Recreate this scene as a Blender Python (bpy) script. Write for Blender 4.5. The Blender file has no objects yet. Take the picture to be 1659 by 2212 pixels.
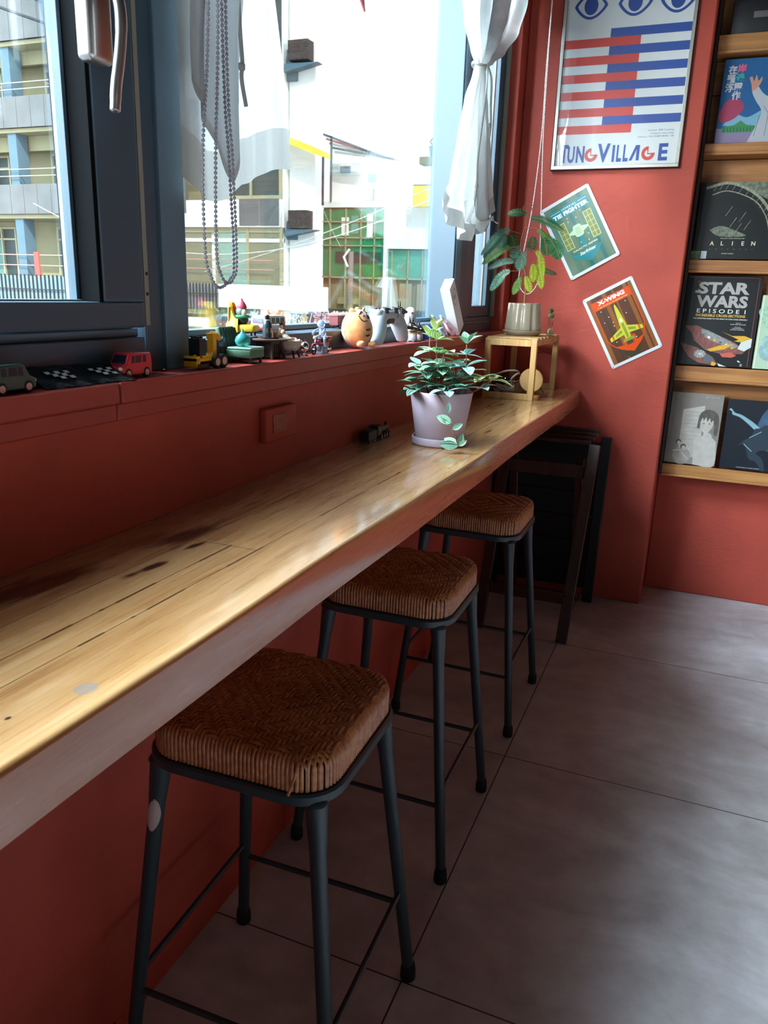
import bpy, math, random
from math import sin, cos, pi, radians, sqrt
from mathutils import Matrix, Vector
S = bpy.context.scene
COL = S.collection
random.seed(4)

# ---------------------------------------------------------------- camera
cam_d = bpy.data.cameras.new('camera')
cam = bpy.data.objects.new('camera', cam_d); COL.objects.link(cam)
R_ = (0.92426094, 0.3803778, 0.03247231)
D_ = (0.1332179, -0.24164522, -0.96117666)
F_ = (-0.35776349, 0.89270394, -0.27401637)
cam.matrix_world = Matrix(((R_[0], -D_[0], -F_[0], 0.7724), (R_[1], -D_[1], -F_[1], 0.0),
                           (R_[2], -D_[2], -F_[2], 1.23), (0, 0, 0, 1)))
cam_d.sensor_fit = 'HORIZONTAL'; cam_d.sensor_width = 36.0
cam_d.lens = 1668.25 / 1659 * 36.0
cam_d.clip_start = 0.02; cam_d.clip_end = 300
S.camera = cam

# ---------------------------------------------------------------- view, world, lights
S.view_settings.view_transform = 'Standard'
S.view_settings.look = 'None'
S.view_settings.gamma = 1.0
S.view_settings.use_curve_mapping = False
S.view_settings.exposure = 0.65
S.cycles.use_denoising = True
S.cycles.max_bounces = 10
S.cycles.diffuse_bounces = 6
S.cycles.transparent_max_bounces = 24
S.cycles.sample_clamp_indirect = 8.0
W = bpy.data.worlds.new('sky'); S.world = W; W.use_nodes = True
bg = W.node_tree.nodes['Background']
bg.inputs[0].default_value = (0.80, 0.91, 1.0, 1)
bg.inputs[1].default_value = 3.6


def area(name, loc, rot, sx, sy, power, color, portal=False):
    l = bpy.data.lights.new(name, 'AREA'); l.shape = 'RECTANGLE'; l.size = sx; l.size_y = sy
    l.energy = power; l.color = color
    o = bpy.data.objects.new(name, l); o.location = loc; o.rotation_euler = rot; COL.objects.link(o)
    if portal: l.cycles.is_portal = True
    return o


# daylight coming through the window wall (portals guide the sky light)
area('window_portal', (-0.16, 0.3, 1.75), (0, radians(-90), 0), 1.3, 5.6, 0, (1, 1, 1), portal=True)
# added fill lamp outside an invented opening in the opposite wall
area('opposite_fill_lamp', (4.75, 0.3, 1.6), (0, radians(90), 0), 1.2, 3.2, 4, (1.0, 0.90, 0.80))
# weak added lamp at a made-up opening behind the camera
area('rear_fill_lamp', (1.7, -3.15, 1.8), (radians(90), 0, 0), 1.6, 1.3, 3, (0.86, 0.93, 1.0))
# strong lamp added outside, slanting in from behind left to brighten the end wall
def aim(o, tgt): o.rotation_euler = (Vector(tgt) - Vector(o.location)).to_track_quat('-Z', 'Y').to_euler()
o = area('end_wall_fill_lamp', (-2.2, -3.6, 2.9), (0, 0, 0), 2.2, 2.2, 2100, (0.93, 0.96, 1.0)); aim(o, (0.6, 3.2, 1.2))
area('left_window_fill_lamp', (-0.30, -1.65, 1.78), (0, radians(-90), 0), 1.25, 1.85, 80, (0.86, 0.93, 1.0))  # added lamp that boosts the daylight through the left window
o = area('floor_fill_lamp', (-3.0, -0.6, 4.9), (0, 0, 0), 3.2, 2.0, 4600, (0.66, 0.82, 1.0)); aim(o, (1.4, 1.7, 0.0))  # bluish lamp added high outside to brighten the floor
sun_d = bpy.data.lights.new('sun', 'SUN'); sun_d.energy = 4.0; sun_d.angle = radians(0.6); sun_d.color = (1.0, 0.96, 0.88)
sun = bpy.data.objects.new('sun', sun_d); COL.objects.link(sun)
sun.rotation_euler = Vector((-0.50, 0.62, -0.78)).to_track_quat('-Z', 'Y').to_euler()


# ---------------------------------------------------------------- materials
def lin(h):
    h = h.lstrip('#'); o = []
    for i in (0, 2, 4):
        c = int(h[i:i + 2], 16) / 255
        o.append(c / 12.92 if c <= 0.04045 else ((c + 0.055) / 1.055) ** 2.4)
    return (*o, 1)


class NT:
    def __init__(s, name):
        s.m = bpy.data.materials.new(name); s.m.use_nodes = True
        s.t = s.m.node_tree; s.b = s.t.nodes['Principled BSDF']; s.out = s.t.nodes['Material Output']

    def n(s, ty, **k):
        nd = s.t.nodes.new('ShaderNode' + ty)
        for a, v in k.items():
            if a.startswith('i_'):
                key = a[2:]; key = int(key) if key.isdigit() else key.replace('_', ' ')
                s.set(nd.inputs[key], v)
            else: setattr(nd, a, v)
        return nd

    def set(s, sock, v):
        if isinstance(v, bpy.types.NodeSocket): s.t.links.new(v, sock)
        elif isinstance(v, bpy.types.Node): s.t.links.new(v.outputs[0], sock)
        else: sock.default_value = v

    def math(s, op, a, b=0.0, c=0.0, clamp=False):
        nd = s.t.nodes.new('ShaderNodeMath'); nd.operation = op; nd.use_clamp = clamp
        s.set(nd.inputs[0], a); s.set(nd.inputs[1], b); s.set(nd.inputs[2], c); return nd.outputs[0]

    def mix(s, f, a, b, mode='MIX'):
        nd = s.t.nodes.new('ShaderNodeMix'); nd.data_type = 'RGBA'; nd.blend_type = mode
        s.set(nd.inputs[0], f); s.set(nd.inputs[6], a); s.set(nd.inputs[7], b); return nd.outputs[2]

    def ramp(s, f, stops):
        nd = s.t.nodes.new('ShaderNodeValToRGB'); s.set(nd.inputs[0], f)
        e = nd.color_ramp.elements
        while len(e) < len(stops): e.new(0.5)
        for el, (p, c) in zip(e, stops): el.position = p; el.color = c
        return nd.outputs[0]

    def noise(s, vec, scale, detail=4, rough=0.5, dist=0.0):
        nd = s.n('TexNoise', i_Scale=scale, i_Detail=detail, i_Roughness=rough, i_Distortion=dist)
        s.set(nd.inputs['Vector'], vec); return nd.outputs[0]

    def coord(s, kind='Object', scale=(1, 1, 1), loc=(0, 0, 0), rot=(0, 0, 0)):
        tc = s.t.nodes.new('ShaderNodeTexCoord'); mp = s.t.nodes.new('ShaderNodeMapping')
        s.t.links.new(tc.outputs[kind], mp.inputs[0])
        mp.inputs['Scale'].default_value = scale; mp.inputs['Location'].default_value = loc
        mp.inputs['Rotation'].default_value = rot
        return mp.outputs[0]

    def bump(s, h, strength=0.3, dist=0.002):
        nd = s.n('Bump', i_Strength=strength, i_Distance=dist); s.set(nd.inputs['Height'], h)
        s.t.links.new(nd.outputs[0], s.b.inputs['Normal']); return nd


MATS = {}


def mat(name, col, rough=0.5, metal=0.0, spec=0.5, coat=0.0, var=0.0, vscale=20, bump=0.0, bscale=60, bdist=0.001, trans=0.0, ior=1.45, emis=0, sss=0, sheen=0, alpha=1.0):
    if name in MATS: return MATS[name]
    t = NT(name); b = t.b
    c = lin(col) if isinstance(col, str) else (*col, 1)
    b.inputs['Base Color'].default_value = c
    b.inputs['Roughness'].default_value = rough; b.inputs['Metallic'].default_value = metal
    b.inputs['Specular IOR Level'].default_value = spec
    b.inputs['Coat Weight'].default_value = coat
    b.inputs['IOR'].default_value = ior
    b.inputs['Transmission Weight'].default_value = trans
    b.inputs['Sheen Weight'].default_value = sheen
    b.inputs['Alpha'].default_value = alpha
    if sss: b.inputs['Subsurface Weight'].default_value = sss; b.inputs['Subsurface Scale'].default_value = 0.01
    if emis:
        b.inputs['Emission Color'].default_value = c; b.inputs['Emission Strength'].default_value = emis
    if var:
        v = t.coord(); f = t.noise(v, vscale, 5)
        d = tuple(x * (1 - var) for x in c[:3]) + (1,); e = tuple(min(1, x * (1 + var)) for x in c[:3]) + (1,)
        t.set(b.inputs['Base Color'], t.ramp(f, [(0.3, d), (0.7, e)]))
    if bump:
        v = t.coord(); t.bump(t.noise(v, bscale, 4), bump, bdist)
    MATS[name] = t.m
    return t.m


def wood(name, c1, c2, c3, axis=1, sc=1.0, rough=0.4, coat=0.0, knots=0.0, bump=0.15, seed=0.0):
    """plain grained wood, grain runs along the given axis of the object"""
    if name in MATS: return MATS[name]
    t = NT(name)
    s = [14 * sc] * 3; s[axis] = 1.1 * sc
    v = t.coord(scale=tuple(s), loc=(seed, seed * 1.7, seed * 0.6))
    n1 = t.noise(v, 1.0, 6, 0.6, 1.2)
    s2 = [120 * sc] * 3; s2[axis] = 3 * sc
    n2 = t.noise(t.coord(scale=tuple(s2)), 1.0, 3, 0.6)
    f = t.math('ADD', t.math('MULTIPLY', n1, 0.75), t.math('MULTIPLY', n2, 0.3))
    col = t.ramp(f, [(0.32, lin(c3)), (0.5, lin(c1)), (0.7, lin(c2))])
    if knots:
        vo = t.n('TexVoronoi', i_Scale=1.0); s3 = [5 * sc] * 3; s3[axis] = 1.6 * sc
        t.set(vo.inputs['Vector'], t.coord(scale=tuple(s3), loc=(seed + .3, seed, .2)))
        k = t.math('SUBTRACT', 1.0, t.math('MULTIPLY', vo.outputs['Distance'], 5.5), clamp=True)
        k = t.math('MULTIPLY', k, knots)
        col = t.mix(k, col, lin('2a160b'))
    t.set(t.b.inputs['Base Color'], col)
    t.b.inputs['Roughness'].default_value = rough; t.b.inputs['Coat Weight'].default_value = coat
    t.b.inputs['Coat Roughness'].default_value = 0.15
    if bump: t.bump(f, bump, 0.001)
    MATS[name] = t.m
    return t.m


def thin_glass(name, tint=(0.93, 0.97, 0.97), refl=0.06, rough=0.0, dirt=0.0):
    if name in MATS: return MATS[name]
    t = NT(name); t.t.nodes.remove(t.b)
    tr = t.n('BsdfTransparent'); tr.inputs[0].default_value = (*tint, 1)
    gl = t.n('BsdfGlossy'); gl.inputs['Roughness'].default_value = rough
    fr = t.n('Fresnel'); fr.inputs[0].default_value = 1.35
    mx = t.n('MixShader'); t.set(mx.inputs[0], t.math('MULTIPLY', fr.outputs[0], 0.8))
    t.t.links.new(tr.outputs[0], mx.inputs[1]); t.t.links.new(gl.outputs[0], mx.inputs[2])
    last = mx.outputs[0]
    if dirt:
        df = t.n('BsdfTranslucent'); df.inputs[0].default_value = (0.8, 0.85, 0.85, 1)
        m2 = t.n('MixShader')
        nz = t.noise(t.coord(), 3.0, 6, 0.6)
        t.set(m2.inputs[0], t.math('MULTIPLY', nz, dirt))
        t.t.links.new(last, m2.inputs[1]); t.t.links.new(df.outputs[0], m2.inputs[2]); last = m2.outputs[0]
    t.t.links.new(last, t.out.inputs[0])
    MATS[name] = t.m
    return t.m


def sheer(name, col, transl=0.45, see=0.1, wscale=900):
    if name in MATS: return MATS[name]
    t = NT(name); t.t.nodes.remove(t.b)
    v = t.coord(scale=(wscale, wscale * 0.3, wscale)); nz = t.noise(v, 1.0, 2)
    v2 = t.coord(scale=(60, 60, 3)); n2 = t.noise(v2, 1.0, 3)
    f = t.math('MULTIPLY', t.math('ADD', nz, n2), 0.5)
    c = lin(col); d = tuple(x * 0.82 for x in c[:3]) + (1,)
    cc = t.ramp(f, [(0.35, d), (0.65, c)])
    a = t.n('BsdfDiffuse'); t.set(a.inputs[0], cc)
    b = t.n('BsdfTranslucent'); t.set(b.inputs[0], cc)
    m1 = t.n('MixShader'); m1.inputs[0].default_value = transl
    t.t.links.new(a.outputs[0], m1.inputs[1]); t.t.links.new(b.outputs[0], m1.inputs[2])
    tr = t.n('BsdfTransparent'); m2 = t.n('MixShader'); m2.inputs[0].default_value = see
    t.t.links.new(m1.outputs[0], m2.inputs[1]); t.t.links.new(tr.outputs[0], m2.inputs[2])
    t.t.links.new(m2.outputs[0], t.out.inputs[0])
    MATS[name] = t.m
    return t.m


# ---------------------------------------------------------------- mesh builder
def T(x=0, y=0, z=0): return Matrix.Translation((x, y, z))
def RX(a): return Matrix.Rotation(radians(a), 4, 'X')
def RY(a): return Matrix.Rotation(radians(a), 4, 'Y')
def RZ(a): return Matrix.Rotation(radians(a), 4, 'Z')
def SC(x, y=None, z=None):
    y = x if y is None else y; z = x if z is None else z
    return Matrix.Diagonal((x, y, z, 1))


I4 = Matrix.Identity(4)


class MB:
    def __init__(s): s.v = []; s.f = []; s.mi = []; s.sm = []; s.mats = []

    def _m(s, m):
        if m not in s.mats: s.mats.append(m)
        return s.mats.index(m)

    def add(s, vs, fs, m, M=None, sm=True):
        o = len(s.v); k = s._m(m)
        s.v += [tuple(M @ Vector(p)) for p in vs] if M is not None else [tuple(p) for p in vs]
        for f in fs: s.f.append([i + o for i in f]); s.mi.append(k); s.sm.append(sm)
        return s

    def box(s, x0, x1, y0, y1, z0, z1, m, M=None):
        vs = [(x, y, z) for z in (z0, z1) for y in (y0, y1) for x in (x0, x1)]
        return s.add(vs, [(0, 2, 3, 1), (4, 5, 7, 6), (0, 1, 5, 4), (2, 6, 7, 3), (0, 4, 6, 2), (1, 3, 7, 5)], m, M)

    def cbox(s, c, d, m, M=None):
        return s.box(c[0] - d[0] / 2, c[0] + d[0] / 2, c[1] - d[1] / 2, c[1] + d[1] / 2, c[2] - d[2] / 2, c[2] + d[2] / 2, m, M)

    def rbox(s, c, d, m, r, M=None, n=3):
        """box with rounded edges (all)"""
        hx, hy, hz = d[0] / 2, d[1] / 2, d[2] / 2; r = min(r, hx * .99, hy * .99, hz * .99)
        nu, nv = 4 * (n + 1), 2 * (n + 1)
        vs = []
        for j in range(nv):
            jj = j // (n + 1); ph = -pi / 2 + (pi / 2) * (j - jj * (n + 1)) / n + jj * pi / 2
            zc = (hz - r) * (1 if jj else -1)
            for i in range(nu):
                ii = i // (n + 1); th = (pi / 2) * (i - ii * (n + 1)) / n + ii * pi / 2
                cx = (hx - r) * (1 if ii in (0, 3) else -1); cy = (hy - r) * (1 if ii in (0, 1) else -1)
                vs.append((c[0] + cx + r * cos(ph) * cos(th), c[1] + cy + r * cos(ph) * sin(th), c[2] + zc + r * sin(ph)))
        fs = []
        for j in range(nv - 1):
            for i in range(nu):
                a = j * nu + i; b = j * nu + (i + 1) % nu; fs.append((a, b, b + nu, a + nu))
        fs.append(tuple(range(nu - 1, -1, -1))); fs.append(tuple(range((nv - 1) * nu, nv * nu)))
        return s.add(vs, fs, m, M)

    def tube(s, pts, rad, m, n=10, M=None, flat=1.0, closed=False, up=None):
        pts = [Vector(p) for p in pts]; L = len(pts)
        if not hasattr(rad, '__len__'): rad = [rad] * L
        vs = []; fs = []; prev = None
        for i, p in enumerate(pts):
            if closed: d = pts[(i + 1) % L] - pts[i - 1]
            else: d = pts[min(i + 1, L - 1)] - pts[max(i - 1, 0)]
            if d.length < 1e-9: d = Vector((0, 0, 1))
            d.normalize()
            if prev is None:
                u = Vector(up) if up else (Vector((0, 0, 1)) if abs(d.z) < 0.9 else Vector((1, 0, 0)))
            else: u = prev
            u = (u - d * u.dot(d)); u.normalize(); w = d.cross(u); prev = u
            for k in range(n):
                a = 2 * pi * k / n
                vs.append(p + (u * cos(a) * flat + w * sin(a)) * rad[i])
        R = L if closed else L - 1
        for i in range(R):
            for k in range(n):
                a = i * n + k; b = i * n + (k + 1) % n; c = ((i + 1) % L) * n
                fs.append((a, b, c + (k + 1) % n, c + k))
        if not closed:
            fs.append(tuple(range(n - 1, -1, -1))); fs.append(tuple(range((L - 1) * n, L * n)))
        return s.add(vs, fs, m, M)

    def cyl(s, p0, p1, r0, m, r1=None, n=16, M=None):
        return s.tube([p0, p1], [r0, r0 if r1 is None else r1], m, n, M)

    def lathe(s, prof, m, n=32, M=None, wob=None, caps=True):
        vs = []; fs = []
        for j, (r, z) in enumerate(prof):
            for i in range(n):
                a = 2 * pi * i / n; rr = r * (wob(a, z) if wob else 1)
                vs.append((rr * cos(a), rr * sin(a), z))
        for j in range(len(prof) - 1):
            for i in range(n):
                a = j * n + i; b = j * n + (i + 1) % n; fs.append((a, b, b + n, a + n))
        if caps:
            fs.append(tuple(range(n - 1, -1, -1))); fs.append(tuple(range((len(prof) - 1) * n, len(prof) * n)))
        return s.add(vs, fs, m, M)

    def sph(s, c, r, m, nu=20, nv=12, M=None, zmin=-1.0):
        if not hasattr(r, '__len__'): r = (r, r, r)
        a0 = math.asin(max(-1, zmin))
        prof = [a0 + (pi / 2 - a0) * j / nv for j in range(nv + 1)]
        vs = []; fs = []
        for ph in prof:
            for i in range(nu):
                a = 2 * pi * i / nu
                vs.append((c[0] + r[0] * cos(ph) * cos(a), c[1] + r[1] * cos(ph) * sin(a), c[2] + r[2] * sin(ph)))
        for j in range(nv):
            for i in range(nu):
                a = j * nu + i; b = j * nu + (i + 1) % nu; fs.append((a, b, b + nu, a + nu))
        fs.append(tuple(range(nu - 1, -1, -1)))
        return s.add(vs, fs, m, M)

    def prism(s, poly, z0, z1, m, M=None):
        n = len(poly)
        ar = sum(poly[i][0] * poly[(i + 1) % n][1] - poly[(i + 1) % n][0] * poly[i][1] for i in range(n))
        if ar < 0: poly = poly[::-1]
        vs = [(x, y, z0) for x, y in poly] + [(x, y, z1) for x, y in poly]
        fs = [tuple(range(n - 1, -1, -1)), tuple(range(n, 2 * n))] + [(i, (i + 1) % n, n + (i + 1) % n, n + i) for i in range(n)]
        return s.add(vs, fs, m, M)

    def flat(s, poly, z, m, M=None):
        n = len(poly)
        ar = sum(poly[i][0] * poly[(i + 1) % n][1] - poly[(i + 1) % n][0] * poly[i][1] for i in range(n))
        if ar < 0: poly = poly[::-1]
        return s.add([(x, y, z) for x, y in poly], [tuple(range(n))], m, M, sm=False)

    def line(s, a, b, w, z, m, M=None):
        dx, dy = b[0] - a[0], b[1] - a[1]; L = sqrt(dx * dx + dy * dy) or 1
        ox, oy = -dy / L * w / 2, dx / L * w / 2
        return s.flat([(a[0] + ox, a[1] + oy), (b[0] + ox, b[1] + oy), (b[0] - ox, b[1] - oy), (a[0] - ox, a[1] - oy)], z, m, M)

    def disc(s, c, r, z, m, M=None, n=32, ry=None):
        ry = r if ry is None else ry
        return s.flat([(c[0] + r * cos(2 * pi * i / n), c[1] + ry * sin(2 * pi * i / n)) for i in range(n)], z, m, M)

    def ring(s, c, r0, r1, z, m, M=None, n=40, sy=1.0):
        vs = []; fs = []
        for i in range(n):
            a = 2 * pi * i / n
            vs += [(c[0] + r0 * cos(a), c[1] + r0 * sin(a) * sy, z), (c[0] + r1 * cos(a), c[1] + r1 * sin(a) * sy, z)]
        for i in range(n):
            j = (i + 1) % n; fs.append((2 * i, 2 * i + 1, 2 * j + 1, 2 * j))
        return s.add(vs, fs, m, M, sm=False)

    def text(s, body, size, m, M=None, bold=0.0, sx=1.0, align='CENTER', sp=1.0, ext=0.0, z=0.0, fit=None, x=0, y=0, shear=0.0):
        """lettering as mesh; cap height = size (fit = width to fill)"""
        cu = bpy.data.curves.new('lettering', 'FONT'); cu.body = body; cu.size = 1.0
        cu.offset = bold; cu.extrude = 0.0; cu.resolution_u = 3; cu.space_character = sp; cu.shear = shear
        cu.align_x = 'LEFT'; cu.align_y = 'BOTTOM_BASELINE'
        ob = bpy.data.objects.new('lettering', cu)
        me = bpy.data.meshes.new_from_object(ob)
        vs = [tuple(v.co) for v in me.vertices]; fs = [tuple(p.vertices) for p in me.polygons]
        bpy.data.objects.remove(ob); bpy.data.curves.remove(cu); bpy.data.meshes.remove(me)
        if not vs: return s
        x0 = min(v[0] for v in vs); x1 = max(v[0] for v in vs)
        k = size / 0.73; kx = k * sx
        if fit: kx = fit / max(1e-6, x1 - x0)
        w = (x1 - x0) * kx
        ox = {'LEFT': 0, 'CENTER': -w / 2, 'RIGHT': -w}[align]
        vs = [(x + ox + (a - x0) * kx, y + b * k, z) for a, b, c in vs]
        return s.add(vs, fs, m, M, sm=False)

    def build(s, name, parent=None, bevel=0, seg=2, loc=None, rot=None, sharp=38, label=None, recalc=False):
        me = bpy.data.meshes.new(name); me.from_pydata(s.v, [], s.f)
        for m in s.mats: me.materials.append(m)
        me.polygons.foreach_set('material_index', s.mi)
        me.polygons.foreach_set('use_smooth', s.sm)
        me.update()
        if recalc:
            import bmesh
            bm = bmesh.new(); bm.from_mesh(me); bmesh.ops.recalc_face_normals(bm, faces=bm.faces); bm.to_mesh(me); bm.free()
        if sharp: me.set_sharp_from_angle(angle=radians(sharp))
        o = bpy.data.objects.new(name, me); COL.objects.link(o)
        if parent: o.parent = parent
        if loc is not None: o.location = loc
        if rot is not None: o.rotation_euler = rot
        if bevel:
            b = o.modifiers.new('bevel', 'BEVEL'); b.width = bevel; b.segments = seg; b.limit_method = 'ANGLE'
            b.angle_limit = radians(40); b.harden_normals = False
        if label: o['label'] = label
        return o


def thing(name, label, cat, loc=(0, 0, 0), rz=0.0, group=None, rot=None):
    o = bpy.data.objects.new(name, None); COL.objects.link(o); o.empty_display_size = 0.05
    o.location = loc; o.rotation_euler = rot if rot else (0, 0, radians(rz))
    o['label'] = label; o['category'] = cat
    if group: o['group'] = group
    return o


def tag(o, label, cat, group=None, kind=None):
    o['label'] = label; o['category'] = cat
    if group: o['group'] = group
    if kind: o['kind'] = kind
    return o


def struct(o, label=None):
    o['kind'] = 'structure'
    if label: o['label'] = label
    return o


def copy_thing(o, loc=None, rz=None, label=None, group=None):
    def cp(a, parent):
        c = a.copy(); COL.objects.link(c); c.parent = parent
        for ch in list(a.children): cp(ch, c)
        return c
    c = cp(o, None)
    if loc is not None: c.location = loc
    if rz is not None: c.rotation_euler = (0, 0, radians(rz))
    if label: c['label'] = label
    if group: c['group'] = group
    return c


def rrect(w, h, r, n=6, cx=0, cy=0):
    p = []
    for (sx, sy, a0) in ((1, 1, 0), (-1, 1, 90), (-1, -1, 180), (1, -1, 270)):
        for i in range(n + 1):
            a = radians(a0 + 90 * i / n)
            p.append((cx + sx * (w / 2 - r) + r * cos(a), cy + sy * (h / 2 - r) + r * sin(a)))
    return p


def bez(p0, p1, p2, p3, n=12):
    p0, p1, p2, p3 = map(Vector, (p0, p1, p2, p3)); o = []
    for i in range(n + 1):
        t = i / n; o.append(p0 * (1 - t) ** 3 + p1 * 3 * t * (1 - t) ** 2 + p2 * 3 * t * t * (1 - t) + p3 * t ** 3)
    return o


def catmull(pts, n=6):
    P = [Vector(p) for p in pts]; P = [P[0] * 2 - P[1]] + P + [P[-1] * 2 - P[-2]]; o = []
    for i in range(1, len(P) - 2):
        a, b, c, d = P[i - 1:i + 3]
        for k in range(n):
            t = k / n
            o.append(0.5 * ((2 * b) + (c - a) * t + (2 * a - 5 * b + 4 * c - d) * t * t + (3 * b - a - 3 * c + d) * t ** 3))
    o.append(P[-2]); return o
# ================================================================ materials of the room
def plaster(name, hexc, rough=0.55, bump=0.35):
    t = NT(name)
    v = t.coord()
    n1 = t.noise(v, 5, 4); n2 = t.noise(v, 45, 5, 0.6)
    mus = t.noise(t.coord(scale=(1, 1, 1.6)), 11, 3, 0.5, 2.0)
    c = lin(hexc)
    d = tuple(x * 0.86 for x in c[:3]) + (1,); e = tuple(min(1, x * 1.10) for x in c[:3]) + (1,)
    t.set(t.b.inputs['Base Color'], t.ramp(n1, [(0.3, d), (0.7, e)]))
    t.b.inputs['Roughness'].default_value = rough; t.b.inputs['Specular IOR Level'].default_value = 0.25
    h = t.math('ADD', t.math('MULTIPLY', mus, 1.0), t.math('MULTIPLY', n2, 0.25))
    t.bump(h, bump, 0.004)
    MATS[name] = t.m
    return t.m


M_RED = plaster('red_painted_plaster', '#b0493a')
M_REDW = mat('red_painted_wood', '#9c3a2f', rough=0.42, bump=0.2, bscale=30, var=0.08)
M_CEIL = mat('dark_ceiling', '#2e2b29', rough=0.9)
M_WALLD = mat('dark_room_wall', '#2c2725', rough=0.8)
M_FRAME = mat('slate_painted_metal', '#3f525e', rough=0.38, bump=0.05, bscale=300)
M_FRAME2 = mat('slate_frame_lit_profile', '#5b7180', rough=0.45)  # lighter copy of the slate frame, daylight put into the colour
M_GASKET = mat('black_gasket', '#14181a', rough=0.6)
M_STRIP = mat('beige_track_strip', '#8b8478', rough=0.5)
M_ALU = mat('brushed_aluminium', '#b7b5b2', rough=0.33, metal=1.0)
M_GLASS = thin_glass('window_glass')


def floor_mat():
    t = NT('concrete_look_tile')
    v = t.coord()
    n1 = t.noise(t.coord(scale=(1, 1.8, 1)), 2.3, 8, 0.62, 0.6); n2 = t.noise(v, 14, 6, 0.65)
    f = t.math('ADD', t.math('MULTIPLY', n1, 0.7), t.math('MULTIPLY', n2, 0.3))
    col = t.ramp(f, [(0.36, lin('#9c9492')), (0.5, lin('#b4aeac')), (0.64, lin('#cbc7c7'))])
    sx = t.n('SeparateXYZ'); t.set(sx.inputs[0], v)

    def groove(s, off, size):
        a = t.math('DIVIDE', t.math('SUBTRACT', sx.outputs[s], off), size)
        fr = t.math('FRACT', t.math('ADD', a, 100.5)); d = t.math('ABSOLUTE', t.math('SUBTRACT', fr, 0.5))
        return t.math('LESS_THAN', d, 0.0016 / size)
    g = t.math('MAXIMUM', groove(0, 0.405, 0.8), groove(1, 2.682, 0.8))
    col = t.mix(g, col, lin('#3d322d'))
    t.set(t.b.inputs['Base Color'], col)
    t.set(t.b.inputs['Roughness'], t.ramp(n2, [(0.3, (.36, .36, .36, 1)), (0.7, (.5, .5, .5, 1))]))
    h = t.math('SUBTRACT', t.math('MULTIPLY', n2, 0.2), g)
    t.bump(h, 0.25, 0.001)
    return t.m


M_FLOOR = floor_mat()

# ================================================================ room shell
YE = 3.218      # end wall face
YR = 3.452      # back of the shelf recess
XC = 0.652      # outer corner of the end wall pier
b = MB().box(-0.02, 4.6, -3.1, 3.6, -0.1, 0.0, M_FLOOR)
struct(b.build('floor'), 'grey brown concrete look floor tiles')
struct(MB().box(-0.25, 4.6, -3.1, 3.6, 2.75, 2.85, M_CEIL).build('ceiling'))
w = MB()
w.box(-0.25, 0.0, -3.1, 3.6, -0.1, 1.066, M_RED)
w.box(-0.25, 0.0, -3.1, 3.6, 2.42, 2.75, M_RED)
w.box(-0.25, 0.0, 3.135, 3.6, 1.066, 2.42, M_RED)
w.box(-0.25, 0.0, -3.1, -2.6, 1.066, 2.42, M_RED)
struct(w.build('wall_window_side', bevel=0.004), 'dark red plaster wall under the windows')
w = MB()
w.box(0.0, XC, YE, 3.6, 0.0, 2.75, M_RED)
w.box(XC, 4.6, YR, 3.6, 0.0, 2.75, M_RED)
struct(w.build('wall_end', bevel=0.006), 'brick red plaster end wall with projecting pier')
w = MB()
w.box(4.6, 4.72, -3.1, 3.6, -0.1, 1.0, M_WALLD); w.box(4.6, 4.72, -3.1, 3.6, 2.2, 2.85, M_WALLD)
w.box(4.6, 4.72, -3.1, -1.3, 1.0, 2.2, M_WALLD); w.box(4.6, 4.72, 1.9, 3.6, 1.0, 2.2, M_WALLD)
struct(w.build('wall_opposite'))
w = MB()
w.box(-0.25, 0.9, -3.1, -3.0, -0.1, 2.85, M_WALLD); w.box(2.5, 4.72, -3.1, -3.0, -0.1, 2.85, M_WALLD)
w.box(0.9, 2.5, -3.1, -3.0, -0.1, 1.15, M_WALLD); w.box(0.9, 2.5, -3.1, -3.0, 2.45, 2.85, M_WALLD)
struct(w.build('wall_rear'))

struct(MB().box(5.0, 6.0, -8, 8, -3, 9, M_CEIL).build('wall_sun_blocker_east'))  # unseen box added to keep the sun out of the opposite opening
struct(MB().box(-0.2, 6.0, -5.0, -3.6, -3, 9, M_CEIL).build('wall_sun_blocker_south'))  # added out of view, stops sun entering the rear opening
# peeled paint flecks along the foot of the window wall
pf = MB(); M_PEEL = mat('peeled_pink_paint', '#b5645a', rough=0.8)
for i in range(26):
    y = random.uniform(0.6, 2.9); z = random.choice([random.uniform(0.0, 0.05), random.uniform(0, 0.25) ** 1.3])
    L = random.uniform(0.004, 0.03); a = random.uniform(50, 130) if random.random() < .6 else random.uniform(0, 40)
    q = [(-L / 2, 0), (-L * .1, random.uniform(.001, .003)), (L / 2, .0005), (L * .1, -random.uniform(.0005, .002))]
    pf.add([(0.0012, y + c * cos(radians(a)) - s_ * sin(radians(a)), z + .012 + abs(c * sin(radians(a)) + s_ * cos(radians(a)))) for c, s_ in q], [(0, 1, 2, 3), (3, 2, 1, 0)], M_PEEL, sm=False)
o = pf.build('trim_1'); struct(o, 'pink flecks of peeled paint at the foot of the red wall'); o['kind'] = 'structure'

# window sill: two red boards with a lip moulding
ZS = 1.096
s1 = MB().box(-0.05, 0.020, -2.7, 0.868, 1.066, ZS, M_REDW).box(-0.0, 0.012, -2.7, 0.868, 1.040, 1.066, M_REDW)
struct(s1.build('trim_2', bevel=0.003), 'red painted wooden window sill board, left')
s2 = MB().box(-0.05, 0.022, 0.8695, 3.16, 1.066, ZS, M_REDW).box(-0.0, 0.012, 0.8695, YE, 1.040, 1.066, M_REDW)
struct(s2.build('trim_3', bevel=0.003), 'red painted wooden window sill board, right')

# ---------------------------------------------------------------- windows
ZT = 2.42; XI = -0.045; XO = -0.14


def wroot(name, label):
    o = bpy.data.objects.new(name, None); COL.objects.link(o); struct(o, label); return o


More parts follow.
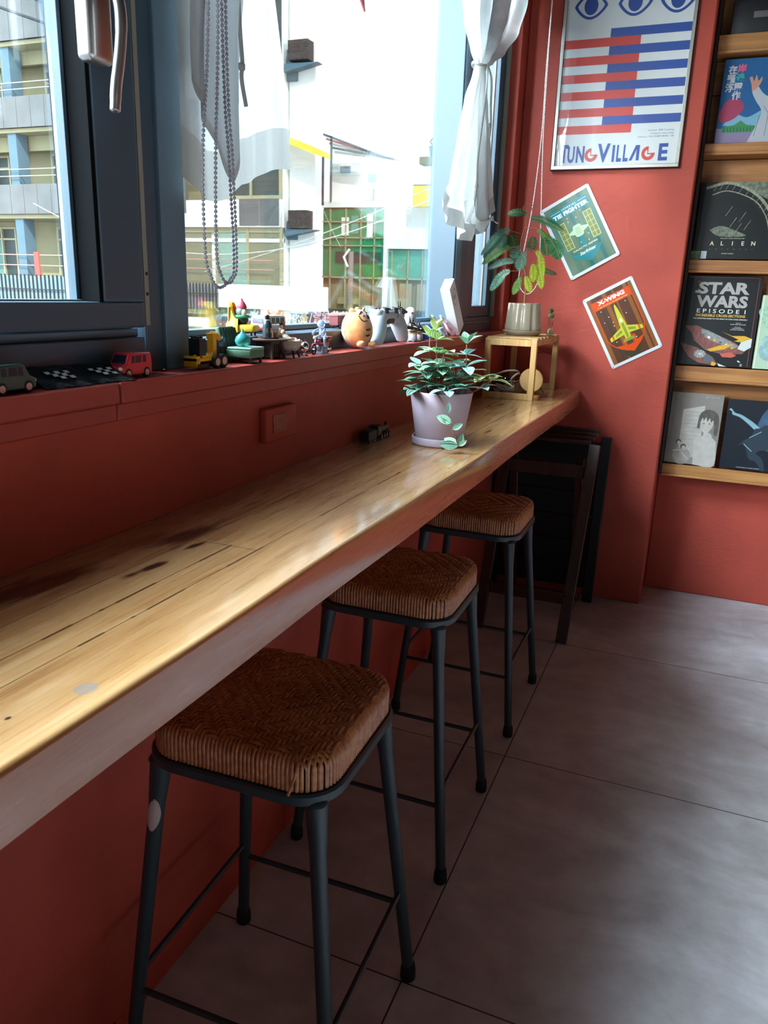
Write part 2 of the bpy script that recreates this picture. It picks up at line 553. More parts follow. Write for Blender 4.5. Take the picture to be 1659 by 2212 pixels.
# outer frame of the whole strip
win1 = wroot('window_1', 'slate grey framed casement window with silver handle')
f = MB()
f.box(XO, XI, -0.62, 1.006, ZS, 1.150, M_FRAME)
f.box(XO, XI - .012, -0.62, 1.006, 1.150, 1.163, M_FRAME2)
f.box(XO, XI, -0.62, 1.05, ZT - .05, ZT, M_FRAME)
f.box(XO, XI, -0.70, -0.60, ZS, ZT, M_FRAME)
f.build('window_frame', win1, bevel=0.002)
f = MB()                                                # casement sash
xs0, xs1 = -0.098, -0.033
for (ya, yb, za, zb) in ((-0.59, 0.996, 1.165, 1.203), (-0.59, 0.996, ZT - .12, ZT - .055), (0.908, 0.996, 1.203, ZT - .12), (-0.59, -0.50, 1.203, ZT - .12)):
    f.box(xs0, xs1, ya, yb, za, zb, M_FRAME)
f.build('sash', win1, bevel=0.003)
f = MB()
f.box(-0.090, -0.070, 0.894, 0.908, 1.203, ZT - .12, M_FRAME)
f.box(-0.066, -0.060, -0.5, 0.894, 1.203, 1.2055, M_FRAME2)
f.box(-0.104, -0.060, -0.5, 0.894, 1.2030, 1.2045, M_FRAME2)
f.box(-0.098, -0.0340, 0.9, 0.9075, 1.203, ZT - .12, mat('dark_rebate', '#0a0b0c', rough=.95, spec=.1))
f.build('glazing_bead', win1, bevel=0.001)
g = MB().box(-0.084, -0.079, -0.5, 0.894, 1.2045, ZT - .12, M_GLASS).build('pane', win1)
f = MB()
f.box(-0.05, -0.0425, 0.997, 1.001, 1.165, ZT - .05, M_GASKET)
f.box(-0.05, -0.036, 1.001, 1.0105, 1.168, ZT - .05, M_STRIP)
for z in (1.215, 1.245): f.cyl((-0.0365, 1.006, z), (-0.0350, 1.006, z), 0.0028, M_GASKET, n=12)
f.build('track_strip', win1, bevel=0.0008)
# handle
h = MB()
h.rbox((-0.020, 0.906, 1.560), (0.028, 0.046, 0.110), M_ALU, 0.009)
h.build('handle_plate', win1)
h = MB()
pts = [(-0.010, 0.905, 1.590), (0.004, 0.905, 1.591), (0.015, 0.907, 1.586), (0.021, 0.908, 1.572), (0.023, 0.907, 1.545), (0.022, 0.902, 1.51), (0.020, 0.895, 1.475), (0.019, 0.892, 1.450), (0.0188, 0.8915, 1.4455), (0.0187, 0.8913, 1.4425)]
h.tube(catmull(pts, 4), [0.0095] * 9 + [0.0092] * 8 + [0.0086] * 10 + [0.0080] * 5 + [.0076, .0068, .0055, .0038, .0015], M_ALU, n=16, flat=0.8)
h.build('handle', win1)

win2 = wroot('window_2', 'large fixed slate framed window in the middle')
f = MB()
f.box(XO, XI, 1.0110, 1.052, ZS, ZT, M_FRAME)
f.box(XO, XI + .006, 1.052, 1.113, ZS, ZT, M_FRAME2)
f.box(XO, XI, 1.113, 2.592, ZS, 1.138, M_FRAME)
f.box(XO, -0.118, 1.113, 2.592, 1.138, 1.150, M_FRAME2)
f.box(XO, -0.1175, 1.113, 2.592, 1.1378, 1.1415, M_GASKET)
f.box(XO, XI, 1.113, 2.592, ZT - .05, ZT, M_FRAME)
f.box(XO, XI, 2.592, 2.735, ZS, ZT, M_FRAME)
f.box(XI, XI + .004, 2.600, 2.660, ZS, ZT, M_FRAME2)
f.build('window_frame', win2, bevel=0.002)
MB().box(-0.130, -0.124, 1.113, 2.592, 1.150, ZT - .05, M_GLASS).build('pane', win2)

win3 = wroot('window_3', 'narrow slate framed sash window by the corner')
f = MB()
f.box(XO, XI, 2.735, 3.13, ZS, 1.125, M_FRAME); f.box(XO, XI - .006, 2.735, 3.13, 1.125, 1.136, M_FRAME2)
f.box(XO, XI, 2.735, 3.13, 1.136, 1.150, M_FRAME)
f.box(XO, XI, 2.735, 2.79, 1.150, ZT, M_FRAME); f.box(XO, XI, 3.095, 3.135, 1.150, ZT, M_FRAME)
f.box(XO, XI, 2.79, 3.095, ZT - .05, ZT, M_FRAME)
for y in (3.098, 3.108, 3.118, 3.128): f.box(XI, -0.036, y, y + 0.003, 1.150, ZT, M_STRIP)
f.build('window_frame', win3, bevel=0.0015)
f = MB()
for (ya, yb, za, zb) in ((2.792, 3.093, 1.152, 1.190), (2.792, 2.852, 1.190, ZT - .12), (3.045, 3.093, 1.190, ZT - .12), (2.792, 3.093, ZT - .12, ZT - .052)):
    f.box(-0.09, -0.050, ya, yb, za, zb, M_FRAME)
f.box(-0.0745, -0.066, 2.852, 2.856, 1.190, ZT - .12, M_STRIP); f.box(-0.0745, -0.066, 3.041, 3.045, 1.190, ZT - .12, M_STRIP)
f.build('sash', win3, bevel=0.0025)
MB().box(-0.080, -0.075, 2.852, 3.045, 1.190, ZT - .12, M_GLASS).build('pane', win3)

win4 = wroot('window_4', 'slate framed window continuing left')
f = MB()
f.box(XO, XI, -2.6, -0.70, ZS, 1.150, M_FRAME); f.box(XO, XI, -2.6, -0.70, ZT - .05, ZT, M_FRAME); f.box(XO, XI, -2.6, -2.54, 1.15, ZT - .05, M_FRAME)
f.build('window_frame', win4)
MB().box(-0.11, -0.104, -2.54, -0.70, 1.15, ZT - .05, M_GLASS).build('pane', win4)

# ---------------------------------------------------------------- counter
def counter_mat():
    t = NT('varnished_reclaimed_pine')
    v = t.coord()
    sx = t.n('SeparateXYZ'); t.set(sx.inputs[0], v); X_, Y_ = sx.outputs[0], sx.outputs[1]
    wob = t.math('MULTIPLY', t.math('SUBTRACT', t.noise(t.coord(scale=(1, 1, 0)), 2.2, 3), 0.5), 0.010)
    Xw = t.math('ADD', X_, wob)
    # board index shifts the grain pattern
    brd = t.math('ADD', t.math('ADD', t.math('GREATER_THAN', Xw, 0.117), t.math('GREATER_THAN', Xw, 0.178)), t.math('GREATER_THAN', Xw, 0.222))
    brd = t.math('ADD', brd, t.math('MULTIPLY', t.math('MULTIPLY', t.math('GREATER_THAN', Y_, 0.90), t.math('LESS_THAN', Xw, 0.222)), 3.3))
    cb = t.n('CombineXYZ'); t.set(cb.inputs[0], t.math('MULTIPLY', X_, 20)); t.set(cb.inputs[1], t.math('ADD', t.math('MULTIPLY', Y_, 1.5), t.math('MULTIPLY', brd, 7.3)))
    t.set(cb.inputs[2], t.math('MULTIPLY', sx.outputs[2], 20))
    n1 = t.noise(cb.outputs[0], 1.0, 6, 0.55, 1.6)
    cb2 = t.n('CombineXYZ'); t.set(cb2.inputs[0], t.math('MULTIPLY', X_, 260)); t.set(cb2.inputs[1], t.math('MULTIPLY', Y_, 7)); t.set(cb2.inputs[2], t.math('MULTIPLY', sx.outputs[2], 260))
    n2 = t.noise(cb2.outputs[0], 1.0, 3, 0.6)
    f = t.math('ADD', t.math('MULTIPLY', n1, 0.72), t.math('MULTIPLY', n2, 0.30))
    col = t.ramp(f, [(0.33, lin('#83552e')), (0.46, lin('#a97a48')), (0.58, lin('#bb8e5c')), (0.72, lin('#cba678'))])
    # per-board tint
    wn = t.n('TexWhiteNoise', noise_dimensions='1D'); t.set(wn.inputs['W'], t.math('ROUND', t.math('MULTIPLY', brd, 10)))
    col = t.mix(t.math('MULTIPLY', wn.outputs[0], 0.30), col, lin('#a06c3c'))
    # dark knots and stains
    nd = t.noise(t.coord(scale=(34, 5, 34)), 1.0, 4, 0.6, 1.5)
    for (kx, ky, rx, ry, st, sh, cc) in ((0.062, 0.655, .036, .090, 1.2, .35, '#4a2a14'), (0.098, 0.905, .024, .075, 1.25, .45, '#3a2416'), (0.060, 0.86, .018, .06, .5, .4, '#5a3417'),
                                     (0.138, 0.775, .0085, .026, 1.3, .3, '#17130f'), (0.133, 0.735, .008, .02, .8, .3, '#3b2515'), (0.136, 0.872, .0065, .024, 1.3, .35, '#1a1512'), (0.118, 0.852, .006, .02, .6, .3, '#332012'),
                                     (0.252, 2.04, .006, .035, 1.1, .2, '#2a2019'), (0.150, 2.60, .009, .05, .9, .2, '#33271e'), (0.131, 1.575, .0035, .03, 1.2, 0, '#1a120c'),
                                     (0.277, 1.353, .006, .018, .5, .2, '#8d867d'), (0.268, 0.42, .003, .004, 1.2, 0, '#3a2012'), (0.300, 1.545, .003, .006, 1, 0, '#2a1a10'),
                                     (0.222, 1.45, .004, .012, 1, 0, '#3a2012'), (0.18, 1.70, .005, .02, .7, 0, '#3a2012'), (0.04, 1.45, .004, .05, .8, 0, '#5a3417')):
        dx = t.math('DIVIDE', t.math('SUBTRACT', X_, t.math('ADD', kx, t.math('MULTIPLY', t.math('SUBTRACT', Y_, ky), sh * 0.35))), rx)
        dy = t.math('DIVIDE', t.math('SUBTRACT', Y_, ky), ry)
        d = t.math('SQRT', t.math('ADD', t.math('MULTIPLY', dx, dx), t.math('MULTIPLY', dy, dy)))
        d = t.math('ADD', d, t.math('MULTIPLY', t.math('SUBTRACT', nd, 0.5), 1.5))
        k = t.math('MULTIPLY', t.math('SUBTRACT', 1.05, d, clamp=True), st * 1.5, clamp=True)
        col = t.mix(k, col, lin(cc))
    # grey filled round plug
    dx = t.math('DIVIDE', t.math('SUBTRACT', X_, 0.290), .010); dy = t.math('DIVIDE', t.math('SUBTRACT', Y_, .487), .0115)
    k = t.math('LESS_THAN', t.math('ADD', t.math('MULTIPLY', dx, dx), t.math('MULTIPLY', dy, dy)), 1.0)
    col = t.mix(t.math('MULTIPLY', k, 0.8), col, lin('#8c7a6c'))
    # cracks between boards
    top = t.math('GREATER_THAN', sx.outputs[2], 0.868)
    crk = 0.0
    gapn = t.noise(t.coord(scale=(0, 5.5, 0)), 1.0, 2)
    for (x0, w_, y0, y1, gated) in ((0.117, .0007, -3, 9, 0), (0.117, .0016, .95, 9, 1), (0.178, .0007, -3, .897, 0), (0.178, .0018, -3, .897, 1), (0.222, .0006, -3, 9, 0), (0.222, .0016, .55, 9, 1), (0.1505, .0012, .98, 1.1, 1)):
        ln = t.math('LESS_THAN', t.math('ABSOLUTE', t.math('SUBTRACT', Xw, x0)), w_)
        ln = t.math('MULTIPLY', ln, t.math('MULTIPLY', t.math('GREATER_THAN', Y_, y0), t.math('LESS_THAN', Y_, y1)))
        if gated: ln = t.math('MULTIPLY', ln, t.math('GREATER_THAN', gapn, 0.5))
        crk = t.math('MAXIMUM', ln, crk)
    for (yy, xa, xb) in ((0.950, 0.0, .117), (0.893, .117, .222)):
        ln = t.math('LESS_THAN', t.math('ABSOLUTE', t.math('SUBTRACT', Y_, yy)), .0008)
        ln = t.math('MULTIPLY', ln, t.math('MULTIPLY', t.math('GREATER_THAN', Xw, xa), t.math('LESS_THAN', Xw, xb)))
        crk = t.math('MAXIMUM', ln, crk)
    crk = t.math('MULTIPLY', crk, top)
    col = t.mix(t.math('MULTIPLY', crk, 0.85), col, lin('#2b170c'))
    # crack line low on the front face
    fz = t.math('ADD', sx.outputs[2], t.math('MULTIPLY', t.math('SUBTRACT', t.noise(t.coord(scale=(0, 3, 0)), 1.0, 3), 0.5), 0.02))
    fc = t.math('MULTIPLY', t.math('LESS_THAN', t.math('ABSOLUTE', t.math('SUBTRACT', fz, 0.824)), .0011), t.math('GREATER_THAN', gapn, 0.47))
    col = t.mix(t.math('MULTIPLY', fc, 0.6), col, lin('#4a2611'))
    front = t.math('LESS_THAN', sx.outputs[2], 0.8695)
    col = t.mix(t.math('MULTIPLY', front, 0.75), col, lin('#a55a30'))
    t.set(t.b.inputs['Base Color'], col)
    t.set(t.b.inputs['Roughness'], t.ramp(n2, [(0.3, (.24, .24, .24, 1)), (0.7, (.34, .34, .34, 1))]))
    t.b.inputs['Coat Weight'].default_value = 1.0; t.b.inputs['Coat Roughness'].default_value = 0.11
    h = t.math('SUBTRACT', t.math('ADD', t.math('MULTIPLY', n2, 0.12), t.math('MULTIPLY', n1, 0.25)), crk)
    t.bump(h, 0.35, 0.0012)
    return t.m


M_COUNTER = counter_mat()
ct = MB()
XF = 0.3225
# profile with an eased top front edge, extruded along the wall, gently waving front edge
prof = [(0.002, 0.806), (XF - .003, 0.806), (XF, 0.809), (XF, 0.8665), (XF - .0008, 0.8692), (XF - .0026, 0.8714), (XF - .0052, 0.8727), (XF - .0085, 0.873), (0.002, 0.873)]
ys = [-1.2 + i * 0.06 for i in range(74)]
ys = [y for y in ys if y < YE - .002] + [YE - 0.001]
vs = []; fs = []
for y in ys:
    dx = 0.0016 * sin(y * 5.1) + 0.001 * sin(y * 11.7)
    for (x, z) in prof: vs.append((x + (dx if x > .1 else 0), y, z))
n = len(prof)
for i in range(len(ys) - 1):
    for k in range(n):
        a = i * n + k; b_ = i * n + (k + 1) % n; fs.append((a, b_, b_ + n, a + n))
fs.append(tuple(range(n))); fs.append(tuple(range((len(ys) - 1) * n, len(ys) * n))[::-1])
ct.add(vs, fs, M_COUNTER)
o = ct.build('counter_top', sharp=30, recalc=True)
tag(o, 'long varnished pine counter fixed along the wall under the windows', 'counter')

# painted-over socket in the wall
sk = thing('wall_socket', 'painted-over red wall socket above the counter', 'socket', (0.0, 1.330, 0.974))
MB().rbox((0.007, 0, 0), (0.016, 0.120, 0.066), M_RED, 0.004).build('cover_plate', sk)
ins = MB(); ins.cbox((0.0155, -0.008, 0.002), (0.003, 0.052, 0.034), M_REDW)
M_PEELW = mat('worn_pale_paint', '#b99582', rough=0.8)
for yy in (-0.022, 0.006):
    ins.cbox((0.0172, yy, 0.006), (0.0006, 0.002, 0.008), M_PEELW); ins.cbox((0.0172, yy + .008, 0.006), (0.0006, 0.002, 0.006), M_PEELW)
    ins.cyl((0.0170, yy + .004, -0.006), (0.0175, yy + .004, -0.006), 0.0026, M_PEELW, n=10)
for k in range(16):
    ins.cbox((0.0171, random.choice([-.033, .017, random.uniform(-.033, .017)]), random.uniform(-.014, .018)), (0.0006, random.uniform(.001, .003), random.uniform(.001, .006)), M_PEELW)
ins.build('outlet', sk)

# ---------------------------------------------------------------- stools
M_RATTAN = NT('woven_rattan')
_t = M_RATTAN
_v = _t.coord(); _n = _t.noise(_v, 90, 4, 0.6); _n2 = _t.noise(_v, 9, 3)
_c = _t.ramp(_t.math('ADD', _t.math('MULTIPLY', _n, .6), _t.math('MULTIPLY', _n2, .4)), [(0.32, lin('#6a3216')), (0.5, lin('#a2592e')), (0.68, lin('#c08350'))])
_sx = _t.n('SeparateXYZ'); _t.set(_sx.inputs[0], _v)
_t.set(_t.b.inputs['Base Color'], _c); _t.b.inputs['Roughness'].default_value = 0.38
M_RATTAN = _t.m
M_CORE = mat('dark_cane_core', '#4a2412', rough=0.8)
M_STEEL = mat('black_painted_steel', '#2a3439', rough=0.36, bump=0.12, bscale=220, bdist=0.0004)
M_RUBBER = mat('black_rubber', '#101214', rough=0.6)

SA = 0.142; SR = 0.055


def half(c):
    c = abs(c)
    if c > SA: return 0
    if c <= SA - SR: return SA
    return SA - SR + sqrt(max(0, SR * SR - (c - (SA - SR)) ** 2))


def weave(mb, z0, z1, pitch=0.0064):
    N = int(SA / pitch); e = 0.015; A = 0.0019; hw = pitch * 0.50; hh = 0.0024

    def inset(x, y):
        qx, qy = abs(x) - (SA - SR), abs(y) - (SA - SR)
        return SR - (sqrt(max(qx, 0) ** 2 + max(qy, 0) ** 2) + min(max(qx, qy), 0))

    def surf(x, y):
        d = max(0.0, inset(x, y)); z = z1 + 0.006 * (1 - (max(abs(x), abs(y)) / SA) ** 2)
        if d < e: z -= e - sqrt(max(0.0, e * e - (e - d) ** 2))
        return z
    for direction in (0, 1):
        for i in range(-N, N + 1):
            c = i * pitch
            if abs(c) > SA - 0.004: continue
            Xc = half(c)
            zc = surf(Xc, c)
            path = []
            for k in range(4): path.append((-Xc - 0.0004, z0 + (zc - z0) * k / 3, (-1, 0)))
            side = []
            for k in range(1, 5):
                a = pi / 2 * k / 5; side.append(Xc - e * (1 - cos(a)))
            xm = Xc - e
            M_ = int(xm / pitch)
            xs_ = [-q for q in side]
            for x, k in zip(xs_, range(1, 5)):
                a = pi / 2 * k / 5; path.append((x, surf(x, c), (-cos(a), sin(a))))
            for j2 in range(-2 * M_, 2 * M_ + 1):
                j = j2 / 2.0; x = j * pitch
                ph = (abs(i) + abs(j)) % 6.0
                tt = 1.5 - abs(ph - 1.5) if ph < 4.5 else 1.5 - abs(ph - 7.5)
                w = max(-1.0, min(1.0, tt * 1.2))
                if direction: w = -w
                path.append((x, surf(x, c) + A * w, (0, 1)))
            for x, k in zip(side[::-1], range(4, 0, -1)):
                a = pi / 2 * k / 5; path.append((x, surf(x, c), (cos(a), sin(a))))
            for k in range(3, -1, -1): path.append((Xc + 0.0004, z0 + (zc - z0) * k / 3, (1, 0)))
            vs = []; fs = []
            jit = random.uniform(-.0004, .0004)
            for (x, z, (nx, nz)) in path:
                for (q, hq) in ((-1, -.25), (-.62, .72), (.0, 1.0), (.62, .72), (1, -.25)):
                    px, pz = x + nx * hh * hq, z + nz * hh * hq; py = c + q * hw + jit
                    vs.append((px, py, pz) if direction == 0 else (py, px, pz))
            L = len(path)
            for a in range(L - 1):
                for q in range(4):
                    k0 = a * 5 + q
                    fs.append((k0, k0 + 1, k0 + 6, k0 + 5) if direction else (k0, k0 + 5, k0 + 6, k0 + 1))
            mb.add(vs, fs, M_RATTAN)


def make_stool():
    t = thing('bar_stool', '', 'stool')
    zf = 0.587; zs = 0.638
    mb = MB(); weave(mb, zf + 0.004, zs)
    core = rrect(2 * SA - .004, 2 * SA - .004, SR - .002, 8)
    mb.prism(core, zf + .002, zs - .012, M_CORE); mb.prism(rrect(2 * SA - .03, 2 * SA - .03, SR - .016, 8), zs - .012, zs - .002, M_CORE)
    mb.build('seat', t, sharp=0)
    fr = MB()
    loop = rrect(2 * SA + .004, 2 * SA + .004, SR + .002, 8)
    vs = []; fs = []; prof = [(-.012, -.009), (.004, -.009), (.007, -.006), (.007, .006), (.004, .009), (-.012, .009)]
    n_ = len(loop)
    for i, (x, y) in enumerate(loop):
        a = Vector(loop[(i + 1) % n_]) - Vector(loop[i - 1]); nrm = Vector((a.y, -a.x)).normalized()
        for (r, z) in prof: vs.append((x + nrm.x * r, y + nrm.y * r, zf - .006 + z))
    k_ = len(prof)
    for i in range(n_):
        for k in range(k_):
            a = i * k_ + k; b2 = i * k_ + (k + 1) % k_; c = ((i + 1) % n_) * k_
            fs.append((a, c + k, c + (k + 1) % k_, b2))
    fr.add(vs, fs, M_STEEL)
    fr.build('seat_frame', t)
    foot = 0.177; topc = 0.123
    for sx_ in (1, -1):
        for sy_ in (1, -1):
            lg = MB()
            P = []
            Rr = []
            for (q, z, r) in ((0, zf - .012, .0165), (.04, zf - .045, .0150), (.12, zf - .09, .0122), (.3, 0.38, .0116), (.62, 0.22, .0112), (1, 0.03, .0108)):
                c = topc + (foot - topc) * (1 - (z / (zf - .012)))
                P.append((sx_ * c, sy_ * c, z)); Rr.append(r)
            lg.tube(P, Rr, M_STEEL, n=16)
            # welded cap plate at the corner
            lg.sph((sx_ * topc, sy_ * topc, zf - .014), (.019, .019, .008), M_STEEL, 16, 6)
            o = lg.build('leg', t)
            ft = MB(); ft.lathe([(.0125, 0), (.0145, .003), (.0140, .022), (.0118, .034)], M_RUBBER, 20, T(sx_ * (foot - .002), sy_ * (foot - .002), 0))
            ft.build('rubber_foot', o)

    def cc(z): return topc + (foot - topc) * (1 - z / (zf - .012))
    for (ax, z) in ((0, 0.175), (1, 0.205)):
        for sgn in (1, -1):
            c = cc(z); st = MB()
            if ax == 0: p0, p1 = (-c, sgn * c, z), (c, sgn * c, z)
            else: p0, p1 = (sgn * c, -c, z), (sgn * c, c, z)
            st.cyl(p0, p1, .0050, M_STEEL, n=10); st.build('stretcher', t)
    return t


stool = make_stool()
GS = 'rattan bar stools tucked under the counter'
stool['label'] = 'nearest rattan bar stool, with a pale worn patch on its left front leg'; stool['group'] = GS
stool.location = (0.243, 0.915, 0); stool.rotation_euler = (0, 0, radians(1.7))
st2 = copy_thing(stool, (0.213, 1.526, 0), 0.8, 'middle rattan bar stool, between the nearest one and the far one', GS)
st3 = copy_thing(stool, (0.211, 2.160, 0), 0.3, 'farthest rattan bar stool, next to the folded wooden chairs', GS)
# wear on the nearest stool only
leg_near = [c for c in stool.children if c.name.startswith('leg')]
M_WORN = mat('pale_primer', '#b9a29b', rough=0.6)
wm = MB()
cx_, cy_ = -0.118 - .064 * (1 - .475 / .54), -0.118 - .064 * (1 - .475 / .54)
vs = []; fs = []
for j in range(9):
    z = 0.462 + j * 0.0065; c = 0.123 + .054 * (1 - z / .575); hw_ = [.15, .55, .8, .9, .95, .85, .7, .5, .12][j] * 0.95
    for i in range(7):
        a = radians(-75) + (i / 6 - .5) * 2 * hw_
        vs.append((-c + .0131 * cos(a), -c + .0131 * sin(a), z))
for j in range(8):
    for i in range(6):
        a = j * 7 + i; fs.append((a, a + 1, a + 8, a + 7))
wm.add(vs, fs, M_WORN)
target = [l for l in leg_near if sum(v.co.x for v in l.data.vertices) < 0 and sum(v.co.y for v in l.data.vertices) < 0][0]
wm.build('worn_patch', target, label='pale patch of bare primer')
ls = MB(); ls.tube(catmull([(0.098, -0.132, .640), (0.106, -0.148, .628), (0.100, -0.149, .606), (0.095, -0.150, .590)], 4), .0022, M_RATTAN, n=6)
ls.build('loose_strand', [c for c in stool.children if c.name.startswith('seat') and 'frame' not in c.name][0], label='loose broken cane strand')
# ================================================================ street outside
E_CONC = mat('darkened_concrete', '#6e7071', rough=0.9, var=0.12, vscale=1.5)  # shade on the left block is put into this darker grey
E_CREAM = mat('cream_render', '#a39c7c', rough=0.9, var=0.06, vscale=2)  # cream darkened too, for the shaded left block
E_WHITE = mat('white_render', '#f4f4f0', rough=0.9)
E_BLUE = mat('pale_blue_tile_and_shadow', '#5a7482', rough=0.6, var=0.05, vscale=3)
E_DARK = mat('dim_room_glass', '#3d4c4a', rough=0.3, var=0.25, vscale=1.2)
E_BROWN = mat('brown_curtain_glass', '#4e4636', rough=0.4, var=0.2, vscale=2)
E_TEAL = mat('pale_teal_curtain', '#6c938e', rough=0.6, var=0.1, vscale=2)
E_FR = mat('cream_window_metal', '#b0a988', rough=0.5)
E_RAIL = mat('galvanised_rail', '#a9aaa2', rough=0.5)
E_PINK = mat('pink_painted_rail', '#c79a92', rough=0.5)
E_GREEN = mat('green_mirror_glass', '#2c8a58', rough=0.25, var=0.25, vscale=0.9)
E_GREENL = mat('pale_green_glass', '#5fa58d', rough=0.25, var=0.2, vscale=0.8)
E_OLIVE = mat('olive_panel', '#938d66', rough=0.6, var=0.12, vscale=1.0)
E_DKGREEN = mat('dark_green_fascia', '#2b4540', rough=0.6, var=0.1)
E_YEL = mat('yellow_canvas', '#f0d44a', rough=0.8)
E_LAT = mat('black_lattice', '#30363a', rough=0.7)
E_SKYB = mat('pale_blue_panel', '#8aa4b0', rough=0.7)
E_BRICKY = mat('grey_shop_tile', '#6c756d', rough=0.8, var=0.15, vscale=6)
E_WIRE = mat('black_cable', '#30343a', rough=0.6)
E_WIREW = mat('pale_cable', '#c9cbc6', rough=0.6)
E_ASPH = mat('street_asphalt', '#6b6e70', rough=0.95)
E_RED = mat('faded_red_roof', '#b0605a', rough=0.8)

g = MB().box(-60, -0.3, -20, 60, -3.3, -3.2, E_ASPH).build('outside_street')
struct(g, 'street below the windows')
p = MB().box(-0.36, -0.145, 3.29, 3.62, -3.2, 6.5, mat('white_stucco', '#d9dedd', rough=0.9, bump=0.8, bscale=14, bdist=0.02))
struct(p.build('wall_outside_pier'), 'white stucco outside wall beyond the corner window')

# ---- apartment block with balconies (left)
ab = thing('apartment_building', 'grey concrete apartment block with balconies across the street, left of the view', 'building', (-16.0, 21.5, -3.2))
def A(mb, name, **k):
    o = mb.build(name, ab, **k); o.location = (16.0, -21.5, 3.2); return o
m = MB(); m.box(-26, -13.0, 21.3, 24, -3.2, 12, E_CREAM); m.box(-13.0, -10.55, 20.06, 21.2, -3.2, 12, E_WHITE)
for z in (8.15, 5.75, 3.24): m.box(-26, -13.0, 20.0, 21.3, z - .12, z, E_CREAM)
A(m, 'wall')
for (z0, z1) in ((8.15, 9.25), (5.75, 6.62), (3.24, 4.12)):
    m = MB()
    x = -26.0
    while x < -14.2:
        m.box(x, x + .545, 19.9, 20.05, z0, z1, E_CONC); x += .56
    m.box(-26, -14.2, 19.92, 20.04, z0, z1 - .01, E_CONC)
    A(m, 'balcony_wall', bevel=0.01)
m = MB()
for x in (-11.9, -11.25): m.box(x, x + .63, 19.9, 20.05, 2.90, 3.60, E_CONC)
m.box(-14.2, -10.6, 19.92, 20.04, 2.86, 3.59, E_WHITE)
A(m, 'balcony_wall')
for (z0, z1) in ((7.65, 8.03), (5.2, 5.63)):
    A(MB().box(-26, -13, 20.6, 20.75, z0, z1, E_CREAM), 'beam')
for i, (x, zs_) in enumerate(((-20.45, 12), (-23.6, 12))):
    A(MB().box(x, x + .34, 20.05, 20.5, -3.2, zs_, E_BLUE), 'pillar')
# balcony windows, each a frame with panes
for (zb, zt) in ((6.3, 7.65), (3.9, 5.2), (1.2, 2.95)):
    for x0 in (-19.85, -23.0, -17.6):
        fr = MB(); W_ = 2.0
        fr.box(x0, x0 + W_, 21.18, 21.28, zb, zb + .06, E_FR); fr.box(x0, x0 + W_, 21.18, 21.28, zt - .06, zt, E_FR); fr.box(x0, x0 + W_, 21.18, 21.28, zt - .42, zt - .36, E_FR)
        for q in (0, .33, .66, 1): fr.box(x0 + (W_ - .06) * q, x0 + (W_ - .06) * q + .06, 21.16, 21.28, zb, zt, E_FR)
        o = A(fr, 'window')
        pn = MB()
        for q in range(3):
            pn.box(x0 + W_ * q / 3, x0 + W_ * (q + 1) / 3, 21.24, 21.27, zb, zt - .4, [E_BROWN, E_TEAL, E_DARK][(q + int(x0)) % 3])
        pn.box(x0, x0 + W_, 21.24, 21.27, zt - .4, zt, E_DARK)
        pp = pn.build('pane', o)
for z in (7.0, 6.82, 4.56, 4.36, 2.0, 1.68):
    A(MB().box(-26, -14.1, 19.95, 19.98, z, z + .025, E_PINK if z < 3 else E_RAIL), 'railing')
m = MB(); m.box(-19.65, -19.45, 19.9, 19.95, 1.25, 2.1, mat('red_post_paint', '#c0564f', rough=0.6)); A(m, 'rail_post')
# glazed bay right of the mullion
m = MB()
m.box(-14.2, -10.55, 20.0, 20.1, 2.72, 2.86, E_FR); m.box(-14.2, -10.55, 20.0, 20.1, 2.46, 2.56, E_WHITE); m.box(-14.2, -10.55, 20.0, 20.1, 1.20, 1.30, E_FR)
for x in (-14.0, -12.78, -11.74, -10.65): m.box(x, x + .09, 19.98, 20.12, 1.25, 2.86, E_FR)
o = A(m, 'window')
m = MB()
for i, x in enumerate((-14.0, -12.7, -11.65)): m.box(x, x + 1.05, 20.02, 20.055, 1.25, 2.75, [mat('pale_olive_pane', '#8e8b70', rough=.4, var=.12), mat('pale_mint_pane', '#93b3a4', rough=.4, var=.12), MATS['pale_olive_pane']][i])
m.build('pane', o)
m = MB(); m.box(-12.9, -10.6, 20.0, 20.1, 3.60, 3.70, E_FR); m.box(-12.9, -10.6, 20.0, 20.1, 4.7, 4.8, E_FR)
for x in (-12.9, -12.3, -11.6, -10.66): m.box(x, x + .07, 19.98, 20.1, 3.6, 4.8, E_FR)
o = A(m, 'window')
MB().box(-12.9, -10.6, 20.03, 20.055, 3.65, 4.75, E_DARK).build('pane', o)
m = MB(); m.box(-12.4, -10.6, 20.0, 20.1, 7.0, 7.06, E_FR); m.box(-12.4, -10.6, 20.03, 20.055, 7.0, 9.3, E_DARK); m.box(-11.25, -11.05, 19.97, 20.04, 7.0, 9.3, E_BLUE)
m.box(-12.4, -10.6, 19.85, 19.88, 7.75, 7.79, E_RAIL); m.box(-12.4, -10.6, 19.85, 19.88, 7.35, 7.39, E_RAIL)
A(m, 'window')
m = MB(); m.box(-13.5, -10.6, 19.8, 20.0, 6.2, 6.9, E_WHITE); m.box(-11.3, -10.6, 19.95, 20.02, 4.85, 6.1, E_SKYB); m.box(-11.25, -10.7, 19.9, 19.96, 5.15, 5.6, E_WHITE)
A(m, 'wall_panel')
for z in (1.70, 1.95): A(MB().box(-14.2, -10.7, 19.7, 19.73, z, z + .03, E_PINK), 'railing')
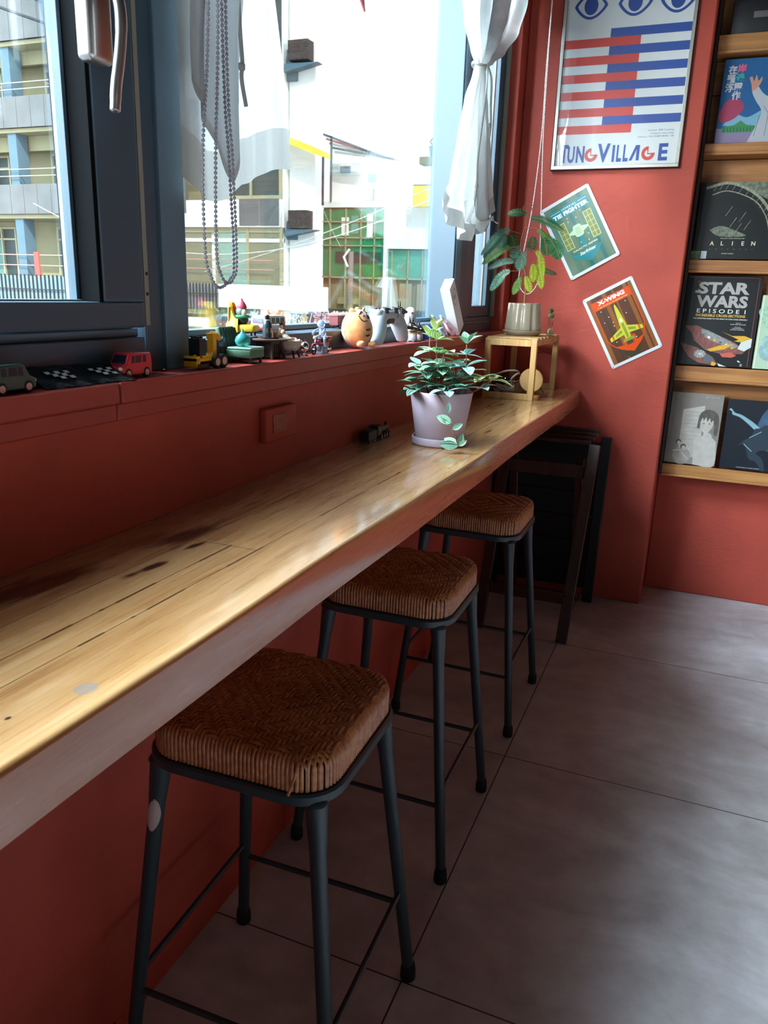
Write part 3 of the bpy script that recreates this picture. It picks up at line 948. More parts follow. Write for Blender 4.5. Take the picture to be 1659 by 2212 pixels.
# lattice fences and lower front
m = MB(); m.box(-26, -16.6, 19.86, 19.9, 0.55, 1.36, E_SKYB)
x = -26
while x < -16.6: m.box(x, x + .035, 19.80, 19.84, 0.5, 1.40, E_LAT); x += .17
m.box(-26, -16.6, 19.79, 19.82, .93, .96, E_LAT); A(m, 'lattice')
m = MB(); m.box(-14.2, -12.28, 19.76, 19.8, 0.60, 1.27, E_SKYB)
x = -14.2
while x < -12.3: m.box(x, x + .03, 19.70, 19.74, 0.56, 1.30, E_LAT); x += .112
m.box(-14.2, -12.28, 19.69, 19.72, 1.0, 1.03, E_LAT); A(m, 'lattice')
m = MB(); m.box(-14.2, -10.5, 19.9, 21.3, -3.2, 0.62, E_BRICKY); m.box(-14.1, -13.0, 19.85, 19.92, -.6, 0.32, E_WHITE); m.box(-14.0, -13.2, 19.82, 19.88, -.6, 0.05, E_BRICKY)
m.box(-14.2, -13.0, 19.8, 19.9, .42, .60, E_CREAM)
A(m, 'shop_front')

# ---- white tower strip with two grilles
tw = thing('white_building', 'narrow sunlit white building with two brown air conditioner grilles', 'building', (-9.9, 21.0, -3.2))
def B(mb, name, root, **k):
    o = mb.build(name, root, **k); o.location = tuple(-c for c in root.location); return o
B(MB().box(-10.5, -9.72, 20.3, 20.75, -3.2, 9.5, E_WHITE).box(-10.53, -10.24, 20.2, 20.3, 2.55, 3.05, E_BLUE).box(-10.53, -10.24, 20.2, 20.3, 6.55, 7.3, E_BLUE), 'wall', tw)
GRL = mat('brown_speckled_grille', '#4b3f3a', rough=0.8, var=0.55, vscale=30)
for z in (6.98, 2.84):
    B(MB().box(-10.36, -9.78, 19.95, 20.3, z, z + .46, GRL), 'air_conditioner_grille', tw)
for z in (6.72, 2.62):
    B(MB().add([(-10.50, 20.0, z), (-10.50, 20.0, z + .20), (-9.5, 20.0, z + .18), (-10.50, 20.28, z), (-10.50, 20.28, z + .20), (-9.5, 20.28, z + .18)], [(0, 2, 1), (3, 4, 5), (0, 1, 4, 3), (1, 2, 5, 4), (0, 3, 5, 2)], E_BLUE, sm=False), 'ledge', tw)  # blue triangular shadows on the white wall, modelled as solid wedges

# ---- green glass fronted building
gb = thing('glass_fronted_building', 'low building with a green glass grid front and sunlit white upper floor', 'building', (-9.2, 24.5, -3.2))
m = MB(); m.box(-11.4, -6.3, 24.2, 28, -3.2, 3.8, E_OLIVE); m.box(-11.4, -6.3, 24.05, 28, 3.8, 3.98, E_WHITE); m.box(-11.4, -6.3, 24.6, 28, 3.98, 5.2, E_WHITE)
m.box(-11.4, -6.3, 24.1, 24.3, -0.4, 0.62, E_DKGREEN)
m.box(-9.15, -6.3, 23.95, 24.2, 2.55, 3.8, E_WHITE)
B(m, 'wall', gb)
m = MB()
m.box(-11.38, -9.15, 24.12, 24.18, 1.66, 3.76, E_GREEN); B(m, 'green_glazing', gb)
m = MB(); m.box(-9.1, -6.3, 24.12, 24.18, 1.60, 2.52, E_GREENL); B(m, 'pale_glazing', gb)
m = MB()
for x in (-11.11, -10.55, -10.01, -9.53): m.box(x, x + .035, 24.05, 24.12, 0.65, 3.76, E_FR)
for x in (-8.9, -8.35, -7.86, -7.4, -6.9): m.box(x, x + .035, 24.05, 24.12, 0.65, 2.52, E_FR)
for z in (3.35, 2.86, 2.62): m.box(-11.38, -9.15, 24.05, 24.12, z, z + .035, E_FR)
m.box(-11.38, -6.3, 24.05, 24.12, 1.62, 1.67, E_FR)
m.box(-9.12, -9.02, 23.9, 24.1, .6, 3.8, E_WHITE)
B(m, 'glazing_bars', gb)
m = MB()
for x in (-8.6, -8.0, -7.5): m.box(x, x + .42, 24.08, 24.14, .68, 1.5, E_CREAM)
for x in (-10.8, -10.3): m.box(x, x + .3, 24.08, 24.14, .8, 1.0, E_CREAM)
B(m, 'lower_panels', gb)
m = MB(); m.box(-10.7, -10.45, 24.09, 24.13, 2.95, 3.5, E_WHITE); m.box(-10.35, -10.1, 24.09, 24.13, 3.0, 3.55, E_GREENL); m.box(-9.8, -9.6, 24.09, 24.13, 2.9, 3.6, E_WHITE); m.box(-10.9, -9.3, 24.08, 24.11, 2.1, 2.45, E_DKGREEN)
B(m, 'reflected_windows', gb)
# rooftop clutter
m = MB(); m.box(-10.14, -9.78, 24.5, 24.6, 4.05, 4.40, mat('dark_window_bars', '#6e7470', rough=0.6))
for k in range(6): m.box(-10.13 + k * .06, -10.11 + k * .06, 24.45, 24.5, 4.05, 4.4, E_WHITE)
m.box(-10.0, -9.75, 24.55, 24.6, 4.6, 4.85, E_SKYB); m.box(-11.0, -10.65, 24.55, 24.6, 4.9, 5.1, E_SKYB)
B(m, 'window', gb)
m = MB()
for k in range(5):
    m.add([(-11.35 + k * .1, 24.0, 6.0 - k * .13), (-11.35 + k * .1, 24.0, 5.93 - k * .13), (-9.2 + k * .1, 24.0, 5.2 - k * .02), (-9.2 + k * .1, 24.0, 5.26 - k * .02),
           (-11.35 + k * .1, 24.1, 6.0 - k * .13), (-11.35 + k * .1, 24.1, 5.93 - k * .13), (-9.2 + k * .1, 24.1, 5.2 - k * .02), (-9.2 + k * .1, 24.1, 5.26 - k * .02)],
          [(0, 1, 2, 3), (7, 6, 5, 4), (0, 3, 7, 4), (1, 5, 6, 2)], [E_CONC, E_RED, E_RAIL, E_CONC, E_RAIL][k], sm=False)
m.box(-11.1, -11.04, 24.0, 24.06, 3.98, 5.9, E_CONC); B(m, 'roof_awning', gb)
o = thing('planter', 'pale green planter with a bare twig on the roof edge', 'planter', (-7.46, 23.66, 5.14))
MB().lathe([(.14, 0), (.19, .28), (.17, .28), (.13, .05)], E_GREENL, 16).build('pot', o)
m = MB(); m.tube(catmull([(0, 0, .2), (.04, 0, .4), (-.08, 0, .5), (-.16, 0, .42), (-.1, 0, .34)], 4), .02, mat('dry_twig', '#6d5a52')); m.tube(catmull([(.02, 0, .2), (.1, 0, .45), (.2, 0, .6), (.12, 0, .7)], 4), .02, MATS['dry_twig']); m.build('stem', o)
MB().box(-.45, .35, -.1, .35, -.2, 0.0, E_OLIVE).build('ledge', o)
c = MB(); c.add([(-10.50, 19.75, 5.21), (-9.20, 19.75, 4.72), (-9.20, 19.75, 4.58), (-10.50, 19.75, 5.02), (-10.50, 20.18, 5.21), (-9.20, 20.18, 4.72), (-9.20, 20.18, 4.58), (-10.50, 20.18, 5.02)], [(0, 3, 2, 1), (4, 5, 6, 7), (0, 1, 5, 4), (3, 7, 6, 2), (1, 2, 6, 5), (0, 4, 7, 3)], E_YEL, sm=False)
c.box(-9.25, -9.20, 19.78, 19.83, 3.4, 4.60, E_LAT)
tag(c.build('awning'), 'long yellow awning roll sloping down above the white building', 'awning')
c = MB().box(-8.05, -7.1, 23.5, 23.6, 3.74, 4.34, E_YEL).box(-8.05, -7.1, 23.5, 23.6, 4.34, 4.36, E_LAT).box(-7.6, -7.55, 23.6, 23.94, 3.9, 3.95, E_LAT)
tag(c.build('sign_board'), 'blank yellow sign board beside the right window frame', 'sign')

# white banner over the shop and the tea shop lettering band
c = MB().box(-12.25, -8.85, 19.3, 19.45, 0.66, 1.30, E_WHITE)
tag(c.build('banner'), 'blank white banner board over the tea shop lettering', 'banner')
ts = thing('shop_sign', 'dark green tea shop sign band with outlined characters', 'sign', (-9.6, 19.5, 0.3))
MB().box(-2.7, 1.9, 0.0, 0.12, -.85, .34, mat('shop_sign_grey_green', '#4f5d56', rough=0.6, var=0.1, vscale=1)).build('board', ts)
lt = MB()
A1 = Matrix(((1, 0, 0, 0), (0, 0, -1, -0.004), (0, 1, 0, 0), (0, 0, 0, 1)))
E_LW = mat('sign_white', '#ffffff', rough=0.7); E_LY = mat('sign_yellow', '#efe28a', rough=0.7); E_LP = mat('sign_pink', '#f0b2b8', rough=0.7)
def outl(txt, x, col, w):
    lt.text(txt, .30, E_LW, A1, bold=.055, x=x, y=.02, fit=w, align='LEFT', z=.004)
    lt.text(txt, .30, col, A1, bold=.0, x=x + .01, y=.02, fit=w - .02, align='LEFT', z=.010)
outl('\u6c34\u679c\u8336', -1.75, E_LW, .95)
lt.text('/', .3, E_LW, A1, x=-.74, y=.02, z=.01)
outl('\u83ca\u82b1\u8336', -.68, E_LY, .82)
lt.text('/', .3, E_LW, A1, x=.2, y=.02, z=.01)
outl('\u6d1b\u795e\u82b1\u8349\u8336', .26, E_LP, 1.40)
lt.text('/', .3, E_LW, A1, x=1.74, y=.02, z=.01)
lt.build('lettering', ts, sharp=0)

# utility pole and cables
c = MB().cyl((-8.45, 20.0, -3.2), (-8.45, 20.0, 2.25), .07, mat('grey_pole', '#8c8277', rough=.8), n=10)
c.tube([(-8.45, 19.9, 2.3), (-8.62, 19.9, 2.1), (-8.5, 19.9, 1.85)], .03, E_WHITE)
tag(c.build('utility_pole'), 'thin grey utility pole in front of the green glass building', 'pole')
def cable(a, b, sag, r, m_, lab, grp=None):
    a, b = Vector(a), Vector(b); pts = []
    for i in range(25):
        t = i / 24; q = a.lerp(b, t); q.z -= sag * 4 * t * (1 - t); pts.append(q)
    tag(MB().tube(pts, r, m_, 6).build('overhead_cable'), lab, 'cable', grp)
cable((-13.5, 10, 6.55), (-6.9, 10, 4.28), .1, .022, E_WIRE, 'lower of the two thick black cables crossing the top left pane')
cable((-13.5, 10.2, 7.25), (-6.9, 10.2, 4.35), .1, .022, E_WIRE, 'upper of the two thick black cables crossing the top left pane')
cable((-9.4, 10, 2.4), (-2.6, 10, 2.45), .75, .006, E_WIREW, 'thin pale cable sagging low across the middle window')
cable((-6.9, 11, 1.45), (-2.4, 11, 2.95), .12, .006, E_WIREW, 'thin pale cable rising towards the green glass building')
cable((-11.3, 24.0, 3.7), (-8.62, 19.70, 2.35), .05, .006, E_WIREW, 'thin pale cable falling in front of the green glass building')

# red paper star on the middle window (only two tips hang into view)
st = MB(); M_STAR = mat('red_foil', '#c2545e', rough=.4)
pl_ = []
for k in range(10):
    a = radians(36 * k + 90); r = .066 if k % 2 == 0 else .026
    pl_.append((r * cos(a), r * sin(a)))
st.prism(pl_, -.002, .002, M_STAR)
o = st.build('paper_star'); o.rotation_euler = (radians(90), 0, radians(90)); o.location = (-0.121, 1.949, 1.948)
tag(o, 'red star hanging against the middle window glass, only its tips showing', 'ornament')

# ================================================================ curtains
M_SH = sheer('sheer_white_cotton', '#c9cbca', 0.30, 0.05)
M_SHR = sheer('backlit_white_cotton', '#ecece8', 0.5, 0.03)  # whiter copy of the cotton, backlight put into colour and translucency
M_SH2 = sheer('sheer_white_hem', '#bdbbb4', 0.2, 0.02)


def cloth(mb, fn, ns, nz, m_, hem=None, thick=0.0):
    vs = [fn(i / ns, j / nz) for j in range(nz + 1) for i in range(ns + 1)]; fs = []
    n_ = ns + 1
    base = [];
    for j in range(nz):
        for i in range(ns):
            f_ = (j * n_ + i, j * n_ + i + 1, (j + 1) * n_ + i + 1, (j + 1) * n_ + i)
            base.append((f_, m_ if not hem or not hem(i / ns, j / nz) else M_SH2))
    o_ = len(mb.v); mb.v += [tuple(v) for v in vs]
    for f_, mm in base: mb.f.append([o_ + k for k in f_]); mb.mi.append(mb._m(mm)); mb.sm.append(True)


def sstep(t): t = max(0, min(1, t)); return t * t * (3 - 2 * t)


cl = thing('curtain', 'left white sheer curtain hanging beside the bead chain', 'curtain', (-0.02, 1.22, 2.3))
cm = MB()
def back(s, t):
    # t: 0 top .. 1 hem
    zh = 1.405 - 0.035 * (1 - abs(s - .30) / .30 if s < .3 else 0) + 0.0 + (0.045 * max(0, (s - .30) / .70)) - .025 * 0
    zh = 1.395 - .028 * sin(pi * min(1, s / .5)) + .055 * sstep((s - .35) / .65)
    z = 2.33 + (zh - 2.33) * t
    yr = 1.325 + .095 * sstep((1.95 - z) / .5); yl = 1.085
    y = yl + (yr - yl) * s
    x = -0.022 + .007 * sin(s * 13 + 1.0) * (1 - .45 * t) + .003 * sin(s * 29 + z * 3)
    return (x + .02, y - 1.22, z - 2.3)
cloth(cm, back, 60, 50, M_SH, hem=lambda s, t: t > .915)
cm.build('back_layer', cl, sharp=0)
cm = MB()
def front(s, t):
    zc = [1.515, 1.500, 1.495, 1.470, 1.425, 1.385, 1.47, 1.52][min(7, int(s * 7))]
    k = s * 7; i0 = min(6, int(k)); arr = [1.520, 1.497, 1.492, 1.470, 1.430, 1.392, 1.455, 1.525]
    zc = arr[i0] + (arr[i0 + 1] - arr[i0]) * (k - i0)
    z = 2.33 + (zc - 2.33) * t
    tt = sstep((1.80 - z) / .25)
    yl = 1.105 - .043 * tt; yr = 1.255 - .03 * tt
    y = yl + (yr - yl) * s
    x = 0.0 + .011 * sin(s * 9.5 + .7) + .005 * sin(s * 23 + z * 6) + .010 * tt * (1 - s)
    return (x + .02, y - 1.22, z - 2.3)
cloth(cm, front, 48, 50, M_SH, hem=lambda s, t: t > .96)
cm.build('folded_front_layer', cl, sharp=0)
lp = MB()
lp.tube(catmull([(.002, 1.205, 2.2), (.004, 1.21, 1.8), (.004, 1.217, 1.65), (.006, 1.221, 1.585), (.005, 1.2195, 1.56), (.007, 1.229, 1.52)], 6), [.0035] * 31, M_SH2, 8, M=T(.02, -1.22, -2.3))
lp.rbox((.005, 1.2205, 1.578), (.01, .010, .012), M_SH2, .003, M=T(.02, -1.22, -2.3))
lp.build('tie_cord', cl)

cr = thing('curtain', 'right white sheer curtain gathered with a cord at mid height', 'curtain', (0.0, 2.62, 2.3))
cm = MB()
def lerp_tab(z, tab):
    for i in range(len(tab) - 1):
        if tab[i][0] >= z >= tab[i + 1][0]:
            t = (tab[i][0] - z) / (tab[i][0] - tab[i + 1][0]); t = t if len(tab[i]) > 9 else sstep(t) * .5 + t * .5
            return [a + (b_ - a) * t for a, b_ in zip(tab[i][1:], tab[i + 1][1:])]
    return tab[-1][1:] if z < tab[-1][0] else tab[0][1:]
TAB = [(2.34, 2.24, 3.09, .024), (2.22, 2.27, 3.05, .026), (2.10, 2.315, 2.95, .028), (2.0, 2.40, 2.80, .026), (1.94, 2.50, 2.68, .020), (1.912, 2.553, 2.612, .013), (1.885, 2.535, 2.63, .015), (1.80, 2.46, 2.66, .02), (1.70, 2.40, 2.72, .022), (1.58, 2.33, 2.79, .022), (1.48, 2.27, 2.84, .022), (1.38, 2.34, 2.78, .02)]
def right(s, t):
    arr = [1.478, 1.440, 1.420, 1.402, 1.398, 1.404, 1.43, 1.47, 1.515]
    k = s * 8; i0 = min(7, int(k)); zh = arr[i0] + (arr[i0 + 1] - arr[i0]) * (k - i0)
    z = 2.33 + (zh - 2.33) * t
    a, b_, amp = lerp_tab(z, TAB)
    y = a + (b_ - a) * (s + .012 * sin(s * 31))
    x = 0.006 + amp * (.55 * sin(s * 26 + .8) + .35 * sin(s * 47 + z * 2.0) + .2 * sin(s * 9))
    if z < 1.6: x += .010 * sin(y * 40 + z * 30) * sstep((1.6 - z) / .15)
    return (x, y - 2.62, z - 2.3)
cloth(cm, right, 150, 110, M_SHR, hem=lambda s, t: t > .945)
cm.build('cloth', cr, sharp=0)
# folded up flap at the hem
cm = MB()
def flap(s, t):
    y = 2.40 + .42 * s + .03 * t; z = 1.50 - .075 * t - .03 * s * (1 - t) + .02 * sin(s * 9) + .04 * s * t
    return (0.034 + .010 * sin(s * 11 + t * 3) - .012 * t, y - 2.62, z - 2.3)
cloth(cm, flap, 30, 12, M_SHR)
cm.build('folded_hem', cr, sharp=0)
tc = MB()
tc.tube([(0.006 + .020 * cos(a), 2.582 - 2.62 + .036 * sin(a), 1.912 - 2.3 + .004 * sin(a * 2)) for a in [2 * pi * i / 28 for i in range(28)]], .0042, M_SH2, 8, closed=True)
tc.tube(catmull([(.030, -.035, -.386), (.036, -.05, -.45), (.034, -.068, -.56), (.03, -.08, -.66), (.033, -.085, -.74), (.03, -.09, -.80)], 5), .0036, M_SH2, 8)
tc.tube(catmull([(.030, -.028, -.386), (.036, .0, -.42), (.034, .018, -.48), (.036, .026, -.54), (.034, .028, -.58)], 5), .0036, M_SH2, 8)
tc.sph((.033, .0255, -.545), .007, M_SH2, 10, 6); tc.sph((.033, -.085, -.74), .007, M_SH2, 10, 6)
tc.build('tie_cord', cr)


def beads(mb, pts, r, gap, m_):
    P = [Vector(p) for p in pts]; acc = 0; out = [P[0]]
    for a, b_ in zip(P, P[1:]):
        L = (b_ - a).length; d = gap - acc
        while d <= L: out.append(a.lerp(b_, d / L)); d += gap
        acc = (L - (d - gap))
    for q in out: mb.sph(q, r, m_, 8, 5)
    mb.tube(pts, r * .28, m_, 5)


M_BEAD = mat('grey_plastic_beads', '#9b97a0', rough=0.35); M_BEADW = mat('white_plastic_beads', '#d9d2c8', rough=0.35)
bc = thing('blind_chain', 'grey bead blind chain looping down in front of the left curtain', 'blind chain', (0.03, 1.11, 2.3))
for (xo, yl, yb, yr, zb, nm) in ((.030, (1.103, 1.094, 1.068, 1.067), 1.100, (1.147, 1.139, 1.128, 1.124), 1.228, 'outer'), (.038, (1.112, 1.106, 1.090, 1.086), 1.112, (1.143, 1.137, 1.126, 1.130), 1.236, 'inner')):
    m = MB()
    L_ = catmull([(xo, yl[0], 2.3), (xo, yl[1], 1.66), (xo, yl[2], 1.42), (xo, yl[3], 1.285), (xo, yl[3] + .010, 1.250), (xo, yb, zb), (xo, yr[0] - .012, 1.242), (xo, yr[0], 1.275), (xo, yr[1], 1.42), (xo, yr[2], 1.60), (xo, yr[3], 2.3)], 10)
    beads(m, L_, .0029, .0070, M_BEAD)
    o = m.build('bead_loop', bc, sharp=0); o.location = (-.03, -1.11, -2.3)
m = MB()
beads(m, catmull([(.098, 3.12, 2.5), (.100, 3.12, 2.24), (.099, 3.12, 2.03), (.101, 3.12, 1.80), (.088, 3.12, 1.554), (.060, 3.12, 1.34), (.058, 3.12, 1.29), (.072, 3.12, 1.253), (.097, 3.12, 1.24), (.120, 3.12, 1.258), (.136, 3.12, 1.302), (.134, 3.12, 1.36), (.123, 3.12, 1.537), (.108, 3.12, 1.80), (.103, 3.12, 2.03), (.101, 3.12, 2.24), (.102, 3.12, 2.5)], 12), .0024, .0062, M_BEADW)
tag(m.build('blind_chain', sharp=0), 'white bead blind chain hanging by the end wall behind the fern-leaved plant', 'blind chain')
# ================================================================ end wall: poster and tin signs
P_WHITE = mat('poster_paper', '#d9dcda', rough=0.35); P_BLUE = mat('poster_blue', '#33539c', rough=0.35); P_RED = mat('poster_red', '#d2453c', rough=0.35)
P_GREY = mat('poster_small_print', '#7f8aa5', rough=0.4)
ps = thing('framed_poster', 'tall framed striped poster in red, blue and white reading TUNGVILLAGE', 'poster', (0.1290, YE, 1.700))
PW, PH = 0.461, 0.634
WALL = Matrix(((1, 0, 0, 0), (0, 0, -1, 0), (0, 1, 0, 0), (0, 0, 0, 1)))
fr = MB(); M_PF = mat('silver_poster_frame', '#c8c4b8', rough=0.28, metal=0.75); M_PFB = mat('black_frame_edge', '#15161a', rough=0.5)
for (a, b_, c, d) in ((0, PW, 0, .012), (0, PW, PH - .012, PH), (0, .012, .012, PH - .012), (PW - .012, PW, .012, PH - .012)):
    fr.box(a, b_, c, d, .004, .018, M_PF, WALL)
for (a, b_, c, d) in ((-.0025, PW + .0025, -.0025, .0), (-.0025, PW + .0025, PH, PH + .0025), (-.0025, 0, 0, PH), (PW, PW + .0025, 0, PH)):
    fr.box(a, b_, c, d, .0, .0165, M_PFB, WALL)
fr.build('frame', ps, bevel=.0015)
pr = MB(); pr.flat([(.012, .012), (PW - .012, .012), (PW - .012, PH - .012), (.012, PH - .012)], .008, P_WHITE, WALL)
MB().box(.012, PW - .012, .012, PH - .012, .001, .0075, P_WHITE, WALL).build('backing_board', ps)
iw = PW - .024; il = .012
z = .0084
for k in range(6):
    yb_ = .467 - .02875 - k * .0575      # blue stripe bottom
    for (a, b_, c, d, mt) in ((il + .37 * iw, il + iw, yb_, yb_ + .02875, P_BLUE), (il, il + .615 * iw, yb_ - .02875, yb_, P_RED)):
        pr.flat([(a, c), (b_, c), (b_, d), (a, d)], z, mt, WALL)
for (cx_, cz) in ((.096, .544), (.249, .543), (.393, .541)):
    # eye: almond outline, white, blue iris with a hooked pupil mark
    for (sc_, mt, dz) in ((1.0, P_BLUE, .0086), (.80, P_WHITE, .0089)):
        pts = []
        wx, wy = .059 * sc_, .043 * sc_
        for i in range(24):
            t = i / 23; pts.append((cx_ - wx + 2 * wx * t, cz + wy * (sin(pi * t) ** .8)))
        for i in range(1, 23):
            t = 1 - i / 23; pts.append((cx_ - wx + 2 * wx * t, cz - wy * (sin(pi * t) ** .8)))
        pr.flat(pts, dz, mt, WALL)
    pr.disc((cx_, cz), .0245, .0092, P_BLUE, WALL, ry=.029)
# TUNGVILLAGE lettering, each G drawn as a wedge-cut disc
def G(cx_, cz, r):
    pts = [(cx_, cz), (cx_, cz + r)]
    for i in range(25):
        a = radians(90 + (300 - 12) * i / 24); pts.append((cx_ + r * cos(a), cz + r * sin(a)))
    pr.flat([(cx_ + r * cos(radians(90 + 275 * i / 24)), cz + r * sin(radians(90 + 275 * i / 24))) for i in range(25)] + [(cx_, cz)], .0086, P_RED, WALL)
    pr.flat([(cx_ + r * .5 * cos(radians(90 + 250 * i / 16)), cz + r * .5 * sin(radians(90 + 250 * i / 16))) for i in range(17)] + [(cx_, cz)], .0089, P_WHITE, WALL)
    pr.flat([(cx_ - r * .12, cz - r * .12), (cx_ - r * .12, cz + r), (cx_, cz + r), (cx_, cz), (cx_ + r, cz), (cx_ + r, cz - r * .15), (cx_, cz - r * .15)], .0091, P_RED, WALL)
bx = .028; bz = .026; H_ = .056
x = bx
def ltr(ch, w, x, h=H_, b=.035, zz=.0086, col=P_BLUE): pr.text(ch, h, col, WALL, bold=b, fit=w, align='LEFT', x=x, y=bz, z=zz)
ltr('T', .030, .030, H_ + .006); ltr('U', .026, .058); ltr('N', .030, .090)
G(.145, bz + .023, .0235)
ltr('V', .046, .168, H_ + .006); ltr('I', .009, .222); ltr('L', .018, .238); ltr('L', .018, .262)
pr.flat([(.284, bz), (.294, bz), (.315, bz + .052), (.305, bz + .052)], .0086, P_BLUE, WALL); pr.flat([(.309, bz), (.319, bz), (.319, bz + .052), (.309, bz + .052)], .0087, P_BLUE, WALL)
G(.350, bz + .023, .0235)
ltr('E', .032, .386)
for k, tx in enumerate(('Facebook. \u6771\u8857 Tungvillage', 'Instagram. tung_village', 'Address. 970 \u82b1\u84ee\u5e02\u6771\u8857\u4e00\u865f')):
    pr.text(tx, .0048, P_GREY, WALL, align='RIGHT', x=.432, y=.124 - k * .0105, z=.0086, fit=(.09, .08, .125)[k])
pr.build('printed_sheet', ps, sharp=0)
gm = MB().box(.012, PW - .012, .012, PH - .012, .0105, .0112, thin_glass('poster_glass', (1, 1, 1)), WALL); gm.build('glazing', ps)


def tin_sign(name, label, cx_, cz, ang, draw, base):
    t = thing(name, label, 'sign', (cx_, YE, cz)); t.rotation_euler = (0, radians(-ang), 0)
    w_, h_ = .2033, .2958
    m = MB(); m.prism(rrect(w_, h_, .009, 5), .001, .0035, mat('white_tin', '#d4d7da', rough=0.3), WALL)
    for sx_ in (1, -1):
        for sy_ in (1, -1): m.disc((sx_ * (w_ / 2 - .0065), sy_ * (h_ / 2 - .0065)), .0017, .0037, mat('nail_hole', '#3a3a3c'), WALL, n=10)
    m.build('plate', t, bevel=.0006)
    m = MB(); m.flat([(-w_ / 2 + .012, -h_ / 2 + .012), (w_ / 2 - .012, -h_ / 2 + .012), (w_ / 2 - .012, h_ / 2 - .012), (-w_ / 2 + .012, h_ / 2 - .012)], .0038, base, WALL)
    draw(m, w_ / 2 - .012, h_ / 2 - .012)
    m.build('printed_face', t, sharp=0)
    return t


T_G1 = mat('tin_forest_green', '#4f6f55', rough=.24); T_G2 = mat('tin_olive_green', '#62735a', rough=.24); T_TEAL = mat('tin_teal', '#1d7d80', rough=.24); T_TEALD = mat('tin_dark_teal', '#2b5f5c', rough=.24)
T_PALE = mat('tin_pale_green', '#b6cf9f', rough=.24); T_OL = mat('tin_moss', '#7b7a45', rough=.24); T_W = mat('tin_print_white', '#e8eee6', rough=.24)
T_LIME = mat('tin_lime_line', '#c3d27c', rough=.24)


def shield(m, pts, w_, z, mt, inner=None):
    """outline of a shield"""
    n_ = len(pts)
    for i in range(n_ - 1): m.line(pts[i], pts[i + 1], w_, z, mt, WALL)


def hexpanel(m, cx_, cy_, w_, h_, z, fill, edge, lines=True):
    P_ = [(cx_ - w_ / 2, cy_ - h_ / 2), (cx_ + w_ / 2, cy_ - h_ / 2), (cx_ + w_ / 2, cy_ + h_ / 2), (cx_ - w_ / 2, cy_ + h_ / 2)]
    m.flat(P_, z, fill, WALL)
    for i in range(4): m.line(P_[i], P_[(i + 1) % 4], .0022, z + .0002, edge, WALL)
    for k in (.2, .4, .6, .8): m.line((cx_ - w_ / 2, cy_ - h_ / 2 + h_ * k), (cx_ + w_ / 2, cy_ - h_ / 2 + h_ * k), .0014, z + .0002, edge, WALL)
    m.line((cx_, cy_ - h_ / 2), (cx_, cy_ + h_ / 2), .0014, z + .0002, edge, WALL)


def draw1(m, hw, hh):
    for x0, x1, mt in ((-hw, -.062, T_G2), (-.04, -.022, T_G2), (-.010, .004, T_TEALD), (.02, .026, T_G2), (.045, .06, T_TEALD), (.07, hw, T_G2)):
        m.flat([(x0, -hh), (x1, -hh), (x1, hh), (x0, hh)], .0039, mt, WALL)
    m.flat([(-.075, .080), (.079, .080), (.079, .118), (-.075, .118)], .0041, T_TEAL, WALL)
    shp = [(-.074, .08), (-.074, -.040), (-.062, -.066), (-.04, -.09), (0, -.114), (.04, -.09), (.064, -.066), (.078, -.030), (.078, .08)]
    shield(m, shp, .0035, .0041, T_TEAL)
    m.flat([(-.058, -.070), (.058, -.070), (.036, -.094), (0, -.115), (-.036, -.094)], .00405, T_TEAL, WALL)
    m.flat([(-.048, -.0695), (.050, -.0695), (.046, -.060), (-.046, -.060)], .00408, T_G1, WALL)
    m.flat([(-.008, -.056), (.008, -.056), (.007, -.012), (-.007, -.012)], .0042, T_TEAL, WALL)
    m.text('IMPERIAL', .0068, T_W, WALL, bold=.01, fit=.060, x=.004, y=.105, z=.0044, sp=1.3)
    m.line((-.072, .1085), (-.032, .1085), .0012, .0044, T_W, WALL); m.line((.040, .1085), (.074, .1085), .0012, .0044, T_W, WALL)
    m.text('TIE FIGHTER', .0150, T_W, WALL, bold=.045, fit=.142, x=.004, y=.085, z=.0044)
    # plain twin-panel satellite
    hexpanel(m, -.052, .010, .030, .104, .0043, T_OL, T_LIME); hexpanel(m, .056, .010, .030, .104, .0043, T_OL, T_LIME)
    m.flat([(-.037, .013), (-.018, .020), (.020, .020), (.041, .013), (.041, .007), (.020, .0), (-.018, .0), (-.037, .007)], .0046, T_PALE, WALL)
    m.flat(rrect(.034, .046, .010, 4, 0, .010), .0048, T_PALE, WALL)
    for yy in (-.001, .006, .013, .020): m.line((-.010, yy), (.010, yy), .0016, .0050, T_OL, WALL)
    for (a, b_) in ((.035, .075), (.012, .058), (-.022, .056), (.03, -.018), (.022, -.04), (-.008, -.035), (-.02, .07)): m.disc((a, b_), .0019, .0044, T_W, WALL, n=10)
    m.text('GALACTIC EMPIRE', .0062, T_W, WALL, bold=.008, fit=.100, x=.0, y=-.058, z=.0046)
    m.text('Starfighter', .0120, T_W, WALL, bold=.02, fit=.066, x=.002, y=-.080, z=.0046, shear=.35)


tin_sign('tin_sign', 'upper tilted green tin sign reading IMPERIAL TIE FIGHTER', .2587, 1.4744, 30.1, draw1, T_G1)
T_B1 = mat('tin_brown', '#5b3524', rough=.24); T_B2 = mat('tin_copper', '#8d5429', rough=.24); T_B3 = mat('tin_dark_olive', '#3f3a26', rough=.24)
T_OR = mat('tin_orange', '#d9480f', rough=.24); T_YE = mat('tin_yellow_green', '#c3c133', rough=.24); T_YD = mat('tin_dull_yellow', '#8b8f35', rough=.24)


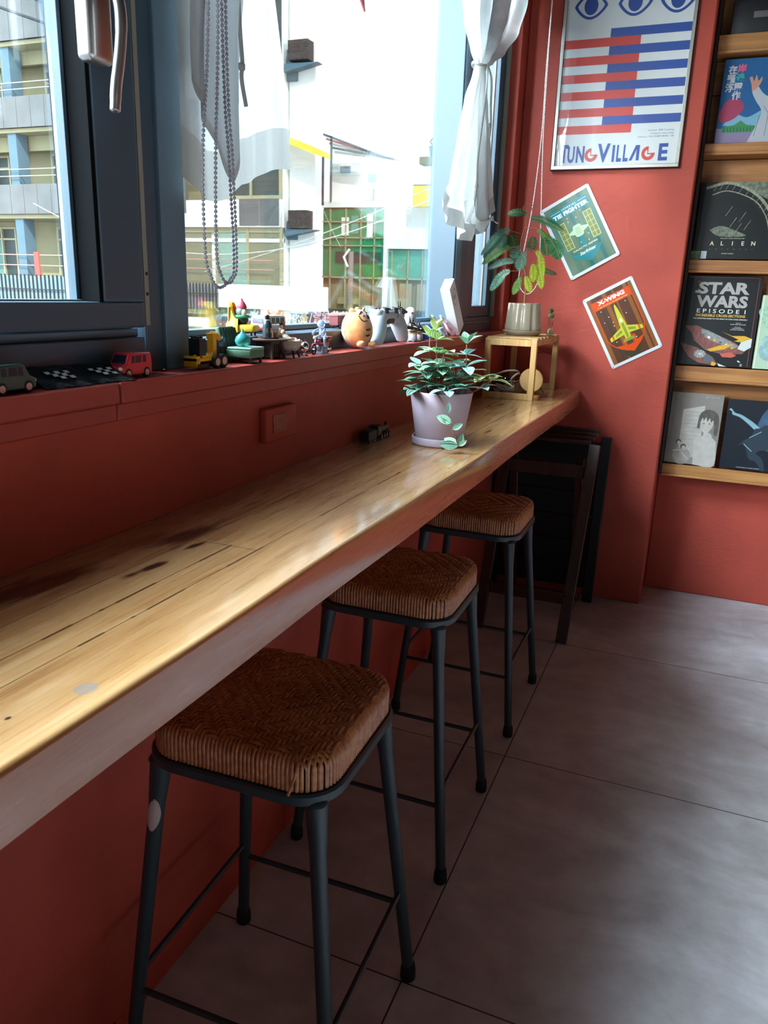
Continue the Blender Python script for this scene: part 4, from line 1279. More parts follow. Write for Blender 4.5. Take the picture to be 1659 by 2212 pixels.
def draw2(m, hw, hh):
    for x0, x1, mt in ((-hw, -.073, T_B2), (-.050, -.043, T_B3), (-.028, -.012, T_B2), (.0, .003, T_B3), (.012, .018, T_B2), (.055, .07, T_B2), (.070, .074, T_B1), (.076, hw, T_B2)):
        m.flat([(x0, -hh), (x1, -hh), (x1, hh), (x0, hh)], .0039, mt, WALL)
    m.flat([(-.02, -hh), (.02, -hh), (.05, -.07), (0.0, -.116), (-.05, -.09)], .00392, T_B3, WALL)
    m.flat([(-.079, .084), (.077, .084), (.077, .1195), (-.079, .1195)], .0042, T_OR, WALL)
    shp = [(-.076, .085), (-.076, -.040), (-.064, -.066), (-.04, -.09), (.002, -.115), (.04, -.09), (.064, -.066), (.077, -.030), (.077, .085)]
    shield(m, shp, .0035, .0041, T_OR)
    m.flat([(-.058, -.074), (-.03, -.080), (-.018, -.086), (.010, -.086), (.028, -.08), (.058, -.072), (.036, -.094), (.002, -.117), (-.036, -.094)], .0042, T_OR, WALL)
    m.flat([(-.021, -.09), (-.012, -.09), (-.012, -.055), (-.021, -.055)], .00425, T_OR, WALL); m.flat([(.019, -.09), (.028, -.09), (.028, -.055), (.019, -.055)], .00425, T_OR, WALL)
    m.text('X-WING', .0145, T_W, WALL, bold=.05, fit=.108, x=.0, y=.1005, z=.0045)
    m.text('T-65 MODEL STARFIGHTER', .0050, T_LIME, WALL, bold=.01, fit=.122, x=.0, y=.0885, z=.0045)
    # plain propeller-less jet aeroplane seen from above
    m.flat([(-.064, -.036), (-.012, -.014), (.014, -.014), (.066, -.036), (.066, -.050), (.014, -.044), (-.012, -.044), (-.064, -.050)], .0044, T_YE, WALL)
    m.flat([(-.040, -.033), (-.012, -.022), (-.012, -.034), (-.040, -.042)], .0045, T_YD, WALL); m.flat([(.040, -.033), (.014, -.022), (.014, -.034), (.040, -.042)], .0045, T_YD, WALL)
    m.flat([(-.054, -.0320), (-.048, -.0294), (-.048, -.047), (-.054, -.048)], .0046, T_OR, WALL); m.flat([(.056, -.0320), (.050, -.0294), (.050, -.047), (.056, -.048)], .0046, T_OR, WALL)
    m.flat([(-.010, -.064), (.012, -.064), (.013, .0), (.007, .060), (.003, .078), (-.001, .078), (-.005, .060), (-.011, .0)], .0047, T_YE, WALL)
    m.flat([(-.004, -.058), (.006, -.058), (.006, .0), (-.004, .0)], .0049, T_YD, WALL); m.flat([(-.004, .006), (.006, .006), (.0045, .020), (-.0025, .020)], .0050, T_W, WALL)
    m.flat([(-.024, -.072), (.026, -.072), (.018, -.060), (-.016, -.060)], .0048, T_YD, WALL)
    for (a, b_) in ((.044, .074), (-.054, .075), (-.058, .030), (-.035, .044), (-.028, .018), (-.03, .004), (.03, .03), (.03, -.07), (-.045, -.058)): m.disc((a, b_), .0019, .0044, T_W, WALL, n=10)


tin_sign('tin_sign', 'lower tilted orange and brown tin sign reading X-WING', .4551, 1.1423, 29.3, draw2, T_B1)

# ================================================================ recessed book display
M_SHW = wood('shelf_pine', '#a56a35', '#c48d4f', '#6d3f1d', axis=0, sc=.8, rough=.5, knots=.8, seed=3.0)
M_SHD = wood('dark_shelf_side', '#2c1b14', '#3a241a', '#1d110c', axis=2, sc=.8, rough=.5)
sh = thing('display_shelf', 'wall-mounted pine magazine rack in the recess right of the posters', 'shelf', (0.655, YR, 0.54))
def SHP(mb, name, **k):
    o = mb.build(name, sh, **k); o.location = (-.655, -YR, -.54); return o
TIERS = [(.549, .588), (.938, .987), (1.350, 1.387), (1.764, 1.795), (2.100, 2.150)]
SHP(MB().box(.655, .667, 3.332, YR - .001, .545, 2.70, M_SHD), 'side_panel', bevel=.001)
for i, (zb, zt) in enumerate(TIERS):
    o = SHP(MB().box(.667, 1.80, 3.330, 3.344, zb, zt, M_SHW), 'lip_board', bevel=.0015)
    SHP(MB().box(.667, 1.80, 3.325, YR - .002, zb - .010, zb, M_SHW), 'ledge', bevel=.002)
    zn = (TIERS + [(2.6, 0)])[i + 1][0] - .012
    zmid = zt + (zn - zt) * .62
    m = MB().box(.667, 1.80, YR - .018, YR - .002, zb, zmid - .001, M_SHW).box(.667, 1.80, YR - .020, YR - .002, zmid + .001, zn, M_SHW)
    SHP(m, 'back_board', bevel=.0012)


def book(name, label, x0, z0, w_, h_, d_, cov, art=None, lean=4.0, group=None, y0=3.350):
    t = thing(name, label, 'book', (x0, y0 + d_, z0), rot=(radians(-lean), 0, 0), group=group)
    m = MB(); m.box(0, w_, -d_, -d_ + .0016, 0, h_, cov); m.box(0, w_, -.0016, 0, 0, h_, cov); m.box(0, .002, -d_, 0, 0, h_, cov)
    m.build('cover', t, bevel=.0006)
    MB().box(.002, w_ - .003, -d_ + .0017, -.0017, .002, h_ - .002, mat('book_pages', '#d8d2c0', rough=.9)).build('pages', t)
    if art:
        a = MB(); MM = Matrix(((1, 0, 0, 0), (0, 0, -1, -d_), (0, 1, 0, 0), (0, 0, 0, 1)))
        art(a, MM, w_, h_); a.build('printed_front', t, sharp=0)
    return t


def blob(m, MM, pts, z, mt): m.flat([tuple(p)[:2] for p in catmull([(a, b_, 0) for a, b_ in pts + pts[:1]], 5)[:-1]], z, mt, MM)


C = lambda n_, h_, r=.45, **k: mat(n_, h_, rough=r, **k)
def art_comic(m, M_, w_, h_):
    m.flat([(0, 0), (w_, 0), (w_, .06), (.10, .045), (0, .05)], .0003, C('cover_lilac', '#8d7fa0'), M_)
    blob(m, M_, [(.0, .09), (.02, .14), (.06, .15), (.085, .12), (.06, .085), (.02, .07)], .0005, C('cover_rose', '#a8405e'))
    blob(m, M_, [(.17, .16), (.2, .21), (.235, .215), (.235, .15), (.2, .14)], .0005, C('cover_pink', '#c64f82'))
    blob(m, M_, [(.02, .06), (.05, .10), (.10, .085), (.16, .11), (.2, .06), (.1, .05)], .0004, C('cover_paleblue', '#7db0c8'))
    m.flat([(.02, .035), (.135, .035), (.135, .055), (.10, .06), (.08, .075), (.06, .06), (.02, .055)], .0006, C('cover_green', '#3f8a55'), M_)
    for k in range(10): m.line((.028 + k * .011, .037), (.028 + k * .011, .052), .0022, .0008, C('cover_dkgreen', '#1e5035'), M_)
    # plain figure in a pale boiler suit, one hand raised
    G_ = C('cover_suit', '#b9bcc4'); SK = C('cover_skin', '#c98f78'); GL = C('cover_line', '#3a3d4a')
    blob(m, M_, [(.11, .0), (.13, .05), (.145, .10), (.12, .14), (.105, .17), (.118, .19), (.14, .165), (.165, .15), (.20, .15), (.225, .12), (.215, .06), (.225, .0)], .0010, G_)
    blob(m, M_, [(.104, .168), (.098, .195), (.090, .215), (.098, .22), (.106, .205), (.112, .225), (.120, .205), (.130, .218), (.132, .205), (.122, .185)], .0012, SK)
    m.disc((.178, .180), .018, .0012, SK, M_); blob(m, M_, [(.158, .185), (.165, .205), (.185, .208), (.200, .195), (.196, .182), (.18, .192)], .0014, C('cover_hair', '#d0628c'))
    for a, b_ in (((.15, .12), (.20, .05)), ((.17, .14), (.165, .02)), ((.19, .13), (.21, .03)), ((.14, .09), (.13, .02))): m.line(a, b_, .0012, .0012, GL, M_)
    tx = C('cover_title_grey', '#c9ccd2'); tp = C('cover_title_pink', '#e0658a'); tt = C('cover_title_teal', '#3fb0a8')
    for (s_, x_, y_, c_) in (('\u5728', .030, .235, tx), ('\u5cb8', .060, .238, tp), ('\u7f85', .028, .205, tx), ('\u908a', .058, .207, tt), ('\u6d6e', .026, .175, tx), ('\u9732', .056, .177, tx), ('\u4f5c', .052, .148, tx)):
        m.text(s_, .022, c_, M_, bold=.03, x=x_, y=y_, z=.0016)
book('comic_book', 'blue comic book with pink clouds and Chinese title, second tier from the top', .697, 1.797, .235, .282, .018, C('cover_blue', '#1f5f93'), art_comic)

def art_dark(m, M_, w_, h_):
    g1 = C('cover_bone', '#8f9078', var=.45, vscale=120); g2 = C('cover_sage', '#6c7260', var=.5, vscale=90); dk = C('cover_black2', '#15181a')
    m.flat([(.10, h_), (w_, h_), (w_, .17), (.26, .20), (.18, .245)], .0003, g2, M_)
    # ribbed arches, abstract
    for k in range(4):
        P_ = [(.02 + .012 * k, .255 - .012 * k), (.10, .272 - .014 * k), (.19, .235 - .012 * k), (.25 - .006 * k, .17 - .008 * k), (.28 - .01 * k, .09)]
        c_ = catmull([(a, b_, 0) for a, b_ in P_], 8)
        for a, b_ in zip(c_, c_[1:]): m.line(a, b_, (.010, .006, .004, .003)[k], .0005 + .0002 * k, (g1, dk, g1, dk)[k], M_)
        if k == 0:
            for a in c_[4::2]: m.line((a.x, a.y), (a.x - .012, a.y - .022), .0015, .0012, g1, M_)
    for (x_, y_) in ((.12, .19), (.14, .15), (.16, .13), (.19, .14), (.17, .17)):
        m.line((x_, y_), (x_ - .02, y_ - .035), .0018, .0012, g1, M_)
    blob(m, M_, [(.05, .105), (.09, .12), (.15, .10), (.18, .085), (.13, .08), (.08, .085)], .0010, g2)
    tw_ = C('cover_title_ivory', '#d8d6b8')
    m.text('THE ART AND MAKING OF', .0038, tw_, M_, fit=.085, x=.135, y=.073, z=.0016)
    for i, ch in enumerate('ALIEN'): m.text(ch, .015, tw_, M_, bold=.02, x=.066 + .036 * i, y=.050, z=.0016)
    for i, ch in enumerate('COVENANT'): m.text(ch, .0040, C('cover_grey_txt', '#8d8d82'), M_, x=.062 + .021 * i, y=.034, z=.0016)
    m.text('SIMON WARD', .0040, tw_, M_, fit=.042, x=.125, y=.018, z=.0016)
book('art_book', 'near-black art book with pale ribbed arches, titled ALIEN', .672, 1.390, .30, .275, .025, C('cover_black', '#101314', .35), art_dark)
cd = thing('postcard', 'small green postcard with a pale tab at the foot of the black art book', 'card', (.668, 3.3485, 1.388))
MB().box(.0, .034, -.0015, 0, -.0, .032, C('card_green', '#4f6b44', var=.4, vscale=90)).build('card', cd)
MB().box(.036, .056, -.0012, 0, .004, .032, C('card_pale', '#c8d0da')).build('tab', cd)

def art_sw(m, M_, w_, h_):
    sv = C('cover_silver', '#a9a59f', .4); gd = C('cover_gold', '#d7a83c'); pk = C('cover_pinkline', '#a8505c'); wh = C('cover_white', '#e6e6e0')
    for a, b_ in (((.004, .336), (.258, .336)), ((.258, .336), (.258, .004))): m.line(a, b_, .0012, .0004, pk, M_)
    m.text('STAR', .042, sv, M_, bold=.042, fit=.185, x=.137, y=.276, z=.0006)
    m.text('WARS', .042, sv, M_, bold=.042, fit=.185, x=.135, y=.226, z=.0006)
    m.flat([(.034, .276), (.034, .286), (.046, .286), (.046, .276)], .0005, sv, M_)
    m.text('DK', .006, pk, M_, bold=.03, x=.045, y=.316, z=.0006)
    m.text('E P I S O D E  I', .0155, wh, M_, bold=.006, fit=.175, x=.137, y=.202, z=.0006)
    m.text('INCREDIBLE CROSS-SECTIONS', .0092, gd, M_, bold=.03, fit=.178, x=.137, y=.188, z=.0006)
    m.text('THE DEFINITIVE GUIDE TO THE CRAFT OF STAR WARS: EPISODE I', .0042, wh, M_, bold=.02, fit=.196, x=.137, y=.178, z=.0006)
    m.text('Written by', .003, wh, M_, x=.205, y=.166, z=.0006); m.text('DAVID WEST REYNOLDS', .0036, wh, M_, fit=.055, x=.205, y=.160, z=.0006)
    m.text('Illustrated by', .003, wh, M_, x=.205, y=.151, z=.0006); m.text('HANS JENSSEN &', .0034, wh, M_, fit=.038, x=.205, y=.1455, z=.0006); m.text('RICHARD CHASEMORE', .0034, wh, M_, fit=.05, x=.205, y=.140, z=.0006)
    # plain cutaway aircraft: long tapered hulls in yellow, grey and maroon
    ye = C('cover_yellow', '#d8a326'); mr = C('cover_maroon', '#7e4a44', var=.3, vscale=150); gy = C('cover_grey', '#8a8a86', var=.35, vscale=160); bl = C('cover_slate', '#4e6068'); ln = C('cover_red_line', '#c2685c')
    m.flat([(.012, .150), (.06, .152), (.10, .135), (.20, .095), (.245, .065), (.235, .052), (.17, .045), (.10, .060), (.055, .095), (.045, .120)], .0005, mr, M_)
    m.flat([(.075, .140), (.10, .136), (.14, .118), (.22, .080), (.20, .070), (.12, .095), (.08, .118)], .0007, gy, M_)
    for k in range(7): m.line((.07 + k * .024, .130 - k * .0105), (.062 + k * .022, .100 - k * .008), .0018, .0010, ln, M_)
    for k in range(6): m.disc((.085 + k * .022, .118 - k * .009), .005, .0009, (bl, wh, ye)[k % 3], M_, n=12)
    m.flat([(.148, .134), (.19, .118), (.235, .120), (.262, .110), (.262, .086), (.235, .095), (.20, .098), (.215, .105)], .0012, ye, M_)
    m.flat([(.225, .096), (.262, .111), (.262, .078), (.24, .062), (.215, .070)], .0013, C('cover_offwhite', '#cfd0c6'), M_)
    m.flat([(.105, .062), (.15, .080), (.20, .088), (.17, .066), (.12, .055)], .0013, ye, M_)
    m.flat([(.006, .084), (.03, .078), (.07, .068), (.13, .035), (.148, .012), (.13, .004), (.08, .010), (.04, .032), (.02, .058)], .0006, mr, M_)
    m.disc((.082, .044), .022, .0008, gy, M_, n=20, ry=.016); m.disc((.115, .026), .016, .0009, bl, M_, n=20, ry=.013)
    for k in range(9): m.line((.082, .044), (.082 + .02 * cos(k * .7), .044 + .015 * sin(k * .7)), .0012, .0011, wh, M_)
    m.flat([(.130, .018), (.148, .010), (.140, .0), (.128, .003)], .0012, ye, M_); m.flat([(.15, .012), (.185, .0), (.158, .0)], .0010, C('cover_offwhite', '#cfd0c6'), M_)
    m.flat([(.155, .048), (.19, .056), (.215, .044), (.20, .036), (.165, .036)], .0010, C('cover_coral', '#c8584a'), M_)
    m.flat([(.221, .022), (.231, .018), (.231, .022), (.222, .027)], .0008, wh, M_); m.flat([(.232, .004), (.240, .004), (.240, .014), (.232, .014)], .0008, gy, M_)
book('reference_book', 'large black reference book with silver title STAR WARS EPISODE I', .668, .990, .272, .342, .014, C('cover_black', '#101314', .35), art_sw, lean=5)

def art_gr(m, M_, w_, h_):
    for k, (x_, y_, r) in enumerate(((.05, .20, .05), (.13, .15, .06), (.06, .08, .05), (.17, .23, .04), (.16, .05, .05))):
        blob(m, M_, [(x_ + r * cos(a) * (1 + .2 * sin(3 * a + k)), min(h_ - .004, max(.004, y_ + r * sin(a)))) for a in [pi * 2 * i / 9 for i in range(9)]], .0004 + k * .0001, C('cover_mint%s' % 'abc'[k % 3], ('#9fc0a4', '#b8cbac', '#93b5b2')[k % 3], var=.3, vscale=60))
    m.line((.006, 0), (.006, h_), .004, .0006, C('cover_cream', '#dfe0bd'), M_)
book('picture_book', 'pale green picture book at the right end of the third tier', .9445, .990, .20, .275, .010, C('cover_palegreen', '#b0c4a8'), art_gr, lean=5)

def art_portrait(m, M_, w_, h_):
    g1 = C('print_grey', '#9b958c', var=.22, vscale=26); g2 = C('print_dark', '#574f49', var=.2, vscale=60); g3 = C('print_pale', '#bdb5aa', var=.10, vscale=40); g4 = C('print_mid', '#7a736c', var=.2, vscale=60)
    m.flat([(.05, .03), (.13, .03), (.13, .24), (.05, .22)], .0003, C('print_light', '#b6b0a6', var=.15, vscale=30), M_)
    for k in range(9): m.line((.06, .10 + k * .016), (.125, .101 + k * .016), .0008, .0005, g4, M_)
    # long-haired portrait figure and two small sketched figures
    blob(m, M_, [(.112, .0), (.108, .07), (.105, .10), (.120, .112), (.135, .118), (.165, .118), (.182, .105), (.190, .09), (.190, .0)], .0006, g3)
    blob(m, M_, [(.138, .10), (.139, .13), (.165, .13), (.170, .10)], .0007, g3)
    blob(m, M_, [(.110, .15), (.114, .20), (.132, .222), (.160, .224), (.184, .205), (.190, .165), (.187, .125), (.176, .13), (.170, .17), (.125, .19), (.120, .15)], .0008, g2)
    blob(m, M_, [(.124, .16), (.124, .19), (.140, .200), (.160, .195), (.170, .175), (.164, .150), (.150, .132), (.138, .132), (.128, .145)], .0010, g3)
    blob(m, M_, [(.120, .175), (.122, .212), (.150, .220), (.178, .205), (.176, .17), (.168, .185), (.160, .176), (.154, .192), (.146, .178), (.140, .195), (.132, .180), (.128, .192)], .0012, g2)
    for x_ in (.134, .155): m.flat([(x_ - .004, .169), (x_, .1715), (x_ + .004, .169), (x_, .1672)], .0013, C('print_eye', '#2c2725'), M_)
    m.line((.143, .153), (.1455, .152), .0012, .0013, g4, M_); m.line((.140, .143), (.148, .143), .0013, .0013, C('print_lip', '#8d6259'), M_)
    for (x_, y_) in ((.048, .088), (.068, .070)):
        m.disc((x_, y_), .011, .0009, g2, M_, n=18); m.disc((x_ + .002, y_ - .004), .0075, .0010, g3, M_, n=16)
    blob(m, M_, [(.03, .03), (.04, .06), (.06, .065), (.09, .055), (.10, .03), (.08, .0), (.05, .0)], .0007, g1)
    for a, b_ in (((.03, .05), (.075, .058)), ((.06, .05), (.09, .02)), ((.08, .075), (.095, .06))): m.line(a, b_, .005, .0009, g3, M_)
    m.text('D N A', .006, C('print_light', '#b6b0a6'), M_, x=.155, y=.272, z=.0008, fit=.05)
book('portrait_book', 'grey book with a drawn portrait of a dark-haired person, left end of the bottom tier', .669, .590, .196, .288, .020, C('print_base', '#857d75', var=.15, vscale=15), art_portrait, lean=5)

def art_night(m, M_, w_, h_):
    b1 = C('night_glow', '#9dbfd6'); b2 = C('night_mid', '#35506a', var=.3, vscale=30); b3 = C('night_body', '#20303a'); b4 = C('night_rim', '#7fa3ad')
    blob(m, M_, [(.13, .10), (.115, .15), (.13, .22), (.17, .27), (.21, .27), (.21, .10), (.17, .08)], .0003, b2)
    blob(m, M_, [(.16, .13), (.155, .17), (.175, .21), (.205, .22), (.205, .14)], .0005, b1)
    # crouching figure with an arm stretched out, plain silhouette
    blob(m, M_, [(.006, .232), (.018, .226), (.022, .214), (.050, .205), (.085, .180), (.11, .16), (.13, .15), (.14, .155), (.12, .175), (.09, .196), (.055, .215), (.030, .222), (.014, .238)], .0008, b4)
    blob(m, M_, [(.11, .165), (.14, .170), (.17, .165), (.19, .13), (.17, .09), (.13, .075), (.12, .04), (.10, .05), (.09, .08), (.075, .10), (.060, .095), (.075, .115), (.10, .135)], .0009, b3)
    m.disc((.150, .165), .017, .0011, b3, M_); m.line((.095, .128), (.135, .155), .003, .0012, b4, M_); m.line((.078, .102), (.11, .075), .003, .0012, b4, M_)
    blob(m, M_, [(.12, .07), (.15, .05), (.165, .01), (.155, .0), (.135, .03), (.11, .05)], .0010, b3)
    m.text('FOREWORD BY STEVEN GOMEZ', .0040, C('night_txt', '#c6ccd0'), M_, fit=.085, x=.105, y=.006, z=.0012)
book('concept_art_book', 'dark blue glossy book with a crouching figure, right on the bottom tier', .882, .590, .215, .275, .022, C('night_base', '#151c26', .3), art_night, lean=6)
# dark boxes on the top tier
o = thing('storage_box', 'black box on the top tier of the display shelf', 'box', (.80, 3.388, 2.1505))
MB().rbox((0, 0, .055), (.20, .085, .11), mat('black_card', '#17151a', rough=.5), .004).build('body', o)
MB().cbox((.02, -.043, .06), (.10, .001, .02), mat('grey_label', '#6a6460')).build('label_strip', o)
# ================================================================ plants
def leaf_mesh(mb, base, direction, normal, L, Wd, cols, curl=0.15, cup=0.15, n=8, stripes=True):
    d = Vector(direction).normalized(); nn = Vector(normal); nn = (nn - d * nn.dot(d)).normalized(); s = d.cross(nn)
    cols_n = 10; vs = []
    B = Vector(base)
    for j in range(n + 1):
        t = j / n; w = Wd * .5 * (sin(pi * min(1, t * .97 + .03)) ** .75) * (1 - .18 * t)
        if j == n: w = Wd * .01
        c = B + d * (L * t) - nn * (curl * L * t * t)
        for i in range(cols_n + 1):
            u = i / cols_n * 2 - 1
            vs.append(c + s * (w * u) + nn * (cup * Wd * .5 * abs(u) ** 1.5 * sin(pi * t)))
    o = len(mb.v); mb.v += [tuple(v) for v in vs]
    for j in range(n):
        for i in range(cols_n):
            a = o + j * (cols_n + 1) + i
            mb.f.append([a, a + 1, a + cols_n + 2, a + cols_n + 1])
            pale = stripes and i in (0, 2, 7, 9) or (stripes and i in (4,) and j < 7)
            mb.mi.append(mb._m(cols[1] if pale else cols[0])); mb.sm.append(True)


LF = [mat('leaf_green', '#4b7a52', rough=.42), mat('leaf_vein_pale', '#a9c9a4', rough=.42)]
LT = [mat('leaf_bluegreen', '#5f9488', rough=.38), mat('leaf_vein_silver', '#b9dcd3', rough=.38)]
LY = [mat('leaf_young_green', '#8aa04a', rough=.42), mat('leaf_vein_lime', '#cfdc9a', rough=.42)]
LD = [mat('leaf_deep_green', '#2f5642', rough=.42), mat('leaf_vein_sage', '#86a88b', rough=.42)]
M_STEM = mat('reddish_stem', '#7a5a48', rough=.6); M_SOIL = mat('potting_soil', '#2a211b', rough=1.0, bump=.8, bscale=200, bdist=.003)
M_LILAC = mat('lilac_glazed_clay', '#b9a4ac', rough=.5, bump=.06, bscale=120, var=.03)
PC = (0.191, 1.800, .873)
pp = thing('potted_peperomia', 'leafy striped peperomia in a lilac pot with saucer on the counter', 'potted plant', PC)
MB().lathe([(.062, 0), (.0665, .004), (.068, .018), (.0665, .021), (.0635, .020), (.062, .010), (.0, .008)], M_LILAC, 56, caps=False).build('saucer', pp)
MB().lathe([(.0, .009), (.056, .009), (.058, .012), (.0765, .128), (.0765, .130), (.0745, .131), (.072, .126), (.069, .112), (.0, .112)], M_LILAC, 56, caps=False).build('pot', pp)
MB().lathe([(.0, .116), (.03, .119), (.069, .113)], M_SOIL, 24, caps=False).build('soil', pp)
OFF = T(-PC[0], -PC[1], -PC[2])
rnd = random.Random(11)
STEMS = {
    'A': ([(.169, 1.80, .985), (.175, 1.80, 1.062), (.173, 1.80, 1.094), (.172, 1.80, 1.124), (.169, 1.80, 1.145)], {1: LF, 2: LF, 3: LY, 4: LY}),
    'B': ([(.205, 1.79, .985), (.238, 1.79, 1.04), (.251, 1.79, 1.066), (.251, 1.79, 1.094), (.250, 1.79, 1.118)], {1: LD, 2: LT, 3: LT, 4: LF}),
    'C': ([(.152, 1.83, .985), (.152, 1.83, 1.048), (.145, 1.83, 1.094), (.144, 1.83, 1.126)], {1: LF, 2: LF, 3: LY}),
    'D': ([(.170, 1.77, .985), (.155, 1.77, 1.035), (.144, 1.77, 1.064)], {1: LD, 2: LT}),
    'E': ([(.186, 1.80, .985), (.190, 1.80, 1.052), (.191, 1.80, 1.092)], {1: LF, 2: LY}),
    'F': ([(.215, 1.84, .985), (.213, 1.84, 1.03), (.211, 1.84, 1.069)], {1: LD, 2: LY}),
    'G': ([(.235, 1.80, .985), (.272, 1.80, 1.031), (.293, 1.80, 1.044)], {1: LF, 2: LY}),
    'G2': ([(.240, 1.80, .99), (.284, 1.80, 1.015), (.314, 1.80, 1.037)], {1: LT, 2: LY}),
    'H': ([(.150, 1.80, .985), (.115, 1.80, 1.02)], {1: LF}),
    'H2': ([(.16, 1.765, .985), (.135, 1.76, 1.005)], {1: LD}),
    'O': ([(.17, 1.79, .985), (.158, 1.775, 1.045)], {1: LD}), 'P': ([(.19, 1.78, .985), (.182, 1.77, 1.060)], {1: LF}), 'Q': ([(.21, 1.80, .985), (.222, 1.79, 1.062)], {1: LT}),
    'R_': ([(.16, 1.81, .985), (.128, 1.82, 1.045)], {1: LF}), 'S_': ([(.22, 1.82, .985), (.245, 1.84, 1.05)], {1: LF}), 'T_': ([(.19, 1.83, .985), (.185, 1.86, 1.04)], {1: LD}), 'U': ([(.155, 1.76, .985), (.150, 1.738, 1.008)], {1: LD}), 'V': ([(.225, 1.76, .985), (.225, 1.742, 1.01)], {1: LT}),
    'I': ([(.185, 1.77, .985), (.190, 1.765, 1.018)], {1: LD}), 'J': ([(.21, 1.77, .985), (.215, 1.765, 1.016)], {1: LD}),
    'K': ([(.17, 1.82, .985), (.165, 1.83, 1.03)], {1: LF}), 'L': ([(.20, 1.82, .985), (.205, 1.83, 1.035)], {1: LF}),
    'M': ([(.23, 1.78, .985), (.240, 1.775, 1.015)], {1: LD}), 'N': ([(.175, 1.79, .985), (.17, 1.78, 1.02)], {1: LD}),
}
for key, (pts, nodes) in STEMS.items():
    sm = MB(); sm.tube(catmull(pts, 4), .0014, M_STEM, 6, M=OFF)
    so = sm.build('stem', pp)
    for ni, cols in nodes.items():
        top = ni == len(pts) - 1
        p = Vector(pts[ni]); d0 = (Vector(pts[ni]) - Vector(pts[ni - 1])).normalized()
        k_ = 4; a0 = rnd.uniform(0, 2 * pi)
        lm = MB()
        for q in range(k_):
            a = a0 + q * 2 * pi / k_ + rnd.uniform(-.35, .35)
            el = rnd.uniform(.75, 1.2) if (top and len(pts) > 3) else rnd.uniform(-.05, .55)
            h_ = Vector((cos(a), sin(a), 0)); dd = h_ * cos(el) + Vector((0, 0, 1)) * sin(el)
            nn = -h_ * sin(el) + Vector((0, 0, 1)) * cos(el)
            sz = rnd.uniform(.040, .052) * (.78 if top and len(pts) > 3 else 1.0)
            leaf_mesh(lm, OFF @ (p + dd * .003), dd, nn, sz, sz * .62, cols, curl=rnd.uniform(.05, .4), cup=rnd.uniform(.1, .3))
        lm.build('leaf_whorl', so, sharp=0)
tr = [(.183, 1.765, 1.005), (.190, 1.738, 1.012), (.212, 1.722, .998), (.237, 1.710, .963), (.250, 1.702, .938), (.262, 1.700, .913), (.270, 1.700, .893)]
tm = MB(); tm.tube(catmull(tr, 5), .0013, mat('trailing_stem', '#6b4340', rough=.6), 6, M=OFF); to = tm.build('trailing_stem', pp)
lm = MB()
for (b_, d_, sz, cols) in (((.237, 1.709, .963), (.15, -.2, .9), .028, LT), ((.248, 1.702, .943), (-.9, -.2, .45), .036, LF), ((.250, 1.702, .938), (-.75, -.1, .75), .036, LD), ((.255, 1.700, .930), (.85, -.1, .55), .028, LD),
                       ((.270, 1.70, .893), (-.95, -.3, .05), .044, LD), ((.270, 1.70, .893), (-.9, .1, .35), .040, LF), ((.272, 1.70, .893), (.25, .0, .95), .030, LD), ((.272, 1.70, .893), (.75, .1, .6), .022, LF)):
    dd = Vector(d_).normalized(); leaf_mesh(lm, OFF @ Vector(b_), dd, Vector((.45, -.85, .35)), sz, sz * .55, cols, curl=.12, cup=.2)
lm.build('leaf_whorl', to, sharp=0)

# slatted bamboo stand
M_BAM = wood('bamboo_strip', '#bf9257', '#d6ac70', '#a5743d', axis=2, sc=1.2, rough=.45, bump=.05, seed=1.0)
SX0, SX1, SY0, SY1 = .038, .224, 2.75, 3.185; SH = .214
bs = thing('plant_stand', 'square bamboo stand with slatted top in the counter corner', 'stand', (SX0, SY0, .873))
wx, wy = SX1 - SX0, SY1 - SY0; pt = .020
def BP(name, *boxes):
    m = MB()
    for b_ in boxes: m.box(*b_, M_BAM)
    return m.build(name, bs, bevel=.0012)
for (xa, ya) in ((0, 0), (wx - pt, 0), (0, wy - pt), (wx - pt, wy - pt)):
    o = BP('leg', (xa, xa + pt, ya, ya + pt, 0, SH - .002))
    if ya == 0:
        sc_ = MB(); sc_.cyl((xa + pt / 2, -.0004, SH - .012), (xa + pt / 2, .001, SH - .012), .0036, mat('screw_zinc', '#c9c4bc', rough=.3, metal=.8), n=16)
        sc_.cyl((xa + pt / 2, -.0008, SH - .012), (xa + pt / 2, .001, SH - .012), .0014, mat('screw_socket', '#2c2a28'), n=6); sc_.build('screw', o)
BP('rail', (pt, wx - pt, 0, .014, SH - .026, SH - .003)); BP('rail', (pt, wx - pt, wy - .014, wy, SH - .026, SH - .003))
BP('rail', (0.002, .016, pt, wy - pt, SH - .024, SH - .003)); BP('rail', (wx - .016, wx - .002, pt, wy - pt, SH - .024, SH - .003))
BP('rail', (pt, wx - pt, .001, .015, 0.0, .022)); BP('rail', (pt, wx - pt, wy - .015, wy - .001, 0.0, .022))
for k in range(7):
    y = .018 + k * (wy - .04) / 6.6
    BP('slat', (.001, wx - .001, y, y + .040, SH - .003, SH + .003))

